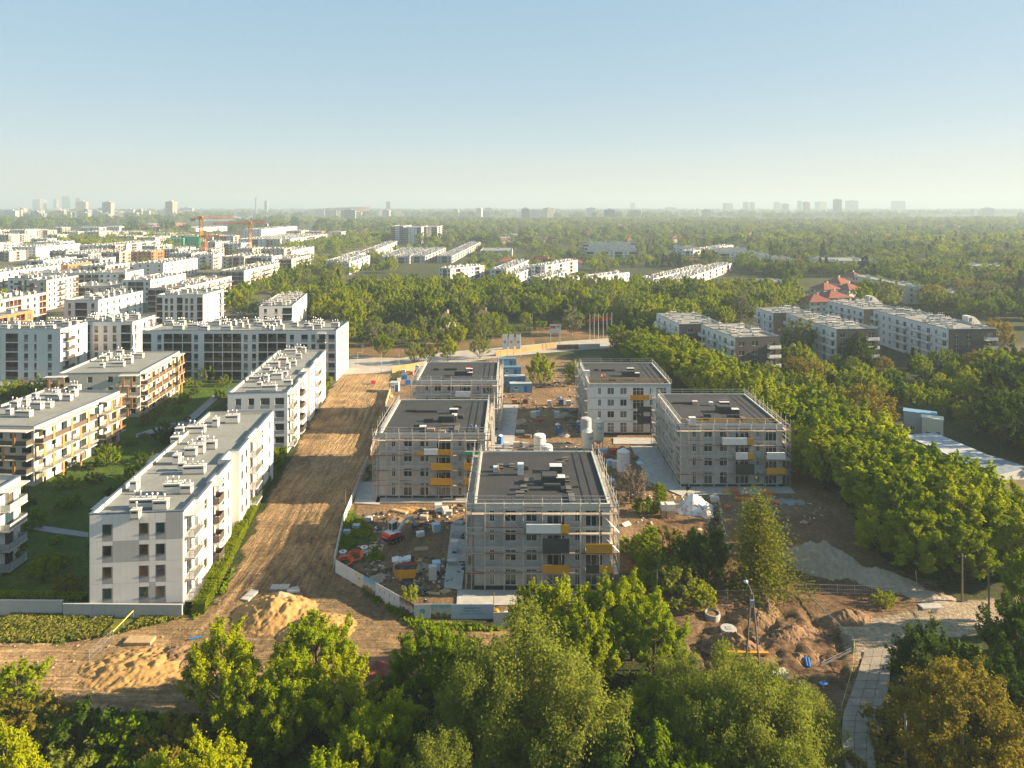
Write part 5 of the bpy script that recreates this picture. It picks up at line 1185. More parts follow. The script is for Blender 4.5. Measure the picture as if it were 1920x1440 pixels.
for (px, py, w, d, h, mk, rz, wr, lb) in ((811,1088,1.2,1.0,1.9,'block',R(5),None,'tall pallet of pale blocks beside the yellow skip'),(818,1072,1.2,1.0,1.4,'block',R(5),'bluepale','wrapped pallet of blocks behind the tall pale pallet'),(818,997,1.2,1.1,1.3,'bluepale',R(25),'bluepale','pale blue wrapped pallet in the middle of the mud'),
    (852,1035,1.1,1.0,1.6,'bluepale',R(0),'whitep','wrapped pallet on the concrete apron'),(822,960,1.3,1.1,1.2,'boardw',R(8),'whitep','white wrapped pallet in front of the second block'),(835,963,1.2,1.1,1.0,'whitep',R(20),None,'white board pallet beside the white wrapped pallet'),(842,968,1.1,1.0,0.9,'block',R(0),None,'small grey pallet by the orange boards'),
    (1000,783,1.3,1.1,1.5,'whitep',R(15),'whitep','white wrapped pallet on the yard rubble'),(1008,779,1.2,1.0,1.3,'bluepale',R(0),None,'pale blue pallet beside the white wrapped pallet'),(1044,783,1.2,1.0,1.5,'bluepale',R(0),'bluepale','light blue pallet standing alone in the yard'),(1030,760,1.2,1.0,1.2,'whitep',R(0),None,'white pallet at the yard edge'),
    (1052,760,1.3,1.1,1.5,'bluep',R(0),None,'blue pallet by the white-walled shell'),(1066,761,1.3,1.1,1.3,'bluepale',R(0),'whitep','pale pallet next to the blue pallet'),(965,757,1.4,1.1,1.1,'orange',R(0),None,'pallet of orange bricks by the scaffold'),(985,757,1.4,1.1,1.2,'redbrick',R(0),None,'pallet of dark red bricks by the scaffold'),
    (1143,872,1.3,1.1,1.2,'bluepale',R(10),None,'pale pallet between the scaffold and the printed silo'),(1153,876,1.2,1.1,1.3,'bluepale',R(0),'whitep','pale wrapped pallet touching the printed silo'),(1140,860,1.6,1.0,0.7,'redbrick',R(0),None,'brick pallet behind the pale pallets'),(1147,908,1.2,1.1,0.9,'bluepale',R(5),None,'blue-white pallet below the pink bush'),
    (1247,968,1.5,1.3,2.1,'wood2',R(3),'whitep','tall tan crate with white top beside the thuja pair'),(1257,969,1.5,1.3,2.2,'wood2',R(3),'whitep','tall tan crate draped in white film'),(1272,957,1.4,1.2,1.2,'beige',R(0),None,'low beige crate by the wrapped heap'),
    (968,838,1.5,1.1,1.0,'beige',R(0),None,'beige pallet behind the felt roof'),(985,838,1.4,1.1,0.9,'lgrey',R(10),None,'grey pallet behind the felt roof'),(950,842,1.2,1.1,1.2,'whitep',R(10),'whitep','white film pallet behind the felt roof'),(668,990,1.3,1.0,0.7,'lgrey',R(0),None,'grey concrete blocks on the grass by the fence'),(650,1003,1.2,0.9,0.7,'lgrey',R(0),None,'second set of grey blocks by the fence'),(690,978,1.4,0.9,0.6,'lgrey',R(0),None,'grey pipes block behind the red barrier')):
    pallet_stack(lb, px, py, w, d, h, mk, rz, 3, wr)
for (px, py, zk, w, h, mk, wr, lb) in ((1298,798,'C4',1.3,1.5,'whitep','whitep','white wrapped pallet on the roof by the tree belt'),(1100,706,'C5',1.5,1.4,'whitep','whitep','white wrapped pallet on the roof of the white-walled shell'),(930,884,'C1',0.9,0.7,'bluepale',None,'grey box on the corner of the nearest felt roof'),(976,890,'C1',1.0,1.7,'boardw',None,'stack of white and black insulation packs on the nearest felt roof'),
    (808,808,'C2',1.5,0.4,'wood2',None,'planks heap at the front of the second felt roof'),(829,812,'C2',1.4,0.4,'wood2',None,'timber sheet pile at the front of the second felt roof'),(877,694,'C3',1.4,0.5,'orangep',None,'orange pack on the far felt roof'),(1303,758,'C4',1.2,0.6,'beige',None,'beige pack on the felt roof by the trees'),(1333,760,'C4',0.9,0.6,'whitep',None,'white roll pack on the felt roof by the trees')):
    pallet_stack(lb, px, py, w, 1.0, h, mk, 0, 3, wr, z=BL[zk][3]+0.01)
# heaps
def heap(name, lab, px, py, rx, ry, h, m_, rz=0.0, seed=0, rough=0.18, n=84, cat=None, ridge=0.0):
    rs = np.random.RandomState(seed); t_ = np.linspace(-1.25, 1.25, n); X, Y = np.meshgrid(t_, t_); sx_, sy_ = rs.uniform(0, 99, 2)
    r_ = np.hypot(X+0.22*(fbm(X+sx_, Y+sy_, 1.6)-0.5), Y+0.22*(fbm(X+sx_+9, Y+sy_+4, 1.6)-0.5)); z = np.clip(1-r_, -0.3, 1)
    z = np.where(z > 0, z**0.85, z)*h + (fbm(X*rx+sx_, Y*ry+sy_, 0.9, 4)-0.5)*rough*2*np.clip(1.2-r_, 0, 1)*1.2 + (fbm(X*rx*3+sx_, Y*ry*3+sy_, 0.9, 3)-0.5)*rough*0.7 + (fbm(X*rx*8+sx_, Y*ry*8+sy_, 0.9, 3)-0.5)*rough*0.35
    I_ = np.arange(n*n).reshape(n, n); Q_ = np.stack([I_[:-1,:-1], I_[:-1,1:], I_[1:,1:], I_[1:,:-1]], -1).reshape(-1, 4)
    p = GZ(px, py); o = obj(name, npmesh(name, np.stack([X.ravel()*rx, Y.ravel()*ry, z.ravel()], 1), Q_, m_, smooth=True), None, (p.x, p.y, p.z-0.05), rz); tag(o, lab, cat or name.replace('_', ' '))
    return o
M['sand'] = mat('yellow_sand', (0.33,0.20,0.075), 0.95, 0.22, 0.6, bump=0.5); M['palesand'] = mat('pale_sand', (0.33,0.24,0.145), 0.95, 0.15, 0.8, bump=0.4); M['soil'] = mat('loose_soil', (0.17,0.105,0.058), 0.95, 0.3, 0.8, bump=0.8); M['gravel'] = mat('grey_gravel', (0.30,0.245,0.185), 0.95, 0.2, 1.4, bump=0.7)
heap('sand_heap', 'tall yellow sand heap on the track before the hoarding', 520, 1150, 5.5, 4.2, 1.9, M['sand'], R(-10), 1, 0.5); heap('sand_heap', 'second yellow sand heap with dark shaded face', 595, 1180, 5.2, 4.0, 1.6, M['sand'], R(15), 2, 0.45)
heap('sand_heap', 'pale sand crest on top of the tall heap', 525, 1135, 3.0, 2.0, 2.0, M['palesand'], 0, 3, 0.2); heap('soil_bank', 'ochre soil bank with track marks left of the green trees', 265, 1250, 6.8, 4.2, 1.1, M['sand'], R(8), 4, 0.55); heap('soil_bank', 'lower brown soil bank beside the blue hose', 330, 1235, 4.5, 3.2, 0.9, M['soil'], R(-5), 5, 0.5)
heap('gravel_heap', 'long grey gravel heap under the tree belt', 1540, 1058, 6.4, 4.4, 3.6, M['gravel'], R(-25), 6, 0.8); heap('gravel_heap', 'low tail of the grey gravel heap', 1640, 1085, 7.0, 3.2, 1.6, M['gravel'], R(-28), 7, 0.5); heap('gravel_heap', 'small grey gravel patch by the sandy lane', 1745, 1120, 3.5, 2.0, 0.5, M['gravel'], R(-15), 8, 0.15)
for k, (px, py, rx, ry, h, lb) in enumerate(((1375,1215,3.0,1.6,1.5,'ridge of dug soil left of the leaning lamp frame'),(1410,1160,3.2,1.8,1.3,'dug soil mound behind the lamp frame'),(1590,1160,3.6,1.6,1.4,'dark soil mound at the head of the sandy lane'),(1480,1190,3.6,1.6,0.9,'soil ridge beside the trench'),(1500,1235,3.0,1.4,0.9,'soil mound with loose stones'),(1345,1245,2.4,2.0,1.1,'soil mound next to the bright bush'),(1440,1140,4.0,1.4,0.8,'low soil bank with track marks'))): heap('soil_mound', lb, px, py, rx, ry, h, M['soil'], R(-20+15*k), 20+k, 0.5)
for k, (px, py, rx, ry, h, mk, lb) in enumerate(((765,955,4.0,1.4,0.6,'sand','sandy rubble strip in front of the second block'),(850,965,2.0,1.0,0.4,'soil','dark rubble by the white pallets'),(735,975,1.8,1.4,0.9,'soil','dark soil heap behind the excavator'),(710,1085,1.6,1.0,0.35,'gravel','grey rubble beside the skip'),(790,1065,1.4,1.2,0.7,'gravel','grey rubble heap behind the skips'),(705,1255,2.2,1.8,0.9,'redbrick','heap of broken bricks beside the mid green tree'),
    (975,790,2.5,1.6,0.5,'gravel','grey rubble along the yard strip'),(1060,778,3.5,2.0,0.7,'gravel','grey scaffold scrap heap by the white-walled shell'),(1060,815,2.0,1.5,0.8,'gravel','rubble beneath the silos'),(1325,965,1.6,1.2,1.6,'beige','heap of beige sacks by the blue spruce'))): heap('rubble_heap', lb, px, py, rx, ry, h, M[mk], R(10*k), 40+k, 0.35, 34)
# wrapped material heap and tarpaulin
def film_mat():
    m, t, N, L = nt('wrapped_film'); out = N.new('ShaderNodeOutputMaterial'); b = N.new('ShaderNodeBsdfPrincipled'); L.new(b.outputs[0], out.inputs[0]); b.inputs['Roughness'].default_value = 0.35
    tc = N.new('ShaderNodeTexCoord'); v = N.new('ShaderNodeTexVoronoi'); v.inputs['Scale'].default_value = 1.6; L.new(tc.outputs['Object'], v.inputs['Vector']); cr = N.new('ShaderNodeValToRGB'); cr.color_ramp.interpolation = 'CONSTANT'; e = cr.color_ramp.elements
    e[0].color = (0.55,0.56,0.57,1); e[1].position = 0.3; e[1].color = (0.36,0.40,0.45,1)
    for p_, c_ in ((0.5,(0.62,0.60,0.56)),(0.7,(0.22,0.26,0.34)),(0.78,(0.60,0.61,0.62)),(0.93,(0.62,0.26,0.03))): q = e.new(p_); q.color = (*c_, 1)
    sx = N.new('ShaderNodeSeparateColor'); L.new(v.outputs['Color'], sx.inputs[0]); L.new(sx.outputs[0], cr.inputs[0]); L.new(cr.outputs[0], b.inputs['Base Color'])
    return m
heap('wrapped_heap', 'big heap of film-wrapped packs with orange labels', 1300, 955, 4.0, 2.6, 2.9, film_mat(), R(5), 60, 0.6, 46); 
M['tarp'] = mat('tarp_grey_blue', (0.20,0.24,0.28), 0.5, 0.25, 1.5); heap('tarpaulin', 'crumpled grey-blue tarpaulin on the ground by the trees', 1475, 941, 3.2, 1.5, 0.35, M['tarp'], R(-5), 61, 0.15, 40); heap('tarpaulin', 'blue tarpaulin corner behind the dense dark tree', 1292, 1047, 1.0, 0.8, 0.5, M['bluep'], R(20), 62, 0.2, 20)
# loose pipes, rings, planks, coils
def tubes(name, lab, px, py, n, L_, r, mk, rz, cat):
    p = GZ(px, py); t_ = thing(name, lab, cat, (p.x, p.y, p.z), rz)
    for i in range(n): obj('pipe', CACHE.setdefault(('tube', L_, r, mk), MB().cyl((-L_/2,0,r),(L_/2,0,r),r,n=9).mesh('pipe', M[mk])), t_, ((i % 2)*0.1, (i % 3)*2.1*r, (i//3)*1.8*r))
M['terracotta'] = mat('orange_pvc', (0.50,0.17,0.05), 0.5, 0.1)
tubes('pipe_stack', 'orange drain pipes lying behind the larch', 1400, 940, 5, 4.0, 0.16, 'terracotta', R(-8), 'pipes'); tubes('pipe_stack', 'orange pipes pack by the block with white boards', 1382, 925, 6, 2.0, 0.2, 'terracotta', R(80), 'pipes'); tubes('pipe_stack', 'second orange pipes pack near the tarpaulin', 1440, 928, 6, 2.2, 0.18, 'terracotta', R(-5), 'pipes'); tubes('pipe_stack', 'short orange pipe ends standing in the mud', 1368, 952, 3, 0.9, 0.18, 'terracotta', R(70), 'pipes'); tubes('pipe_stack', 'orange pipe pieces at the edge of the tarpaulin', 1452, 945, 3, 2.0, 0.17, 'terracotta', R(-20), 'pipes')
tubes('pipe_stack', 'red barrier tube lying by the fence', 688, 985, 1, 3.0, 0.12, 'redp', R(-60), 'pipes'); tubes('hose', 'blue hose bent over the soil bank', 253, 1252, 1, 2.0, 0.09, 'bluep', R(5), 'hose'); tubes('hose', 'blue pipe piece lying in the pit', 1517, 1245, 2, 1.8, 0.14, 'bluep', R(75), 'hose'); tubes('hose', 'short blue pipe by the tall sand heap', 367, 1198, 1, 1.4, 0.12, 'bluep', R(25), 'hose'); tubes('hose', 'dark blue pipe end in the pit', 1545, 1290, 2, 1.0, 0.14, 'bluep', R(20), 'hose')
def ring(R_, r_, n=26, k=7):
    b = MB(); v0 = 0
    for i in range(n):
        a = 2*math.pi*i/n
        for j in range(k):
            c = 2*math.pi*j/k; b.v.append(((R_+r_*math.cos(c))*math.cos(a), (R_+r_*math.cos(c))*math.sin(a), r_*math.sin(c)+r_))
    for i in range(n):
        for j in range(k): b.f.append((i*k+j, ((i+1)%n)*k+j, ((i+1)%n)*k+(j+1)%k, i*k+(j+1)%k)); b.m.append(0)
    return b
for (px, py, lb, z) in ((645,1056,'coil of orange conduit leaning near the hoarding corner',0.0),(664,1046,'larger coil of orange conduit behind the first coil',0.0)):
    p = GZ(px, py); t_ = thing('conduit_coil', lb, 'coil', p)
    for i in range(4): o = obj('loop', CACHE.setdefault(('ring', 1.1+0.12*(i%2)), ring(1.1+0.12*(i%2), 0.07).mesh('loop', M['orangep'])), t_, (0.05*i, 0.04*i, 0.13*i)); o.rotation_euler = (0.05*i, 0.04*(i-1), 0)
for (px, py, lb, mk) in ((643,1043,'white cable drum beside the orange coils','whitep'),(683,1035,'white and purple cable drum with red core','whitep')):
    p = GZ(px, py); t_ = thing('cable_drum', lb, 'cable drum', p); obj('drum', MB().lathe([(0.6,0),(0.6,0.1),(0.42,0.11),(0.42,0.7),(0.6,0.71),(0.6,0.8),(0.2,0.81)],16).mesh('drum', M[mk]), t_); obj('core', MB().cyl((0,0,0.78),(0,0,0.86),0.22,n=10).mesh('core', M['redp']), t_)
def manhole(lab, px, py, R_, h, lid):
    p = GZ(px, py); t_ = thing('concrete_ring', lab, 'manhole', (p.x, p.y, p.z)); b = MB(); b.lathe([(R_,-0.4),(R_,h),(R_-0.14,h),(R_-0.14,-0.2)],22); b.f.pop(); b.m.pop(); obj('ring', b.mesh('ring', M['concrete']), t_)
    if lid: obj('lid', MB().lathe([(R_,h+0.003),(R_,h+0.14),(R_*0.5,h+0.145)],22).mesh('lid', M['concrete']), t_); obj('hatch', MB().box(-0.35,-0.35,h+0.147,0.35,0.35,h+0.19).mesh('hatch', M['mgrey']), t_)
    else: obj('soil_fill', MB().lathe([(R_-0.16,h-0.2),(0.05,h-0.15)],18).mesh('soil_fill', M['soil']), t_)
manhole('open concrete manhole ring by the olive bush', 1336, 1156, 1.0, 0.6, False); manhole('concrete manhole ring with lid and square hatch', 1366, 1190, 1.0, 0.9, True)
# leaning lamp frame with concrete ballast
p = G(1415, 1262); p.z = hgt(p.x, p.y)-0.1; t_ = thing('lamp_frame', 'leaning timber lamp frame braced in a concrete block', 'lamp frame', p)
apex = Vector((0.0, 1.0, 9.0))
for (x, y) in ((-0.9, 0.6), (0.9, 0.9)): obj('pole', MB().cyl((x,y,0), apex+Vector((x*0.12,0,0)), 0.14, 0.10, 8).mesh('pole', M['oldwood']), t_)
for (x, y) in ((0.8,-2.0),(2.6,-1.6)): obj('stay', MB().cyl((x,y,0.5), apex+Vector((0,0,-4.2)), 0.025, n=5).mesh('stay', M['oldwood']), t_)
obj('crossbar', MB().cyl((-0.55,0.8,4.6),(0.55,0.9,4.6),0.07,n=6).mesh('crossbar', M['oldwood']), t_); la = obj('lamp_arm', MB().tube([apex, apex+Vector((-0.2,0,0.7)), apex+Vector((-0.7,-0.2,1.5))],0.045).mesh('lamp_arm', M['pipe']), t_)
obj('lamp_head', MB().lathe([(0.12,0.25),(0.28,0.1),(0.26,-0.05),(0.1,-0.1)],12,0,tuple(apex+Vector((-0.8,-0.25,1.5)))).mesh('lamp_head', M['bluepale']), t_); obj('distribution_box', MB().box(-0.25,0.75,7.6,0.25,1.0,8.3).mesh('distribution_box', M['lgrey']), t_)
p = GZ(1450, 1272); tag(obj('ballast_block', MB().box(-1.6,-0.6,0,1.6,0.6,0.7).mesh('ballast_block', M['concrete']), None, p, R(5)), 'concrete ballast block at the foot of the lamp frame', 'concrete block')
p = GZ(1400, 1233); tag(obj('beam', MB().box(-2.6,-0.12,0.2,2.6,0.12,0.45).box(-2.6,0.2,0.2,2.6,0.36,0.4).mesh('beam', M['skipy']), None, p, R(-2)), 'yellow beam pair laid across the trench', 'beam')
def slab_item(lab, px, py, w, d, h, mk, rz, name='concrete_slab', cat='slab', tilt=0.0):
    p = GZ(px, py); o = tag(obj(name, MB().box(-w/2,-d/2,0,w/2,d/2,h).box(-w/2+0.1,-d/2+0.1,h,w/2-0.1,d/2-0.1,h+0.02).mesh(name, M[mk]), None, p, rz), lab, cat); o.rotation_euler = (tilt, 0, rz)
for (px, py, w, d, h, mk, rz, nm, lb, tl) in ((262,1205,3.4,1.5,0.35,'wood2',R(0),'timber_form','timber shuttering frame lying by the mesh barrier',0),(525,1103,2.6,1.2,0.3,'concrete',R(3),'concrete_slab','pale concrete slab lying on the track above the sand heap',0.05),(468,1118,1.3,2.4,0.25,'concrete',R(-15),'concrete_slab','narrow concrete slab beside the hedge end',0.05),(550,1110,1.6,1.2,0.3,'concrete',R(30),'concrete_slab','broken concrete slab next to the pale slab',0.1),
    (1745,1138,3.0,1.2,0.3,'concrete',R(5),'concrete_slab','pale concrete slab lying by the sandy lane',0),(655,1237,1.0,1.0,0.7,'membrane',R(20),'crate','dark open crate on the track between the green trees',0),(1176,985,1.8,1.2,0.1,'lgrey',R(40),'board','grey board leaning by the nearest scaffold',0.5),(790,1030,2.2,1.2,0.25,'wood2',R(10),'timber_stack','stack of timber sheets behind the skips',0),(720,1000,2.0,1.0,0.3,'oldwood',R(0),'metal_crate','rusty empty crate left of the excavator',0),
    (812,1112,2.0,0.5,0.08,'wood2',R(-10),'plank','planks lying near the slanting hoarding',0),(835,1108,1.4,1.2,0.06,'wood2',R(40),'board','square plywood board on the mud',0),(790,1105,2.4,0.5,0.08,'oldwood',R(-8),'plank','grey planks on the mud by the slanting hoarding',0),(750,960,3.0,0.9,0.3,'wood2',R(-25),'timber_stack','timber beams on the sandy rubble strip',0),(1330,1010,2.6,1.6,0.25,'wood2',R(15),'timber_stack','pale timber pile behind the dense dark tree',0),
    (1070,835,4.0,0.9,0.05,'wood2',R(2),'board','long sandy board by the silos',0),(1025,832,3.0,1.0,0.05,'wood2',R(2),'board','sandy plywood boards between the silos',0),(735,745,1.0,2.6,0.1,'wood2',R(25),'board','leaning wooden board by the gatekeeper hut',0.4),(1200,870,1.2,1.8,0.25,'bluepale',R(10),'board','blue-white sheets by the concrete yard slab',0)): slab_item(lb, px, py, w, d, h, mk, rz, nm, nm.replace('_', ' '), tl)
# manhole tubes standing by the hoarding (black), yellow bucket
for k, (px, lb) in enumerate(((989,'black plastic chamber behind the hoarding, first from the yellow drum'),(999,'black plastic chamber behind the hoarding, second from the yellow drum'),(1036,'black plastic chamber between the leaves, first of the trio'),(1047,'black plastic chamber between the leaves, second of the trio'),(1058,'black plastic chamber between the leaves, third of the trio'),(1084,'black plastic chamber standing alone behind the leaves'))):
    p = GZ(px, 1163); tag(obj('plastic_chamber', CACHE.setdefault('chamber', MB().lathe([(0.32,0),(0.34,0.3),(0.30,0.32),(0.34,0.36),(0.34,0.7),(0.30,0.72),(0.34,0.76),(0.32,1.5),(0.2,1.6)],14).mesh('plastic_chamber', M['black'])), None, p), lb, 'plastic chamber', 'black plastic chambers behind the hoarding')
p = GZ(931, 1160); tag(obj('drum', MB().lathe([(0.34,0),(0.4,0.3),(0.4,0.9),(0.3,1.2),(0.12,1.25)],14).mesh('drum', M['skipy']), None, p), 'yellow plastic drum behind the hoarding', 'drum')
p = GZ(948, 1161); tag(obj('bulk_bag', MB().lathe([(0.6,0),(0.7,0.4),(0.6,0.8),(0.3,0.95)],10).mesh('bulk_bag', M['beige']), None, p), 'beige bulk bag next to the yellow drum', 'bag')
# ------------------------------------------------ poles and wires
def pole(lab, px, py, H, r=0.13, mk='oldwood', cross=True, lean=(0,0)):
    p = GZ(px, py); t_ = thing('utility_pole', lab, 'utility pole', p); obj('shaft', MB().cyl((0,0,-0.3),(lean[0],lean[1],H),r,r*0.75,8).mesh('shaft', M[mk]), t_)
    if cross:
        obj('crossarm', MB().box(-0.5,-0.05,H-0.5,0.5,0.05,H-0.4).mesh('crossarm', M['rail']), t_)
        for x in (-0.45,0,0.45): obj('insulator', CACHE.setdefault('ins', MB().cyl((0,0,0),(0,0,0.16),0.05,n=6).mesh('insulator', M['whitep'])), t_, (x,0,H-0.4))
    return Vector((p.x, p.y, p.z+H-0.3))
u1 = pole('tall dark utility pole by the sandy lane', 1854, 1174, 7.4); u2 = pole('utility pole behind the weeds of the sandy lane', 1804, 1128, 6.6); u3 = pole('short leaning pole with forked top by the gravel', 1722, 1116, 3.4, 0.08, 'palebark', False, (-0.4,0)); u4 = pole('grey concrete pole in the lower right among the golden leaves', 1698, 1475, 6.9, 0.14, 'concrete', False)
pole('thin site lamp post behind the slanting hoarding', 690, 1096, 5.8, 0.06, 'oldwood', False); pole('thin timber post at the hoarding step', 926, 1176, 4.6, 0.07, 'oldwood', False); pole('thin post with white cap by the dark bushes', 1232, 1128, 4.4, 0.06, 'pipe', False); pole('thin post at the corner of the muddy track fence', 648, 960, 4.0, 0.06, 'oldwood', False); pole('thin leaning post at the fence bend', 617, 1075, 4.6, 0.05, 'oldwood', False)
def wire(lab, a, b, sag=0.5): tag(obj('overhead_wire', MB().tube([a.lerp(b, i/8)+Vector((0,0,-sag*math.sin(math.pi*i/8))) for i in range(9)],0.016,4).mesh('overhead_wire', M['black'])), lab, 'wire')
wire('overhead wire between the two lane poles', u1, u2); wire('overhead wire from the lane pole to the short forked pole', u2, u3+Vector((0,0,0.2))); wire('overhead wire leaving over the tree belt', u1, Vector((75, 90, 7.2))); wire('overhead wire from the tall lane pole to the lamp frame', u1, G(1415,1262)+Vector((0,1,8.6)), 0.9); wire('lower overhead wire leaving over the tree belt', u1+Vector((0,0,-0.5)), Vector((75, 90.3, 6.6)))
# mesh barriers and tape
def barrier(lab, a, b, h=1.1, mk='pipe', name='mesh_barrier', tape=False):
    a = Vector(a); b = Vector(b); d = b-a; L_ = d.length; t_ = thing(name, lab, 'barrier', a, math.atan2(d.y, d.x)); n_ = max(1, int(L_/2.2)); w = L_/n_
    for i in range(n_+1): obj('post', CACHE.setdefault(('bpost', h), MB().cyl((0,0,0),(0,0,h+0.05),0.03,n=5).mesh('post', M['pipe'])), t_, (i*w,0,0))
    for i in range(n_):
        b_ = MB()
        if tape: b_.box(0,-0.01,h-0.15,w,0.01,h)
        else:
            for z in (0.1, h*0.5, h): b_.cyl((0,0,z),(w,0,z),0.02,n=4)
            for q in range(int(w/0.22)): b_.cyl((q*0.22+0.1,0,0.1),(q*0.22+0.1,0,h),0.01,n=3)
        obj('tape' if tape else 'mesh_panel', b_.mesh('panel', M[mk]), t_, (i*w,0,0))
M['tapey'] = mat('tape_yellow', (0.62,0.55,0.08), 0.5)
barrier('silvery mesh barrier standing on the soil bank', GZ(167,1238), GZ(212,1200), 1.3); barrier('yellow tape strung from the barrier to the grass', GZ(212,1200), GZ(250,1160), 1.0, 'tapey', 'tape_barrier', True); barrier('yellow tape along the slab track edge', GZ(1602,1218), GZ(1600,1262), 1.0, 'tapey', 'tape_barrier', True); barrier('yellow tape descending along the pit', GZ(1600,1262), GZ(1578,1340), 1.0, 'tapey', 'tape_barrier', True); barrier('grey kerb barrier along the pit to the sandy lane', GZ(1512,1120), GZ(1600,1205), 0.6, 'lgrey', 'tape_barrier', True)
barrier('mesh fence behind the soil mounds', GZ(1505,1112), GZ(1700,1118), 1.2); barrier('mesh fence behind the dark bushes', GZ(1330,1128), GZ(1500,1122), 1.5); barrier('low mesh barrier lying in the pit', GZ(1455,1270), GZ(1520,1290), 0.4); barrier('low mesh barrier by the tape in the pit', GZ(1540,1250), GZ(1596,1222), 0.5)
# ------------------------------------------------ garages by the tree belt
def garage_row(lab, a, b, dep, h, n, mk, rk, dk, rz_extra=0):
    a = Vector(a); b = Vector(b); d = b-a; L_ = d.length; t_ = thing('garage_row', lab, 'garages', (a.x, a.y, 0), math.atan2(d.y, d.x)); w = L_/n; ops = [dict(x0=i*w+0.12,x1=(i+1)*w-0.12,z0=0.1,z1=h-0.45,d=0.12) for i in range(n)]; bm = MB()
    wall(bm, (0,0), (1,0), L_, 0, h, ops); wall(bm, (L_,0), (0,1), dep, 0, h, []); wall(bm, (L_,dep), (-1,0), L_, 0, h, []); wall(bm, (0,dep), (0,-1), dep, 0, h, []); obj('wall', bm.mesh('wall', M[mk]), t_)
    for i in range(n): obj('garage_door', CACHE.setdefault(('gdoor', round(w,2), h, dk), MB().box(0.14,0.06,0.1,w-0.14,0.1,h-0.46).mesh('garage_door', M[dk])), t_, (i*w,0,0))
    for i in range(n): obj('roof_sheet', CACHE.setdefault(('gsheet', round(w,2), dep, rk), MB().box(0.01,-0.5,0,w-0.01,dep+0.3,0.14).mesh('roof_sheet', M[rk])), t_, (i*w,0,h+0.01*(i%2)))
M['graysheet'] = mat('weathered_roof_sheet', (0.34,0.36,0.38), 0.8, 0.22, 0.4, bump=0.2); M['bluesheet'] = mat('blue_grey_sheet', (0.17,0.21,0.25), 0.7, 0.2, 0.5); M['brownfelt'] = mat('brown_felt', (0.14,0.105,0.07), 0.9, 0.2, 0.5)
def gz0(px, py, z): p = G(px, py, z); p.z = 0; return p
garage_row('grey garages with pale sheet roof hidden by the belt', gz0(1795,862,3.4), gz0(1690,815,3.4), -9, 3.2, 6, 'lgrey', 'graysheet', 'mgrey')
garage_row('garages with blue-grey sheet roof next to the pale ones', gz0(1868,888,3.4), gz0(1800,865,3.4), -10, 3.1, 4, 'lgrey', 'bluesheet', 'mgrey')
garage_row('white doored garage row with brown felt roof at the picture edge', gz0(1985,975,3.8), gz0(1848,898,3.8), -9, 3.5, 8, 'lgrey', 'brownfelt', 'boardw')
cabin('two-storey site cabin with blue trim behind the garages', 1725, 812, 7, 3, 5.2, R(-30), 'cabgrey', 'cabblue'); cabin('cream cabin on stilts behind the garages', 1748, 822, 4.5, 3, 5.0, R(-30), 'cream', 'cream')
# ------------------------------------------------ banners, billboard, flagpoles, lamps
for k, (px, lb) in enumerate(((946,'white banner with teal emblem, first of three by the orange fence'),(958,'white banner with teal emblem, middle of three by the orange fence'),(971,'white banner with teal emblem, last of three by the orange fence'))):
    p = G(px+5, 668); t_ = thing('banner', lb, 'banner', p); obj('mast', MB().cyl((0,0,0),(0,0,8.2),0.08,0.06,8).mesh('mast', M['whitep']), t_)
    bnr = obj('cloth', MB().box(-1.7,-0.01,2.6,-0.06,0.01,8.0).mesh('cloth', M['flagwhite']), t_); obj('emblem', disc(0.5,18,0.02).mesh('emblem', M['teal']), bnr, (-0.88,-0.012,5.2)); obj('emblem_centre', disc(0.26,14,0.02).mesh('emblem_centre', M['whitep']), bnr, (-0.88,-0.034,5.2))
p = G(1041, 655); t_ = thing('billboard', 'white billboard with red panel by the street', 'billboard', p, R(-12))
for x in (-1.8, 1.8): obj('post', MB().cyl((x,0.05,0),(x,0.05,8.5),0.1,n=7).mesh('post', M['pipe']), t_)
bb = obj('board', MB().box(-2.1,-0.08,6.2,2.1,0.0,9.6).mesh('board', M['whitep']), t_); obj('red_panel', MB().box(-1.9,-0.1,7.9,0.2,-0.082,9.0).mesh('red_panel', M['redp']), bb); obj('dark_panel', MB().box(0.5,-0.1,8.3,1.8,-0.082,9.2).mesh('dark_panel', M['mgrey']), bb); obj('lettering', text_mesh('— — —', 0.5, M['whitep']), bb, (-0.85,-0.106,8.45)); obj('lettering', text_mesh('— — — —', 0.4, M['darktext']), bb, (0,-0.09,7.2))
for k, px in enumerate((1106,1114,1122,1131,1138,1147)):
    p = G(px, 637-k); t_ = thing('flagpole', ['pale flagpole nearest the willow','second pale flagpole from the willow','third pale flagpole from the willow','third pale flagpole from the street tree','second pale flagpole from the street tree','pale flagpole nearest the street tree'][k], 'flagpole', p, 0, 'flagpoles by the street'); obj('mast', CACHE.setdefault('fmast', MB().cyl((0,0,0),(0,0,10.4),0.09,0.06,7).mesh('mast', M['cream'])), t_); obj('flag', CACHE.setdefault('flag', MB().box(-1.15,-0.01,7.2,-0.07,0.01,8.4).box(-1.12,-0.009,5.6,-0.07,0.009,7.19,1).mesh('flag', [M['redp'], M['darktext']])), t_)
def lamp(lab, px, py, H=7.5):
    p = G(px, py); t_ = thing('street_lamp', lab, 'street lamp', p); obj('column', CACHE.setdefault(('lcol',H), MB().cyl((0,0,0),(0,0,H),0.08,0.05,7).mesh('column', M['pipe'])), t_); obj('arm', CACHE.setdefault(('larm',H), MB().tube([(0,0,H),(0.3,0,H+0.25),(1.0,0,H+0.3)],0.04).mesh('arm', M['pipe'])), t_); obj('lantern', CACHE.setdefault(('llan',H), MB().box(0.9,-0.12,H+0.22,1.5,0.12,H+0.36).mesh('lantern', M['lgrey'])), t_)
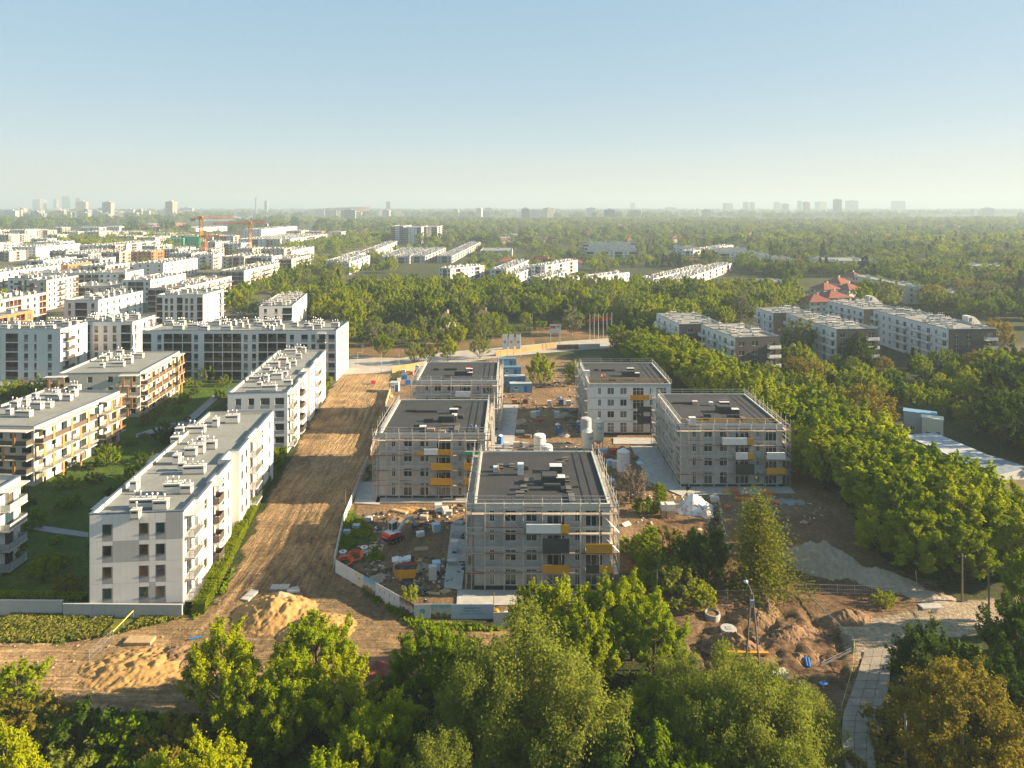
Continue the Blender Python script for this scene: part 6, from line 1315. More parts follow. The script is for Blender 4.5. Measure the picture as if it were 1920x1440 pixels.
lamp('street lamp in front of the central wood', 998, 626, 9); lamp('street lamp by the parked cars', 715, 700, 7); lamp('street lamp at the fence corner', 748, 700, 7); lamp('street lamp behind the long white block', 670, 690, 5)
p = G(680, 664); t_ = thing('road_sign', 'square white road sign by the willow', 'sign', p); obj('post', MB().cyl((0,0,0),(0,0,2.8),0.05,n=6).mesh('post', M['pipe']), t_); obj('plate', MB().box(-0.45,-0.05,2.4,0.45,-0.02,3.3).mesh('plate', M['whitep']), t_); obj('symbol', MB().box(-0.15,-0.06,2.65,0.15,-0.052,3.05).mesh('symbol', M['darktext']), t_)
# ------------------------------------------------ parked cars
def car_meshes(key):
    if ('car', key) in CACHE: return CACHE[('car', key)]
    b = MB(); prof = [(-2.1,0.3),(2.1,0.3),(2.15,0.7),(1.9,0.85),(1.0,0.92),(0.45,1.42),(-1.3,1.45),(-1.95,0.95),(-2.15,0.8)]
    w = 0.85
    b.poly([(x,-w,z) for x,z in prof]); b.poly([(x,w,z) for x,z in prof[::-1]])
    for (q,r_) in zip(prof, prof[1:]+prof[:1]): b.quad((q[0],-w,q[1]),(q[0],w,q[1]),(r_[0],w,r_[1]),(r_[0],-w,r_[1]))
    body = b.mesh('body', M[key]); g = MB()
    for y in (-w-0.006, w+0.006): g.poly([(0.85,y,0.96),(0.4,y,1.36),(-1.25,y,1.39),(-1.75,y,0.98)] if y < 0 else [(-1.75,y,0.98),(-1.25,y,1.39),(0.4,y,1.36),(0.85,y,0.96)])
    g.quad((1.0,-0.75,0.93),(1.0,0.75,0.93),(0.47,0.7,1.42),(0.47,-0.7,1.42)); g.quad((-1.96,0.75,0.97),(-1.96,-0.75,0.97),(-1.33,-0.7,1.46),(-1.33,0.7,1.46))
    CACHE[('car', key)] = (body, g.mesh('glazing', M['glass']), CACHE.setdefault('wheel', MB().cyl((0,-0.1,0),(0,0.1,0),0.32,n=12).mesh('wheel', M['black'])), CACHE.setdefault('hlamp', MB().box(0,-0.18,-0.07,0.02,0.18,0.07).mesh('headlight', M['whitep'])))
    return CACHE[('car', key)]
M['carred'] = mat('car_red', (0.40,0.015,0.04), 0.3); M['cargreen'] = mat('car_green', (0.05,0.07,0.05), 0.3); M['carblue'] = mat('car_blue', (0.08,0.14,0.22), 0.3); M['carsilver'] = mat('car_silver', (0.42,0.43,0.44), 0.35, metal=0.4); M['carwhite'] = mat('car_white', (0.7,0.7,0.7), 0.3); M['cardark'] = mat('car_black', (0.02,0.02,0.025), 0.3)
def car(lab, px, py, rz, key, grp=None):
    p = G(px, py); p.z = 0.1; t_ = thing('parked_car', lab, 'car', p, rz, grp); bo, gl, wh, hl = car_meshes(key); o = obj('body', bo, t_); obj('glazing', gl, o)
    for x in (-1.3, 1.3):
        for y in (-0.78, 0.78): obj('wheel', wh, t_, (x, y, 0.32))
    for y in (-0.55, 0.55): obj('headlight', hl, t_, (2.14, y, 0.68))
car('dark green parked car nearest the white block corner', 640, 673, R(5), 'cargreen'); car('red parked car behind the dark green car', 637, 661, R(5), 'carred'); car('pale blue parked car behind the red car', 634, 654, R(5), 'carblue'); car('grey blue van-like car at the back of the parking row', 632, 646, R(5), 'carsilver')
for k in range(16):
    t0 = (k+0.5)/16; px = 438+(660-438)*t0; py = 588+(503-588)*t0
    car(f'{["silver","dark","blue","white"][k%4]} car parked along the estate street', px+random.uniform(-3,3), py+2, R(75), ['carsilver','cardark','carblue','carwhite'][k%4], f'{["silver","dark","blue","white"][k%4]} cars along the estate street')
# ------------------------------------------------ workers on the roofs
def person_mesh(key, shirt, trousers):
    V = [(0,0,0.95),(0,0,1.25),(0,0,1.45),(0,0,1.55),(0,0.02,1.68),(0.1,0,0.9),(0.11,-0.04,0.5),(0.11,0.02,0.08),(0.11,-0.14,0.04),(-0.1,0,0.9),(-0.12,0.06,0.5),(-0.11,0.12,0.08),(-0.11,-0.03,0.04),(0.2,0,1.42),(0.27,-0.03,1.15),(0.24,-0.2,0.98),(-0.2,0,1.42),(-0.28,0.02,1.15),(-0.27,-0.12,0.95)]
    E = [(0,1),(1,2),(2,3),(3,4),(0,5),(5,6),(6,7),(7,8),(0,9),(9,10),(10,11),(11,12),(2,13),(13,14),(14,15),(2,16),(16,17),(17,18)]
    rad = [.15,.15,.16,.06,.11,.1,.075,.05,.045,.1,.075,.05,.045,.075,.05,.045,.075,.05,.045]
    me = bpy.data.meshes.new('person'); me.from_pydata(V, E, []); o = bpy.data.objects.new('person_source', me); COL.objects.link(o); md = o.modifiers.new('s', 'SKIN'); 
    for i, r_ in enumerate(rad): me.skin_vertices[0].data[i].radius = (r_, r_*0.85)
    me.skin_vertices[0].data[0].use_root = True; o.modifiers.new('b', 'SUBSURF').levels = 1
    dg = bpy.context.evaluated_depsgraph_get(); res = bpy.data.meshes.new_from_object(o.evaluated_get(dg)); bpy.data.objects.remove(o)
    res.materials.clear()
    for m_ in (shirt, trousers, SKIN, M['skipy']): res.materials.append(m_)
    for p in res.polygons:
        z = p.center.z; x = abs(p.center.x); p.material_index = 3 if z > 1.72 else 2 if z > 1.5 or (x > 0.2 and z < 1.05) else 1 if z < 0.98 else 0
    return res
SKIN = mat('skin', (0.45,0.27,0.19), 0.6)
WA = person_mesh('a', mat('vest_orange', (0.65,0.16,0.03), 0.7), mat('work_trousers', (0.05,0.06,0.09), 0.8)); WB = person_mesh('b', mat('shirt_blue', (0.06,0.14,0.35), 0.7), M['dgrey'])
for (px, py, zk, me, rz, lb) in ((1128,714,'C5',WA,0.4,'person in orange vest standing on the roof of the white-walled shell'),(1133,712,'C5',WA,2.2,'second person in orange vest facing the first on the roof'),(1224,694,'C5',WB,1.2,'person in blue shirt at the far roof edge'),(1287,801,'C4',WB,0.3,'person in dark clothes at the roof corner by the tree belt'),(884,812,'C2',WB,2.5,'person in dark clothes at the front edge of the second felt roof'),(892,813,'C2',WB,0.9,'second person at the front edge of the second felt roof'),(934,892,'C1',WA,1.9,'person bending beside the grey box on the nearest felt roof')):
    p = G(px, py, BL[zk][3]); tag(obj('person', me, None, (p.x, p.y, BL[zk][3]+0.005), rz), lb, 'person')

# ------------------------------------------------ scattered debris that nobody could count
def debris(lab, polys, n, mk, smin, smax, seed):
    rs = np.random.RandomState(seed); V = []; Fq = []; base = np.array([(-1,-1,0),(1,-1,0),(1,1,0),(-1,1,0),(-1,-1,1),(1,-1,1),(1,1,1),(-1,1,1)], float)
    fc = np.array([(0,3,2,1),(4,5,6,7),(0,1,5,4),(1,2,6,5),(2,3,7,6),(3,0,4,7)]); P = []
    for poly in polys:
        pa = np.array(poly); x = rs.uniform(pa[:,0].min(), pa[:,0].max(), n*2); y = rs.uniform(pa[:,1].min(), pa[:,1].max(), n*2); k = pip(x, y, poly) & (fbm(x, y, 0.22, 2) > 0.5)
        for (a, b, c, d) in FLATS[:5]: k &= ~((x > a+2.2) & (x < c-2.2) & (y > b+2.2) & (y < d-2.2))
        P.append(np.stack([x[k][:n], y[k][:n]], 1))
    P = np.concatenate(P); Zg = hgt_np(P[:,0], P[:,1])
    for i, (x, y) in enumerate(P):
        sx_ = np.array([rs.uniform(smin, smax), rs.uniform(smin, smax)*0.6, rs.uniform(smin, smax)*0.5]); a = rs.uniform(0, 6.28); c, s_ = math.cos(a), math.sin(a)
        v = base*sx_; v = np.stack([v[:,0]*c-v[:,1]*s_, v[:,0]*s_+v[:,1]*c, v[:,2]+v[:,0]*rs.uniform(-.2,.2)], 1)+np.array([x, y, Zg[i]-0.02]); V.append(v); Fq.append(fc+8*i)
    o = stuff(obj('debris', npmesh('debris', np.concatenate(V), np.concatenate(Fq), M[mk]))); o['label'] = lab
YARD = PX([(930,700),(1080,700),(1100,860),(1150,900),(1160,850),(1180,900),(930,862)]); FRONT = PX([(650,970),(870,945),(870,1100),(800,1130),(690,1080)]); EASTY = PX([(1170,900),(1480,930),(1560,960),(1450,1010),(1300,1000),(1190,980)])
debris('grey stones and broken blocks strewn over the site', [YARD, FRONT, EASTY], 170, 'block', 0.06, 0.32, 1); debris('timber offcuts strewn over the site', [YARD, FRONT, EASTY], 110, 'wood2', 0.08, 0.6, 2); debris('white scraps strewn over the site', [YARD, FRONT, EASTY], 28, 'whitep', 0.08, 0.35, 3); debris('dark scraps and scaffold parts strewn over the yard', [YARD, FRONT], 260, 'membrane', 0.08, 0.55, 4)
debris('stones and clods scattered along the muddy track', [ROAD_MAIN], 1500, 'palesand', 0.05, 0.22, 5)
# further stock in the yard, one thing each
for k, (px, py, w, d, h, mk, lb) in enumerate(((1060,772,2.2,1.0,0.9,'rail','stack of dark scaffold frames in the yard, nearest the blue pallet'),(1075,775,2.4,1.0,0.8,'rail','stack of dark scaffold frames against the white-walled shell'),(1068,786,2.6,1.1,0.6,'oldwood','stack of grey formwork boards by the white-walled shell'),(1075,796,2.4,1.0,0.5,'rail','low stack of scaffold tubes behind the yard toilet'),(982,800,1.8,1.0,0.6,'oldwood','grey boards stacked on the yard strip'),(975,812,2.0,1.0,0.5,'block','blocks laid out on the yard strip'),(990,820,1.6,1.0,0.5,'oldwood','short boards by the yard strip end'),(1012,790,1.4,0.8,0.5,'redp','red tool chest on the yard rubble'),
    (1080,868,2.4,1.0,0.5,'oldwood','weathered boards beside the corner of the felt roof'),(1128,858,1.6,1.0,0.8,'orange','orange crate beside the scaffold corner'),(1130,850,1.8,1.1,0.9,'bluepale','pale covered stack beneath the cream silos'),(1150,850,1.4,1.0,0.7,'redp','red crate beneath the cream silos'),(1190,860,1.6,1.4,0.5,'soil','dark pallet of paving by the printed silo'),(860,985,1.6,1.2,0.5,'lgrey','grey sheet stack at the scaffold corner by the apron'),(858,1008,1.8,1.4,0.6,'mgrey','dark grey box on the concrete apron'),(848,1060,1.4,0.9,0.7,'pipe','bundle of metal fittings on the concrete apron'),
    (700,720,1.4,1.0,0.9,'redp','red crate in the fenced site store'),(758,712,1.8,1.2,1.4,'bluep','blue waste container in the fenced site store'),(765,722,1.8,1.2,1.5,'bluep','second blue waste container in the fenced site store'),(772,702,1.3,1.0,0.8,'orange','orange crate in the fenced site store'),(757,698,1.4,1.1,0.8,'whitep','white crate in the fenced site store'),(790,705,1.2,1.0,0.7,'skipr','red tub in the fenced site store'),(748,715,1.2,1.0,0.7,'beige','beige bags in the fenced site store'),
    (795,973,1.4,0.9,0.5,'beige','cement bags on the mud behind the excavator'),(788,1005,1.3,0.9,0.7,'boardw','white bag heap beside the pale blue pallet'),(775,985,1.8,0.9,0.5,'gravel','grey rubble box under the excavator arm'),(1340,940,1.6,1.0,0.8,'whitep','white wrapped bale at the edge of the big heap'),(1360,925,1.2,0.9,0.5,'skipy','yellow wrapped bale by the orange pipes'))):
    pallet_stack(lb, px, py, w, d, h, mk, R(random.uniform(-25, 25)), 2, None, None, 'material_stack', 'material stack')
# ---------------------------------------------------------------- vegetation
def leaf_mat(name, col, col2, trans=0.5, hue=0.12):
    m, t, N, L = nt(name)
    out = N.new('ShaderNodeOutputMaterial'); df = N.new('ShaderNodeBsdfDiffuse'); tl = N.new('ShaderNodeBsdfTranslucent'); mx = N.new('ShaderNodeMixShader'); mx.inputs[0].default_value = trans
    L.new(df.outputs[0], mx.inputs[1]); L.new(tl.outputs[0], mx.inputs[2]); L.new(mx.outputs[0], out.inputs[0])
    ge = N.new('ShaderNodeNewGeometry'); nz = N.new('ShaderNodeTexNoise'); nz.inputs['Scale'].default_value = 0.45; nz.inputs['Detail'].default_value = 3; L.new(ge.outputs['Position'], nz.inputs['Vector'])
    oi = N.new('ShaderNodeObjectInfo')
    ad = N.new('ShaderNodeMath'); ad.operation = 'MULTIPLY_ADD'; L.new(oi.outputs['Random'], ad.inputs[0]); ad.inputs[1].default_value = 0.5; L.new(nz.outputs[0], ad.inputs[2])
    mr = N.new('ShaderNodeMapRange'); mr.inputs[1].default_value = 0.35; mr.inputs[2].default_value = 1.1; L.new(ad.outputs[0], mr.inputs[0])
    mc = N.new('ShaderNodeMix'); mc.data_type = 'RGBA'; mc.inputs[6].default_value = (*col, 1); mc.inputs[7].default_value = (*col2, 1); L.new(mr.outputs[0], mc.inputs[0])
    L.new(mc.outputs[2], df.inputs[0]); L.new(mc.outputs[2], tl.inputs[0])
    return m
LM = dict(
    bright=leaf_mat('leaves_bright', (0.190,0.270,0.004), (0.345,0.370,0.007)),
    mid=leaf_mat('leaves_mid', (0.125,0.205,0.005), (0.240,0.290,0.008)),
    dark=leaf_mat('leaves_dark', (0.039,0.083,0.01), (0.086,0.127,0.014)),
    olive=leaf_mat('leaves_olive', (0.155,0.200,0.024), (0.225,0.252,0.038)),
    russet=leaf_mat('leaves_russet', (0.155,0.142,0.020), (0.245,0.205,0.028)),
    golden=leaf_mat('leaves_golden', (0.22,0.17,0.012), (0.28,0.21,0.014)),
    willow=leaf_mat('leaves_willow', (0.126,0.158,0.06), (0.194,0.21,0.085)),
    spruce=leaf_mat('needles_spruce', (0.018,0.036,0.016), (0.036,0.055,0.022), 0.12),
    bluespruce=leaf_mat('needles_blue', (0.055,0.080,0.070), (0.095,0.115,0.095), 0.12),
    larch=leaf_mat('needles_larch', (0.106,0.144,0.01), (0.175,0.188,0.014), 0.3),
    pink=leaf_mat('blossom_pink', (0.11,0.10,0.06), (0.30,0.23,0.21), 0.3),
    hedge=leaf_mat('leaves_hedge', (0.135,0.195,0.008), (0.235,0.262,0.012)),
    grass=leaf_mat('grass_blades', (0.105,0.155,0.014), (0.215,0.200,0.045), 0.3))
def leaf_quads(P, Nn, size, rs, asp=0.62):
    n = len(P); r = rs.normal(size=(n, 3)); t = np.cross(Nn, r); t /= np.linalg.norm(t, axis=1, keepdims=True)+1e-9
    s = np.cross(Nn, t); a = (size*rs.uniform(0.6, 1.35, (n, 1)))*0.5
    V = np.stack([P+t*a, P+s*a*asp, P-t*a, P-s*a*asp], 1).reshape(-1, 3)
    return V, np.arange(n*4).reshape(n, 4)
def branches(kind, rs, Hh, Rr, nb):
    """branch base / tip pairs"""
    if kind in ('spruce', 'larch', 'bluespruce'):
        k = np.arange(nb); z = 0.08+0.90*(k/nb); ang = k*2.39996+rs.uniform(-.3, .3, nb); rad = Rr*(1-z)**0.85*(rs.uniform(0.75, 1.1, nb) if kind != 'larch' else rs.uniform(0.45, 1.3, nb)*(1+0.25*np.cos(ang-0.6)))+0.15
        base = np.stack([np.zeros(nb), np.zeros(nb), z*Hh+0.1*rad], 1); tip = np.stack([rad*np.cos(ang), rad*np.sin(ang), z*Hh-0.22*rad], 1)
        return base, tip
    if kind == 'thuja':
        k = np.arange(nb); z = 0.03+0.93*(k/nb); ang = k*2.39996; rad = Rr*np.sin(np.clip(z, 0, 1)*np.pi*0.9+0.25)**0.6
        return np.stack([0*z, 0*z, z*Hh], 1), np.stack([rad*np.cos(ang), rad*np.sin(ang), z*Hh+0.4], 1)
    k = np.arange(nb)+0.5; cz = 1-1.45*k/nb; ang = k*2.39996+rs.uniform(-.4, .4, nb); cr = np.sqrt(np.clip(1-cz*cz, 0, 1))
    lum = rs.uniform(0.62, 1.12, nb) if kind != 'russet' else rs.uniform(0.86, 1.06, nb)
    low = 0.16 if kind not in ('shrub', 'hedgeball') else 0.0
    c0 = Hh*(0.54 if low else 0.42); hz = Hh-c0
    tip = np.stack([Rr*cr*np.cos(ang)*lum, Rr*cr*np.sin(ang)*lum, c0+hz*cz*lum], 1)
    tip[:, 2] = np.maximum(tip[:, 2], Hh*0.1 if low else 0.15)
    base = tip*np.array([0.18, 0.18, 0.0]); base[:, 2] = np.clip(tip[:, 2]-0.62*np.hypot(tip[:, 0], tip[:, 1])-0.12*Hh, 0.08*Hh, None)
    return base, tip
def make_tree(kind, seed, Hh, Rr, nb, nl, size, lm, bark='bark', limbs=True, sig=None, ntw=5):
    rs = np.random.RandomState(seed); base, tip = branches(kind, rs, Hh, Rr, nb)
    bi = rs.randint(0, nb, nl)
    if kind in ('spruce', 'larch', 'bluespruce', 'thuja'):
        t = rs.uniform(0.15, 1.05, (nl, 1)); sg = sig or (0.10 if kind != 'larch' else 0.16)*Rr
        ln = np.linalg.norm(tip-base, axis=1); bi = rs.choice(nb, nl, p=(ln+0.2)/(ln+0.2).sum()); P = base[bi]*(1-t)+tip[bi]*t
        P += rs.normal(size=(nl, 3))*sg*np.array([1, 1, 0.8 if kind != 'larch' else 1.3])
        if kind == 'larch': P[:, 2] -= np.abs(rs.normal(size=nl))*0.12*Rr
        Nn = rs.normal(size=(nl, 3))*0.6+np.array([0, 0, 0.9])
    else:
        # every branch carries twigs; leaves hang in tight tufts along the twigs
        nt_ = nb*ntw; tb = np.repeat(np.arange(nb), ntw); d = tip-base; dl = np.linalg.norm(d, axis=1, keepdims=True)+1e-6; dn = d/dl
        tt = rs.uniform(0.45, 1.0, (nt_, 1))**0.7; root_ = base[tb]+d[tb]*tt
        droop = -0.5 if kind == 'willow' else 0.1 if kind == 'russet' else 0.62
        td = dn[tb]*0.75+rs.normal(size=(nt_, 3))*0.55+np.array([0, 0, droop]); td /= np.linalg.norm(td, axis=1, keepdims=True)
        tl = Rr*rs.uniform(0.16, 0.40, (nt_, 1))*(0.75 if kind == 'russet' else 1.0)
        ti = rs.randint(0, nt_, nl); u = rs.uniform(0, 1, (nl, 1))
        sg = (sig or 0.052*Rr)*(1.25-0.75*u)
        off = rs.normal(size=(nl, 3))*sg
        P = root_[ti]+td[ti]*tl[ti]*u+off
        outw = P-np.array([0, 0, Hh*0.45]); outw /= np.linalg.norm(outw, axis=1, keepdims=True)+1e-6
        on = off/(np.linalg.norm(off, axis=1, keepdims=True)+1e-6)
        Nn = on*0.75+outw*0.35+rs.normal(size=(nl, 3))*0.35+np.array([0, 0, 0.25])
    P[:, 2] = np.maximum(P[:, 2], 0.08)
    Nn /= np.linalg.norm(Nn, axis=1, keepdims=True)+1e-9
    V, Q_ = leaf_quads(P, Nn, size, rs)
    crown = npmesh('crown', V, Q_, LM[lm])
    tm = MB(); rt = 0.022*Hh+0.05
    top = Hh*(0.92 if kind in ('spruce', 'larch', 'bluespruce', 'thuja') else 0.72)
    prev = (0, 0, -0.3); lean = rs.normal(size=2)*0.02*Hh
    for i in range(1, 6):
        q = (lean[0]*i/5, lean[1]*i/5, top*i/5); tm.cyl(prev, q, rt*(1-(i-1)/6.0), rt*(1-i/6.0), 7, caps=False); prev = q
    if limbs:
        for i in range(0, nb, 1 if nb < 50 else 2):
            a = Vector(base[i]); b_ = Vector(tip[i]); mid_ = a.lerp(b_, 0.5)+Vector(rs.normal(size=3)*0.04*Rr)
            tm.cyl(a, mid_, rt*0.30, rt*0.18, 4, caps=False); tm.cyl(mid_, b_, rt*0.18, 0.012, 4, caps=False)
    return crown, tm.mesh('trunk', M[bark])
KIND = {}
def kinds(tag_, n, *a, **k):
    for i in range(n): KIND.setdefault(tag_, []).append(make_tree(a[0], 31*i+len(tag_)*7, *a[1:], **k))
# near (foreground) models: 10 m tall unit trees
kinds('n_bright', 4, 'maple', 10, 4.6, 46, 26000, 0.29, 'bright', ntw=6)
kinds('n_mid', 2, 'maple', 10, 4.4, 46, 24000, 0.29, 'mid', ntw=6)
kinds('n_olive', 3, 'maple', 10, 4.8, 60, 30000, 0.22, 'olive', bark='palebark', ntw=6, sig=0.42)
kinds('n_golden', 1, 'russet', 10, 5.0, 90, 32000, 0.24, 'russet', ntw=6)
kinds('n_dark', 2, 'maple', 10, 4.8, 44, 22000, 0.29, 'dark', ntw=6)
kinds('m_bright', 4, 'maple', 10, 4.3, 34, 7600, 0.44, 'bright')
kinds('m_mid', 3, 'maple', 10, 4.3, 34, 7000, 0.44, 'mid')
kinds('m_dark', 2, 'maple', 10, 4.3, 34, 6600, 0.44, 'dark')
kinds('m_olive', 2, 'maple', 10, 4.4, 40, 5200, 0.40, 'olive')
kinds('m_russet', 2, 'russet', 10, 5.4, 60, 7500, 0.40, 'russet')
kinds('m_willow', 2, 'willow', 10, 4.0, 44, 5600, 0.40, 'willow', bark='palebark')
kinds('m_golden', 1, 'russet', 10, 5.0, 40, 5000, 0.5, 'golden')
kinds('m_spruce', 2, 'spruce', 12, 2.6, 90, 5200, 0.42, 'spruce')
kinds('n_larch', 1, 'larch', 14, 4.6, 110, 13000, 0.30, 'larch')
kinds('n_blue', 1, 'bluespruce', 9, 2.2, 110, 8000, 0.26, 'bluespruce')
kinds('n_thuja', 1, 'thuja', 5.4, 0.85, 70, 5000, 0.20, 'mid', limbs=False)
for c_ in ('mid', 'bright', 'dark', 'olive', 'russet'): kinds('s_'+c_, 2, 'shrub', 3.2, 2.4, 22, 2800, 0.26, c_)
kinds('s_pink', 1, 'shrub', 6.2, 3.4, 40, 6500, 0.24, 'pink')
for c_ in ('bright', 'mid', 'dark', 'olive', 'willow'):
    kinds('f_'+c_, 2, 'maple' if c_ != 'willow' else 'willow', 10, 4.6, 20, 900, 0.95, c_, limbs=False, sig=0.5, ntw=3)
kinds('f_russet', 1, 'russet', 10, 4.8, 24, 900, 0.95, 'russet', limbs=False, sig=0.5, ntw=3)
kinds('f_spruce', 1, 'spruce', 12, 2.8, 40, 700, 0.9, 'spruce', limbs=False)
trng = random.Random(4)
def tree(kind, x, y, H, label, group=None, Rs=1.0, name=None, cat=None, rz=None, z=None):
    v = trng.choice(KIND[kind]); h0 = {'n_larch':14,'n_blue':9,'n_thuja':5.4,'s_pink':6.2,'m_spruce':12,'f_spruce':12}.get(kind, 3.2 if kind[0] == 's' else 10)
    shr = kind[0] == 's'
    o = thing(name or ('shrub' if shr else 'tree'), label, cat or ('shrub' if shr else 'tree'), (x, y, hgt(x, y)-0.05 if z is None else z), trng.uniform(0, 6.28) if rz is None else rz, group)
    s = H/h0; o.scale = (s*Rs*trng.uniform(0.95, 1.05), s*Rs*trng.uniform(0.95, 1.05), s)
    obj('crown', v[0], o); obj('trunk' if not shr else 'stems', v[1], o)
    return o
def ptree(kind, px, D, H, label, **k): return tree(kind, (px-960)/F*D, D, H, label, **k)
# foreground row, each on its own
FG = [('n_bright',415,77,8.8,0.98,'bright green tree rising beside the sand heap with blue hose'),('n_bright',590,79,8.9,1.05,'bright green tree in front of the yellow sand heap'),
 ('n_bright',690,65,8.4,0.95,'bright green tree at the lower picture edge, left of the pale poplar'),('n_mid',800,78,8.4,1.05,'mid green tree beside the heap of broken bricks'),
 ('n_olive',985,69,13.6,0.92,'tall pale olive tree with whitish twigs, largest in the foreground row'),('n_olive',900,66,11.4,0.8,'pale olive tree leaning on the tallest poplar'),('n_olive',1075,64,12.0,0.85,'pale olive tree between the tallest poplar and the excavated pits'),
 ('n_bright',1055,84,9.4,0.9,'bright green tree hiding the middle of the hoarding'),('n_bright',1140,85,9.4,0.95,'bright green tree below the corner of the nearest scaffolded block'),('n_bright',1225,82,9.0,0.95,'bright green tree at the end of the hoarding by the pits'),
 ('n_olive',1330,66,10.8,0.95,'pale glittering tree nearest to the leaning lamp frame'),('n_olive',1430,65,11.6,0.95,'pale glittering tree, tallest beside the slab track'),('n_olive',1512,68,8.4,0.8,'pale glittering tree at the edge of the slab track'),
 ('n_bright',380,60,9.4,0.8,'bright green treetop at the bottom edge below the muddy bank'),('n_bright',300,61,7.6,0.6,'narrow green treetop at the bottom edge'),('n_bright',10,62,8.4,0.8,'bright green treetop in the lower left corner'),
 ('n_mid',1205,70,7.4,1.1,'shaded green tree between the two pale tree groups'),('n_mid',520,70,6.0,1.0,'shaded tree in the dark gap between the two bright trees'),('n_dark',1160,62,9.5,1.0,'dark tree behind the pale poplar at the bottom edge'),
 ('n_dark',1740,79,8.2,0.9,'dark green tree with loose side branch beside the slab track'),('n_dark',1835,76,7.0,0.95,'dark green tree behind the golden tree'),('n_golden',1805,66.5,11.0,1.05,'broad golden-olive tree in the lower right corner'),
 ('n_mid',1930,92,10.0,0.7,'green tree at the right picture edge by the sandy lane'),('n_dark',1925,80,10,0.9,'dark tree at the right edge behind the golden tree'),('n_dark',1935,70,9,1.0,'dark tree at the right edge beside the golden tree'),
 ('n_dark',1325,103,7.6,1.1,'dense dark green tree beside the larch'),('n_larch',1420,102.5,13.8,1.25,'tall light green larch with drooping branches'),('n_blue',1345,111,8.8,1.0,'slim blue-grey spruce behind the dense dark tree')]
FG += [('n_bright',465,72,7.8,0.95,'bright green tree filling the gap behind the muddy bank'),('n_bright',545,72,8.6,0.9,'bright green tree between the two trees of the sand heap'),('n_bright',640,73,8.2,0.95,'bright green tree below the second sand heap'),('n_bright',745,69,7.2,0.9,'bright green tree beside the tree at the lower edge'),
 ('n_mid',860,75,9.0,0.95,'mid green tree behind the pale olive tree'),('n_bright',1010,86,8.8,0.85,'bright green tree hiding the start of the white hoarding'),('n_bright',1100,80,9.0,0.9,'bright green tree in the thick of the hoarding trees'),('n_bright',1185,86,9.2,0.9,'bright green tree behind the shaded tree'),('n_olive',1270,72,8.6,0.9,'pale green tree left of the glittering trees'),('n_olive',1380,70,10.0,0.85,'pale glittering tree wedged between two taller ones'),('n_bright',610,60,7.6,0.9,'bright green treetop cut by the bottom edge'),('n_olive',1480,60,9.0,0.9,'pale glittering treetop cut by the bottom edge'),('n_mid',1250,60,9.0,1.0,'green treetop cut by the bottom edge below the pits'),('n_olive',820,60,9.0,0.8,'pale olive treetop cut by the bottom edge')]
for (k, px, D, H, rs_, lb) in FG: ptree(k, px, D, H, lb, Rs=rs_)
ptree('n_thuja', 1234, 127, 5.4, 'clipped columnar thuja, first of the pair by the wrapped pallets', name='thuja'); ptree('n_thuja', 1242, 127.6, 5.0, 'clipped columnar thuja, second of the pair by the wrapped pallets', name='thuja')
for k, (px, D, H) in enumerate(((1207,106,6.0),(1220,107,6.4),(1212,103,5.2),(1194,109,4.5))): ptree('n_thuja', px, D, H, ['dark thuja column beside the nearest scaffold','taller dark thuja column beside the nearest scaffold','thuja column in front of the dark pair','low thuja by the tilted board'][k], Rs=1.5, name='thuja')
ptree('s_pink', 1183, 131, 6.4, 'pink flowering bush beside the white silo with dark print', Rs=1.0)
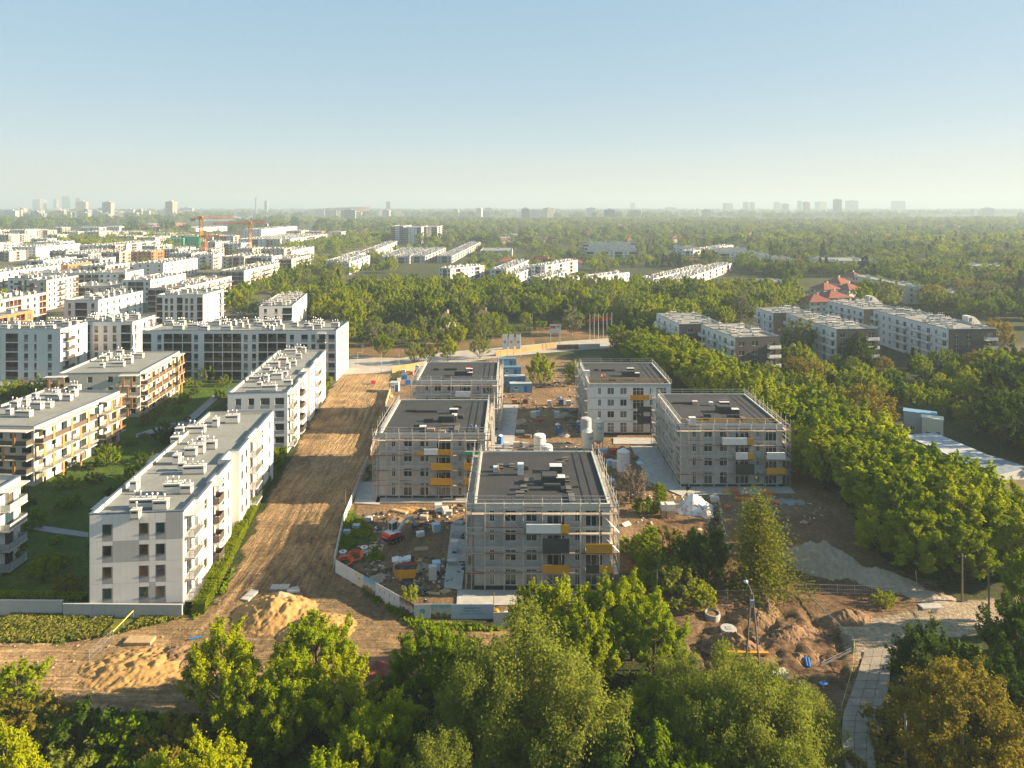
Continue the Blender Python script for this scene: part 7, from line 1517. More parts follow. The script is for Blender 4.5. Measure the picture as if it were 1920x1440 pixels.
for (k, px, D, H, R_, lb) in (('s_olive',1275,98,4.6,1.1,'olive bush at the edge of the pits'),('s_bright',1315,97,3.8,0.7,'bright young bush beside the concrete ring'),('s_mid',1245,102,4.4,1.1,'green bush under the thuja columns'),('s_mid',1205,127,3.0,1.0,'low green bush in front of the pink blossom'),
    ('s_dark',1290,107,4.4,1.2,'dark bush behind the dense tree'),('s_russet',1255,112,4.0,1.1,'brown bush with bare twigs by the thuja columns'),('s_mid',1180,112,3.0,1.1,'weedy bush along the scaffold foot'),('s_bright',1660,98,1.9,1.1,'low weeds beside the pale lying slab'),
    ('s_bright',770,98.5,2.2,0.7,'small bright bush behind the hoarding'),('s_mid',528,163,5.2,0.8,'young tree at the gable of the second white block'),('s_bright',515,150,4.0,0.7,'young green bush between the white blocks'),
    ('s_dark',150,72,5.5,1.3,'dark brownish bush in the shaded lower left'),('s_russet',60,74,5.0,1.3,'russet bush in the shaded lower left'),('s_mid',235,71,5.4,1.2,'shaded green bush below the muddy bank'),('s_russet',330,70,5.4,1.2,'russet bush at the foot of the bright tree'),
    ('s_bright',30,80,3.4,1.2,'bright bush in the rough grass at the left edge'),('s_olive',110,66,5.2,1.2,'olive bush at the bottom left'),('s_dark',450,67,5.4,1.2,'dark bush beneath the bright trees'),('s_dark',270,64,5.6,1.3,'dark bush near the bottom edge'),('s_dark',560,65,5.6,1.3,'dark bush under the foreground trees'),
    ('s_dark',840,66,6.0,1.2,'dark bush beneath the pale olive tree'),('s_russet',1700,72,4.2,1.3,'russet bush beside the slab track'),('s_russet',1680,66,4.0,1.2,'russet bush at the foot of the golden tree'),('s_dark',1870,74,5,1.3,'dark bush below the golden tree'),
    ('s_mid',20,110,3.6,0.9,'garden bush by the open balconies'),('s_mid',60,121,3.2,0.9,'garden bush behind the first white block'),('s_mid',85,105,3.4,1.0,'round shrub beside the grey path'),('s_bright',250,138,5.0,0.7,'young yellow-green garden tree'),
    ('s_mid',200,150,4.6,0.8,'garden tree by the timber balconies'),('s_russet',300,143,5.2,0.7,'young russet-green tree in the courtyard'),('s_dark',310,165,4.6,0.9,'shaded tree in the courtyard lawn'),('s_mid',375,225,5.4,0.8,'light green tree against the long brown block'),
    ('s_olive',390,222,5.0,0.7,'olive tree against the long brown block'),('s_bright',80,205,5.6,0.7,'bright young tree beside the brown balcony bays'),('s_mid',15,203,5.0,1.0,'bushes before the brown balcony bays'),('s_mid',45,203,4.0,1.0,'low bushes beside the bright young tree'),
    ('s_mid',130,205,4.0,1.2,'hedge bush behind the timber blocks'),('s_dark',18,170,4.6,0.8,'small lawn tree on the sunny lawn'),('s_dark',42,172,3.8,0.8,'second small lawn tree on the sunny lawn')):
    ptree(k, px, D, H*(0.72 if D < 76 and px < 700 else 1.0), lb, Rs=R_)
def scatter(poly, n, mind, seed, tries=40, block=()):
    r_ = random.Random(seed); X = [p[0] for p in poly]; Y = [p[1] for p in poly]; pts = []; grid = {}
    c_ = max(mind, 0.1); k = 0
    pa = np.array(poly)
    while len(pts) < n and k < n*tries:
        k += 1; x = r_.uniform(min(X), max(X)); y = r_.uniform(min(Y), max(Y))
        if not pip(np.array([x]), np.array([y]), poly)[0]: continue
        if any(a < x < c and b < y < d for (a, b, c, d) in block): continue
        gx_, gy_ = int(x//c_), int(y//c_); ok = True
        for i in (-1, 0, 1):
            for j in (-1, 0, 1):
                for (a, b) in grid.get((gx_+i, gy_+j), ()):
                    if (a-x)**2+(b-y)**2 < mind*mind: ok = False
        if ok: pts.append((x, y)); grid.setdefault((gx_, gy_), []).append((x, y))
    return pts
def court_plants():
    cp = PX([(-40,1125),(160,1125),(380,780),(425,745),(535,662),(300,705),(-40,720)])
    plant(cp, 70, 4.2, 61, [('s_mid',3),('s_dark',3),('s_bright',2),('s_russet',1.5),('s_olive',1)], (2.4, 6.0), 'planted in the courtyard garden', 'planted in the courtyard garden')
# building footprints keep trees out
BLOCK = []
for o in COL.objects:
    if o.parent is None and o.get('category') in ('apartment block', 'building', 'house row', 'building shell', 'house'):
        w_ = [c for c in o.children if c.name.startswith('wall')]
        if w_:
            bb = [o.matrix_basis @ Vector(v) for v in w_[0].bound_box]
            BLOCK.append((min(v.x for v in bb)-2.5, min(v.y for v in bb)-3, max(v.x for v in bb)+2.5, max(v.y for v in bb)+2.5))
BELT1 = PX([(1165,665),(1235,668),(1330,720),(1440,760),(1530,820),(1600,880),(1530,915),(1495,905),(1480,850),(1400,790),(1290,735),(1210,705)])
BELT2 = PX([(1530,820),(1620,870),(1740,960),(1830,1010),(1860,1050),(1780,1075),(1700,1050),(1640,1000),(1580,930),(1540,915)])
BELT3 = PX([(1630,1030),(1700,1075),(1780,1095),(1990,1085),(1990,1040),(1880,1010),(1800,1030)])
GARDEN = PX([(1330,700),(1400,690),(1640,690),(1900,690),(2000,760),(2000,860),(1870,850),(1780,800),(1680,770),(1560,770),(1440,745)])
YARDS = PX([(1850,770),(2000,800),(2000,900),(1880,860)])
def plant(poly, n, mind, seed, mix, hr, lab, grp):
    r_ = random.Random(seed)
    words = dict(bright='bright green', mid='mid green', dark='dark green', olive='pale olive', russet='reddish brown', willow='silvery', golden='golden', spruce='dark conifer')
    for (x, y) in scatter(poly, n, mind, seed, block=BLOCK):
        k = r_.choices([a for a, _ in mix], [b for _, b in mix])[0]
        w_ = words[k.split('_')[1]]; shr = k[0] == 's'
        tree(k, x, y, r_.uniform(*hr)*(0.5 if shr else 1), f'{w_} {"bush" if shr else "tree"} {lab}', group=f'{w_} {"bushes" if shr else "trees"} {grp}', Rs=r_.uniform(0.95, 1.4))
court_plants()
plant(BELT1, 52, 5.0, 1, [('m_bright',5),('m_mid',2),('m_olive',0.6),('m_russet',0.5)], (8.5, 11.5), 'in the belt behind the scaffolded blocks', 'in the belt behind the scaffolded blocks')
plant(BELT2, 48, 4.6, 2, [('m_bright',5),('m_mid',3)], (9, 12.5), 'in the belt beside the garage roofs', 'in the belt beside the garage roofs')
plant(BELT3, 22, 4.6, 3, [('n_bright',5),('n_mid',2)], (6.5, 9.5), 'above the sandy lane', 'above the sandy lane')
plant(GARDEN, 66, 6.0, 4, [('m_bright',4),('m_mid',3),('m_russet',1),('m_dark',2),('m_spruce',0.8),('m_olive',0.8)], (5, 8.2), 'in the gardens before the dark grey blocks', 'in the gardens before the dark grey blocks')
plant(YARDS, 22, 5.5, 5, [('m_dark',2),('m_spruce',2)], (9, 13), 'behind the garages', 'behind the garages')
for (k, px, py, H, lb) in (('m_russet',1628,815,11.5,'large round reddish brown tree behind the garages'),('m_russet',1510,735,10,'reddish brown tree by the dark grey block'),('m_olive',1435,760,11.5,'yellowish tree at the bend of the belt'),('m_willow',1497,675,15,'silvery willow before the grey and white block'),
    ('m_dark',1612,690,11,'round dark green tree before the dark grey block'),('m_golden',1870,655,11,'bright yellow tree beyond the long grey block'),('m_bright',1495,695,9,'upright bright green tree beside the silvery willow'),
    ('m_bright',1015,727,9.6,'bushy bright tree behind the site cabins'),('m_bright',1078,722,7.2,'small bright tree beside the white-walled shell'),('m_bright',1195,672,10.5,'broad green tree at the street corner'),('m_mid',1160,655,9.5,'green tree overhanging the street by the flagpoles'),
    ('m_willow',1072,628,12.5,'silvery willow by the flagpoles'),('m_willow',1175,605,12,'silvery tree in the sunlit wood'),('m_willow',1390,605,13,'silvery tree behind the first dark grey block'),('m_mid',720,670,8.5,'bright roadside tree by the parked cars'),('m_olive',777,682,7.5,'olive roadside tree beyond the far shell'),
    ('m_olive',805,680,6.5,'smaller olive roadside tree'),('m_bright',840,678,8.0,'bright green roadside tree beyond the far shell'),('m_olive',900,672,8.0,'olive roadside tree at the banners'),('m_willow',700,650,9.5,'grey-green willow by the street'),('m_willow',730,648,9.0,'second grey-green willow by the street'),
    ('m_olive',820,650,7.5,'olive tree on the brown bank'),('m_bright',860,648,8.5,'bright tree on the brown bank'),('m_willow',650,605,9.5,'silvery tree at the corner of the long block'),('m_mid',838,627,8.4,'green tree half hiding the small cottage'),('m_olive',872,632,7.0,'olive tree between the two cottages'),('m_mid',908,622,8.0,'green tree half hiding the grey cottage'),('m_bright',925,621,8.0,'bright tree beside the grey cottage'),('m_olive',892,622,7.4,'olive tree before the grey cottage wall'),('m_mid',822,627,7.6,'green tree before the small cottage wall'),('m_willow',800,628,8.0,'silvery tree beside the small cottage')):
    p = G(px, py); tree(k, p.x, p.y, H, lb, Rs=1.0)
BANK = PX([(640,612),(760,622),(870,628),(960,612),(1060,606),(1150,604),(1150,612),(1000,622),(930,634),(860,640),(760,646),(650,640)])
plant(BANK, 40, 6.0, 16, [('s_olive',2),('s_mid',2),('s_bright',2),('m_olive',2),('m_bright',2),('m_willow',1)], (5, 8.5), 'on the bank across the street', 'on the bank across the street')
EAST = PX([(1840,720),(1990,700),(2100,780),(2100,900),(1960,880),(1860,800)])
plant(EAST, 26, 6.0, 17, [('m_dark',3),('m_mid',2),('m_spruce',2)], (8, 12), 'behind the white-doored garages', 'behind the white-doored garages')
WOOD = PX([(575,600),(640,560),(700,540),(830,548),(1060,548),(1240,560),(1480,560),(1500,585),(1400,620),(1250,640),(1140,630),(1080,618),(960,615),(920,640),(780,640),(640,640)])
BLOCK += [tuple((G(650,650).x, G(650,648).y, G(1160,612).x, G(1160,612).y))]
plant(WOOD, 48, 7.0, 6, [('m_bright',5),('m_mid',3),('m_dark',1.2),('m_olive',1),('m_willow',0.6)], (8, 12), 'in the wood across the street', 'in the wood across the street')
# ------------------------------------------------ woods too dense to count
def woodland(name, label, pts, kindmix, hr, seed):
    r_ = np.random.RandomState(seed)
    objs = []
    key = tuple(kindmix)
    if key not in CACHE:
        cl = bpy.data.collections.new('woodland_sources')
        for k in kindmix:
            for v in KIND[k]:
                o = bpy.data.objects.new('woodland_tree', v[0]); cl.objects.link(o); objs.append(o)
        CACHE[key] = (cl, len(objs))
    cl, nobj = CACHE[key]
    n = len(pts); me = bpy.data.meshes.new(name)
    co = np.array([(x, y, z) for x, y, z in pts], dtype=np.float32)
    me.vertices.add(n); me.vertices.foreach_set('co', co.ravel())
    sa = me.attributes.new('tscale', 'FLOAT_VECTOR', 'POINT'); s = r_.uniform(hr[0], hr[1], n)/10.0; wv = s*r_.uniform(0.9, 1.2, n)
    sa.data.foreach_set('vector', np.stack([wv, wv, s], 1).astype(np.float32).ravel())
    ra = me.attributes.new('trot', 'FLOAT_VECTOR', 'POINT'); ra.data.foreach_set('vector', np.stack([np.zeros(n), np.zeros(n), r_.uniform(0, 6.28, n)], 1).astype(np.float32).ravel())
    ia = me.attributes.new('tidx', 'INT', 'POINT'); ia.data.foreach_set('value', r_.randint(0, nobj, n).astype(np.int32))
    o = obj(name, me); stuff(o); o['label'] = label
    ng = bpy.data.node_groups.new(name, 'GeometryNodeTree'); ng.interface.new_socket('Geometry', in_out='INPUT', socket_type='NodeSocketGeometry'); ng.interface.new_socket('Geometry', in_out='OUTPUT', socket_type='NodeSocketGeometry')
    a = ng.nodes.new('NodeGroupInput'); z = ng.nodes.new('NodeGroupOutput'); ip = ng.nodes.new('GeometryNodeInstanceOnPoints'); ci = ng.nodes.new('GeometryNodeCollectionInfo')
    ci.inputs[0].default_value = cl; ci.inputs['Separate Children'].default_value = True; ci.inputs['Reset Children'].default_value = True
    ip.inputs['Pick Instance'].default_value = True
    def na_(nm, ty):
        q = ng.nodes.new('GeometryNodeInputNamedAttribute'); q.data_type = ty; q.inputs[0].default_value = nm; return q.outputs[0]
    ng.links.new(a.outputs[0], ip.inputs['Points']); ng.links.new(ci.outputs[0], ip.inputs['Instance'])
    ng.links.new(na_('tidx', 'INT'), ip.inputs['Instance Index']); ng.links.new(na_('tscale', 'FLOAT_VECTOR'), ip.inputs['Scale']); ng.links.new(na_('trot', 'FLOAT_VECTOR'), ip.inputs['Rotation'])
    ng.links.new(ip.outputs[0], z.inputs[0])
    md = o.modifiers.new('trees', 'NODES'); md.node_group = ng
    return o
def scat_np(poly, n, seed, block=BLOCK, clump=0.0):
    r_ = np.random.RandomState(seed); pa = np.array(poly); x = r_.uniform(pa[:,0].min(), pa[:,0].max(), n*3); y = r_.uniform(pa[:,1].min(), pa[:,1].max(), n*3)
    k = pip(x, y, poly)
    for (a, b, c, d) in block: k &= ~((x > a) & (x < c) & (y > b) & (y < d))
    if clump: k &= fbm(x, y, 1/clump, 2) > 0.46
    qx = 960+x*F/np.maximum(y, 1); qy = HOR+F*CAMH/np.maximum(y, 1)
    k &= ~((qx > 1492) & (qx < 1612) & (qy > 520) & (qy < 604))
    k &= ~((qx > 1655) & (qx < 1905) & (qy > 600) & (qy < 690))
    x = x[k][:n]; y = y[k][:n]
    return [(a, b, -0.05) for a, b in zip(x, y)]
woodland('woodland', 'dense green wood across the street beyond the construction site', scat_np(PX([(575,600),(640,560),(700,548),(800,545),(980,548),(1100,550),(1240,552),(1480,550),(1500,585),(1400,610),(1250,625),(1140,618),(1080,608),(960,605),(780,625),(640,632)]), 580, 1), ['m_bright','m_bright','m_mid','m_olive','m_willow','m_dark'], (6.5, 13), 1)
woodland('woodland', 'green tree belt filling in behind the scaffolded blocks', scat_np(BELT1, 60, 2)+scat_np(BELT2, 60, 3), ['m_bright','m_mid','s_bright'], (6, 9), 2)
woodland('garden_trees', 'trees around the villas and grey flats on the far side', scat_np(PX([(1500,590),(1540,600),(1900,590),(2300,600),(2300,500),(1900,470),(1500,470),(1240,500),(1250,535),(1490,545)]), 520, 4), ['m_mid','m_dark','m_olive','m_spruce','m_willow'], (9, 15), 3)
woodland('garden_trees', 'trees around the villas and beyond the long grey block', scat_np(PX([(1600,585),(1640,560),(1900,600),(2200,620),(2200,500),(1650,500),(1450,500),(1460,560),(1500,580)]), 420, 44), ['m_mid','m_dark','m_olive','m_willow','m_russet'], (7, 12), 33)
woodland('garden_trees', 'trees between the row houses beyond the central wood', scat_np(PX([(640,520),(700,470),(900,455),(1250,460),(1300,500),(1240,530),(1000,525),(800,510)]), 420, 5, clump=60), ['f_mid','f_dark','f_olive','f_spruce','f_bright'], (5, 9), 4)
woodland('garden_trees', 'trees between the blocks of the white estate', scat_np(PX([(-60,600),(300,590),(560,520),(700,460),(300,445),(-300,450)]), 380, 6), ['f_mid','f_bright','f_olive'], (5, 9), 5)
woodland('street_trees', 'trees along the estate street', scat_np(PX([(455,604),(620,604),(640,520),(715,490),(706,489),(650,514),(560,556)]), 60, 7)+scat_np(PX([(400,590),(425,592),(545,543),(690,487),(676,483),(520,535)]), 40, 77), ['m_mid','m_bright','m_spruce','m_olive'], (8, 13), 6)
woodland('park', 'park trees among the far estate blocks', scat_np(PX([(110,470),(330,470),(420,446),(330,440),(110,448)]), 260, 8)+scat_np(PX([(520,482),(620,478),(760,452),(740,442),(600,456),(530,470)]), 240, 9), ['f_bright','f_mid','f_olive'], (9, 13), 7)
far_poly = [(-2300,1250),(2600,1250),(5200,4200),(-5200,4200)]
woodland('distant_woodland', 'hazy distant woodland', scat_np([(-120,950),(1500,640),(2900,1600),(2600,2600),(-900,2600),(-260,1350)], 7000, 10, clump=190), ['f_mid','f_dark','f_olive','f_willow','f_bright'], (11, 18), 8)
woodland('distant_woodland', 'hazy woods along the river and horizon', scat_np([(-3400,1350),(-260,1350),(-900,2600),(2600,2600),(6500,6500),(-7000,6500)], 9000, 11, clump=420), ['f_mid','f_dark','f_willow'], (16, 30), 9)
woodland('garden_trees', 'low trees between the dark grey blocks and the belt', scat_np(GARDEN, 40, 48), ['m_bright','m_mid','m_dark'], (4.5, 7), 35)
woodland('garden_trees', 'trees filling the gardens around the villas', scat_np(PX([(1380,545),(1495,560),(1560,515),(1480,480),(1380,490)]), 200, 45)+scat_np(PX([(1740,590),(1900,640),(2050,600),(2000,505),(1740,505)]), 280, 46)+scat_np(PX([(700,500),(900,478),(1060,478),(1060,470),(880,462),(700,475)]), 60, 47), ['m_mid','m_olive','m_dark','m_willow'], (6, 11), 34)
woodland('distant_woodland', 'hazy leafy suburb between the row houses and the horizon', scat_np(PX([(620,462),(760,448),(1000,448),(1260,470),(1500,500),(1560,560),(1700,560),(2000,520),(2000,430),(1300,418),(620,418)]), 3600, 13), ['f_mid','f_dark','f_olive','f_willow','f_mid','f_spruce'], (8, 14), 11)
woodland('woodland', 'leafy suburb east of the villas', scat_np([(300,420),(420,330),(1400,800),(1900,1300),(1200,1400),(500,900)], 2600, 12), ['f_mid','f_dark','f_olive','f_russet','f_bright','f_spruce'], (9, 16), 10)
# ------------------------------------------------ hedges
def hedge(pts, w, h, lab, n_per_m=330, lm='hedge', seed=0):
    rs = np.random.RandomState(seed); Vs = []; pts = [Vector(p) for p in pts]
    P = []; Nn = []; core = MB()
    for a, b in zip(pts[:-1], pts[1:]):
        d = (b-a); L_ = d.length; d /= L_; s = Vector((-d.y, d.x, 0)); n = int(L_*n_per_m)
        u = rs.uniform(0, L_, n); f = rs.randint(0, 3, n); q = rs.uniform(-1, 1, n)
        lat = np.where(f == 0, q*w/2, np.where(f == 1, w/2, -w/2)); zz = np.where(f == 0, h, rs.uniform(0.05, h, n))
        lat += rs.normal(size=n)*0.07; zz += rs.normal(size=n)*0.08*1.0+0.10*np.sin(u*1.3+a.x)
        P.append(np.stack([a.x+d.x*u+s.x*lat, a.y+d.y*u+s.y*lat, a.z+np.maximum(zz, 0.03)], 1))
        nn = rs.normal(size=(n, 3))*0.5; nn[:, 2] += (f == 0); nn[:, 0] += np.where(f == 1, s.x, np.where(f == 2, -s.x, 0)); nn[:, 1] += np.where(f == 1, s.y, np.where(f == 2, -s.y, 0)); Nn.append(nn)
        c = (a+b)/2; core.obox((c.x, c.y, c.z+h*0.45), d*L_/2, s*(w/2-0.12), (0, 0, h*0.45))
    P = np.concatenate(P); Nn = np.concatenate(Nn); Nn /= np.linalg.norm(Nn, axis=1, keepdims=True)
    V, Q_ = leaf_quads(P, Nn, 0.20, rs, 0.8)
    t_ = thing('hedge', lab, 'hedge'); obj('foliage', npmesh('foliage', V, Q_, LM[lm]), t_); obj('stems', core.mesh('stems', LM['dark']), t_)
def gp(px, py): p = G(px, py); p.z = -0.02; return p
hedge([gp(372,1152), gp(395,1108)], 1.7, 1.6, 'clipped bright green hedge piece at the near end of the first white block', seed=1)
hedge([gp(398,1104), gp(425,1050), gp(455,990)], 1.8, 1.5, 'clipped hedge along the balconies of the first white block', seed=2)
hedge([gp(457,985), gp(478,945), gp(500,905)], 1.8, 1.4, 'clipped hedge beside the middle of the first white block', seed=3)
hedge([gp(505,895), gp(535,840), gp(560,800)], 1.8, 1.4, 'clipped hedge between the two white blocks', seed=4)
hedge([gp(562,796), gp(590,752), gp(612,722)], 1.9, 1.4, 'clipped hedge along the second white block', seed=5)
hedge([gp(614,720), gp(628,700), gp(638,688)], 1.8, 1.5, 'clipped hedge at the end of the track by the street', seed=6)
hedge([gp(-60,1128), gp(70,1131), gp(160,1133)], 1.4, 1.3, 'shaded hedge behind the low perimeter wall', seed=7, lm='mid', n_per_m=220)
# ------------------------------------------------ grass and weeds (uncountable)
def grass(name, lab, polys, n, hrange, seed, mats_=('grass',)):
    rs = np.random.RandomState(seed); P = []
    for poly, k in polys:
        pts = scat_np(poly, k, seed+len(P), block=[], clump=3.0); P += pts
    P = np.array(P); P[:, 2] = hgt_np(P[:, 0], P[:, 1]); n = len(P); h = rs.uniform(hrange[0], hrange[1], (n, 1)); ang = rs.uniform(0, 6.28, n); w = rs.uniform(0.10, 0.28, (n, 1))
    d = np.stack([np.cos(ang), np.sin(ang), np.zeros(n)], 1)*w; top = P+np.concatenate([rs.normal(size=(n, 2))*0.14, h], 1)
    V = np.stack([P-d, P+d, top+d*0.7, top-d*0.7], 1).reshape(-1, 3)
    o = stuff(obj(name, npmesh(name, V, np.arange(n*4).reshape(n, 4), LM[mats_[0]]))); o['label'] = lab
grass('grass', 'rough dry grass on the verge before the perimeter wall', [(VERGE, 16000), (GRASSL, 9000)], 0, (0.10, 0.42), 3)
grass('weeds', 'dark weeds along the foot of the hoarding', [(PX([(670,1090),(790,1168),(935,1176),(1010,1178),(1010,1190),(780,1180),(690,1120)]), 2600), (INSITE_GRASS, 2600), (PX([(300,1150),(420,1100),(440,1060),(425,1110),(360,1165)]), 700)], 0, (0.15, 0.5), 4, ('mid',))
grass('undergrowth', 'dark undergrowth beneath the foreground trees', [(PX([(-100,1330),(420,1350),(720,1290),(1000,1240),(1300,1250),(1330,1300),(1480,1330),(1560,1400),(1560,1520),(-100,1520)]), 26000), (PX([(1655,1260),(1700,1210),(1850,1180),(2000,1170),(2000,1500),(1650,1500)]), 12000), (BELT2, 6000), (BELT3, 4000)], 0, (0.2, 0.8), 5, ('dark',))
# ---------------------------------------------------------------- cranes and far city
def lattice(b, p, q, w, n):
    p = Vector(p); q = Vector(q); d = q-p; a = d.normalized().orthogonal().normalized()*w/2; c = d.normalized().cross(a)
    cs = [a+c, a-c, -a-c, -a+c]
    for k in cs: b.cyl(p+k, q+k, w*0.11, n=4)
    for i in range(n):
        u, v = p+d*(i/n), p+d*((i+1)/n)
        for j in range(4): b.cyl(u+cs[j], v+cs[(j+1)%4], w*0.07, n=3)
def crane(lab, px, D, zt, j0, j1, dz, mk, jmk):
    """tower crane: mast to height zt, jib from x-offset j0 to j1"""
    x = (px-960)/F*D; t_ = thing('tower_crane', lab, 'crane', (x, D, 0)); b = MB(); lattice(b, (0,0,0), (0,0,zt), 2.4, 18); obj('mast', b.mesh('mast', M[mk]), t_)
    b = MB(); lattice(b, (j0,0,zt+1), (j1,dz,zt+1.5), 1.8, 26); obj('jib', b.mesh('jib', M[jmk]), t_); b = MB(); b.box(-1.6,-1.6,zt-1.5,1.6,1.6,zt+2.4); obj('slewing_cab', b.mesh('slewing_cab', M[mk]), t_)
    e = j0 if abs(j0) < abs(j1) else j1
    obj('counterweight', MB().box(e-2,-1.2,zt-2.5,e+2,1.2,zt+0.5).mesh('counterweight', M['lgrey']), t_)
crane('orange tower crane with long jib over the far estate', 377, 690, 42, -8, 32, 0, 'crane', 'crane')
crane('orange tower crane with red jib over the far estate', 469, 760, 35, -40, 17, 0, 'crane', 'cranered')
crane('low orange crane stump beside the tall crane', 386, 690, 24, -7, 5, 0, 'crane', 'cranered')
p = G(312, 466, 0); t_ = thing('netted_building', 'building wrapped in green netting below the cranes', 'building', (p.x, p.y, 0)); obj('wall', MB().box(0,0,0,22,14,13).mesh('wall', M['netgreen']), t_); obj('wall', MB().box(25,3,0,40,15,15).mesh('wall', M['netgreen']), t_)
for i in range(6): obj('scaffold_post', CACHE.setdefault('npost', MB().cyl((0,0,0),(0,0,14),0.2,n=4).mesh('scaffold_post', M['lgrey'])), t_, (i*4.4, -0.3, 0))
# river with bridges
sheet('river', [GD(360,2450)[:2], GD(495,2450)[:2], GD(500,3100)[:2], GD(475,4600)[:2], GD(385,4600)[:2]], 0.4, mat('river_water', (0.30,0.33,0.34), 0.12, 0.05, 0.01), 'pale river bend under the haze')
def bridge(lab, D, x0, x1, z):
    t_ = thing('bridge', lab, 'bridge', ((x0-960)/F*D, D, 0)); L_ = (x1-x0)/F*D; obj('deck', MB().box(0,-6,z,L_,6,z+3).mesh('deck', M['mgrey']), t_)
    for i in range(6): obj('pier', CACHE.setdefault(('pier',z), MB().box(-3,-5,-1,3,5,z).mesh('pier', M['lgrey'])), t_, (L_*(i+0.5)/6, 0, 0))
bridge('nearer long bridge across the hazy river', 2900, 330, 500, 12); bridge('farther bridge across the hazy river', 3900, 330, 520, 16)
# stadium
t_ = thing('stadium', 'pale oval stadium on the hazy horizon', 'stadium', ((650-960)/F*4300, 4300, 0)); b = MB(); n = 40
for i in range(n):
    a0, a1 = 2*math.pi*i/n, 2*math.pi*(i+1)/n; A = lambda a, r, z: (145*r*math.cos(a), 105*r*math.sin(a), z+5*math.cos(a))
    b.quad(A(a0,0.86,8), A(a1,0.86,8), A(a1,1.0,42), A(a0,1.0,42)); b.quad(A(a0,1.0,42), A(a1,1.0,42), A(a1,0.7,36), A(a0,0.7,36), 1)
obj('bowl', b.mesh('bowl', [M['redbrick'], M['whitep']]), t_)
for i in range(0, n, 2):
    a0 = 2*math.pi*i/n; obj('roof_mast', CACHE.setdefault('smast', MB().cyl((0,0,0),(0,0,22),0.8,n=4).mesh('roof_mast', M['whitep'])), t_, (146*math.cos(a0), 106*math.sin(a0), 38))
# far towers and slabs, each a thing
def far_tower(lab, px, top, D, w, grp=None, mk='beige', dep=None):
    if 'skyline' in lab or 'farthest' in lab or 'lone' in lab: D *= 1.6; top = HOR-(HOR-top)*0.72; w *= 0.8
    z = CAMH-(top-HOR)*D/F; x = (px-960)/F*D; t_ = thing('far_tower', lab, 'tower block', (x, D, 0), R(random.uniform(-20,20)), grp); wd = w/F*D; dp = dep or wd*0.8; obj('wall', MB().box(-wd/2,-dp/2,0,wd/2,dp/2,z).mesh('wall', M[mk]), t_)
    obj('plant_room', MB().box(-wd*0.2,-dp*0.2,z,wd*0.2,dp*0.2,z+3.5).mesh('plant_room', M['lgrey']), t_); b = MB()
    nf = max(3, int(z/3)); nc = max(3, int(wd/4))
    for f in range(nf):
        b.box(-wd/2+1,-dp/2-0.15,f*z/nf+1.2,wd/2-1,-dp/2-0.02,f*z/nf+2.6); b.box(wd/2+0.02,-dp/2+1,f*z/nf+1.2,wd/2+0.15,dp/2-1,f*z/nf+2.6)
    stuff(obj('window_bands', b.mesh('window_bands', M['glassfar']), t_))
for (px, top, D, w, mk, lb) in ((154,378,2500,17,'offwhite','pale tower with dark shaded side by the river woods'),(203,379,2500,16,'offwhite','second pale tower by the river woods'),(321,378,2700,16,'beige','squat cream tower at the river bend'),(124,362,3900,14,'dgrey','tallest hazy tower in the left skyline'),(146,366,3900,9,'dgrey','slim hazy tower in the left skyline'),(105,370,3700,9,'beige','cream tower in the left skyline'),(75,370,3700,24,'beige','broad hazy block in the left skyline'),
    (480,371,4300,3,'lgrey','thin pale spire above the river bridge'),(499,377,4200,6,'beige','pale block beside the spire'),(985,391,2300,14,'offwhite','broad cream tower above the middle woods'),(1030,391,2400,12,'offwhite','cream tower pair above the middle woods'),(728,378,4200,8,'lgrey','grey tower beside the stadium'),
    (1365,380,3000,18,'lgrey','hazy tower, first of the east skyline'),(1398,377,3200,12,'beige','hazy tower, second of the east skyline'),(1410,377,3200,10,'beige','hazy tower, third of the east skyline'),(1457,377,3100,12,'beige','hazy tower, fourth of the east skyline'),(1472,381,2900,16,'lgrey','dark low tower in the east skyline'),(1499,374,3300,10,'beige','hazy tower, tall in the east skyline'),(1512,379,3300,10,'beige','hazy tower beside the tall east tower'),(1539,376,3300,20,'beige','broad hazy tower in the east skyline'),(1570,374,3400,14,'beige','hazy tower before the widest tower'),(1597,373,3200,22,'beige','widest hazy tower in the east skyline'),(1684,374,3600,26,'lgrey','farthest broad tower toward the sun'),(1186,379,3900,9,'lgrey','lone tower in the middle of the horizon')):
    far_tower(lb, px, top, D, w, None, mk)
rr = random.Random(9)
for k in range(90):
    px = rr.choice([rr.uniform(0, 360), rr.uniform(600, 1300), rr.uniform(-20, 1900)]); D = rr.uniform(2300, 4300); far_tower('low pale block in the hazy city edge', px, HOR+(CAMH-rr.uniform(22, 42))*F/D, D, rr.uniform(8, 26), 'hazy city blocks', rr.choice(['offwhite','beige','white','lgrey']), 18)

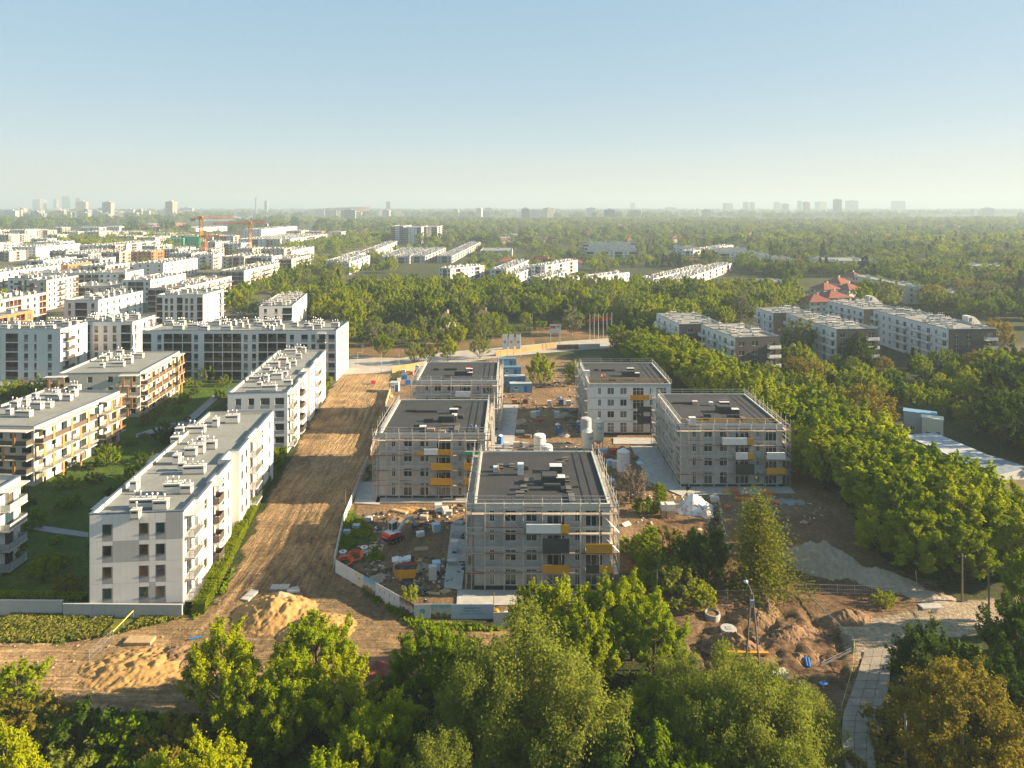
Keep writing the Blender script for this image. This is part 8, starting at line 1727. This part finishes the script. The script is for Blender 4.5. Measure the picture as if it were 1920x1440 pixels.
# ---------------------------------------------------------------- labels for look-alikes: told apart by the landmark they stand nearest to
LANDM = [('the long grey block', 1760, 640), ('the silvery willow', 1497, 675), ('the round dark tree', 1612, 690), ('the brown round tree', 1628, 815), ('the garage cabins', 1735, 815), ('the pale sheet roof', 1745, 840), ('the gravel heap', 1560, 1050), ('the lane poles', 1830, 1150), ('the bluish tarpaulin', 1475, 941),
 ('the scaffold by the belt', 1470, 900), ('the yellow tree', 1870, 655), ('the first grey block', 1420, 660), ('the street corner tree', 1195, 672), ('the flagpoles', 1125, 636), ('the billboard', 1041, 655), ('the three banners', 960, 665), ('the grey cottage', 905, 613), ('the small cottage', 835, 618), ('the parked cars', 638, 665), ('the road sign', 680, 664), ('the street lamp', 998, 626), ('the row houses', 870, 520), ('the white-walled shell', 1190, 720),
 ('the orange cottage roof', 1225, 535), ('the villa cluster', 1550, 570), ('the white garage doors', 1900, 950), ('the first white gable', 250, 1150), ('the second white gable', 480, 800), ('the timber screens', 160, 900), ('the second timber block', 300, 760), ('the open balconies', 30, 1050), ('the long brown block', 450, 705), ('the grey garden path', 110, 995),
 ('the tall crane', 377, 491), ('the red jib crane', 469, 482), ('the green netting', 312, 466), ('the terraced white block', 210, 600), ('the orange brick wing', 90, 620), ('the wide white block', 130, 550), ('the brown-roofed row', 450, 550), ('the park trees', 220, 458), ('the picture edge', 0, 500), ('the river woods', 250, 432), ('the dark framed block', 215, 480),
 ('the tower blocks', 775, 470), ('the spire', 480, 400), ('the stadium', 650, 400), ('the cream tower pair', 1030, 415), ('the east skyline', 1480, 405), ('the office block', 1870, 530), ('the grey flats', 1400, 490), ('the dark terraces', 1150, 490), ('the river bridge', 430, 410), ('the left skyline', 110, 408), ('the lone tower', 1186, 402), ('the slim hazy tower', 146, 405), ('the broad hazy block', 75, 407), ('the squat cream tower', 321, 412), ('the pale river towers', 180, 415), ('the grey stadium tower', 728, 402), ('the widest hazy tower', 1597, 405), ('the farthest tower', 1684, 403), ('the first hazy tower', 1365, 405)]
ORD = ['', 'second ', 'third ', 'fourth ', 'fifth ', 'sixth ', 'seventh ', 'eighth ', 'ninth ', 'tenth ', 'eleventh ', 'twelfth ']
by = {}
for o in COL.objects:
    if o.parent is None and o.get('label') and o.get('category'): by.setdefault(o['label'], []).append(o)
for lab, os_ in by.items():
    if len(os_) < 2: continue
    buck = {}
    for o in os_:
        px = 960+o.location.x*F/o.location.y; py = HOR+F*CAMH/o.location.y
        d = sorted(((px-a)**2+((py-b)*1.6)**2, n) for n, a, b in LANDM)
        buck.setdefault(d[0][1], []).append((d[0][0], o))
    short = lab.replace(' in the belt behind the scaffolded blocks', ' in the belt').replace(' in the belt beside the garage roofs', ' in the belt').replace(' in the gardens before the dark grey blocks', ' in the gardens').replace(' in the crowded far part of the white estate', '').replace(' planted in the courtyard garden', ' in the courtyard').replace(' in the wood across the street', ' in the wood').replace(' on the bank across the street', ' on the bank').replace(' parked along the estate street', ' on the estate street').replace(' behind the white-doored garages', ' beyond the garages').replace(' among the distant trees', '').replace(' in the hazy city edge', ' in the haze')
    for n, l in buck.items():
        for i, (dd, o) in enumerate(sorted(l, key=lambda t: t[0])):
            if i < len(ORD): o['label'] = f'{short}, {ORD[i]}nearest to {n}'
seen_ = {}
for o in COL.objects:
    if o.parent is None and o.get('label') and o.get('category'): seen_.setdefault(o['label'], []).append(o)
for lab, l in seen_.items():
    if len(l) > 1 and any('belt' in lab for _ in l):
        for o, w_ in zip(l, ('front row', 'rear row', 'middle row')): o['label'] = lab+', '+w_
# ---------------------------------------------------------------- haze over the whole scene
hz_m, t, N, L = nt('haze_air')
out = N.new('ShaderNodeOutputMaterial'); pv = N.new('ShaderNodeVolumePrincipled')
pv.inputs['Color'].default_value = (0.49, 0.63, 0.74, 1); pv.inputs['Density'].default_value = 0.00026; pv.inputs['Anisotropy'].default_value = 0.08
L.new(pv.outputs[0], out.inputs['Volume'])
hb = MB(); hb.box(-9600, -500, -3.0, 9600, 13600, 185)
stuff(obj('haze', hb.mesh('haze', hz_m)))['label'] = 'thin morning haze in the air over the suburb'
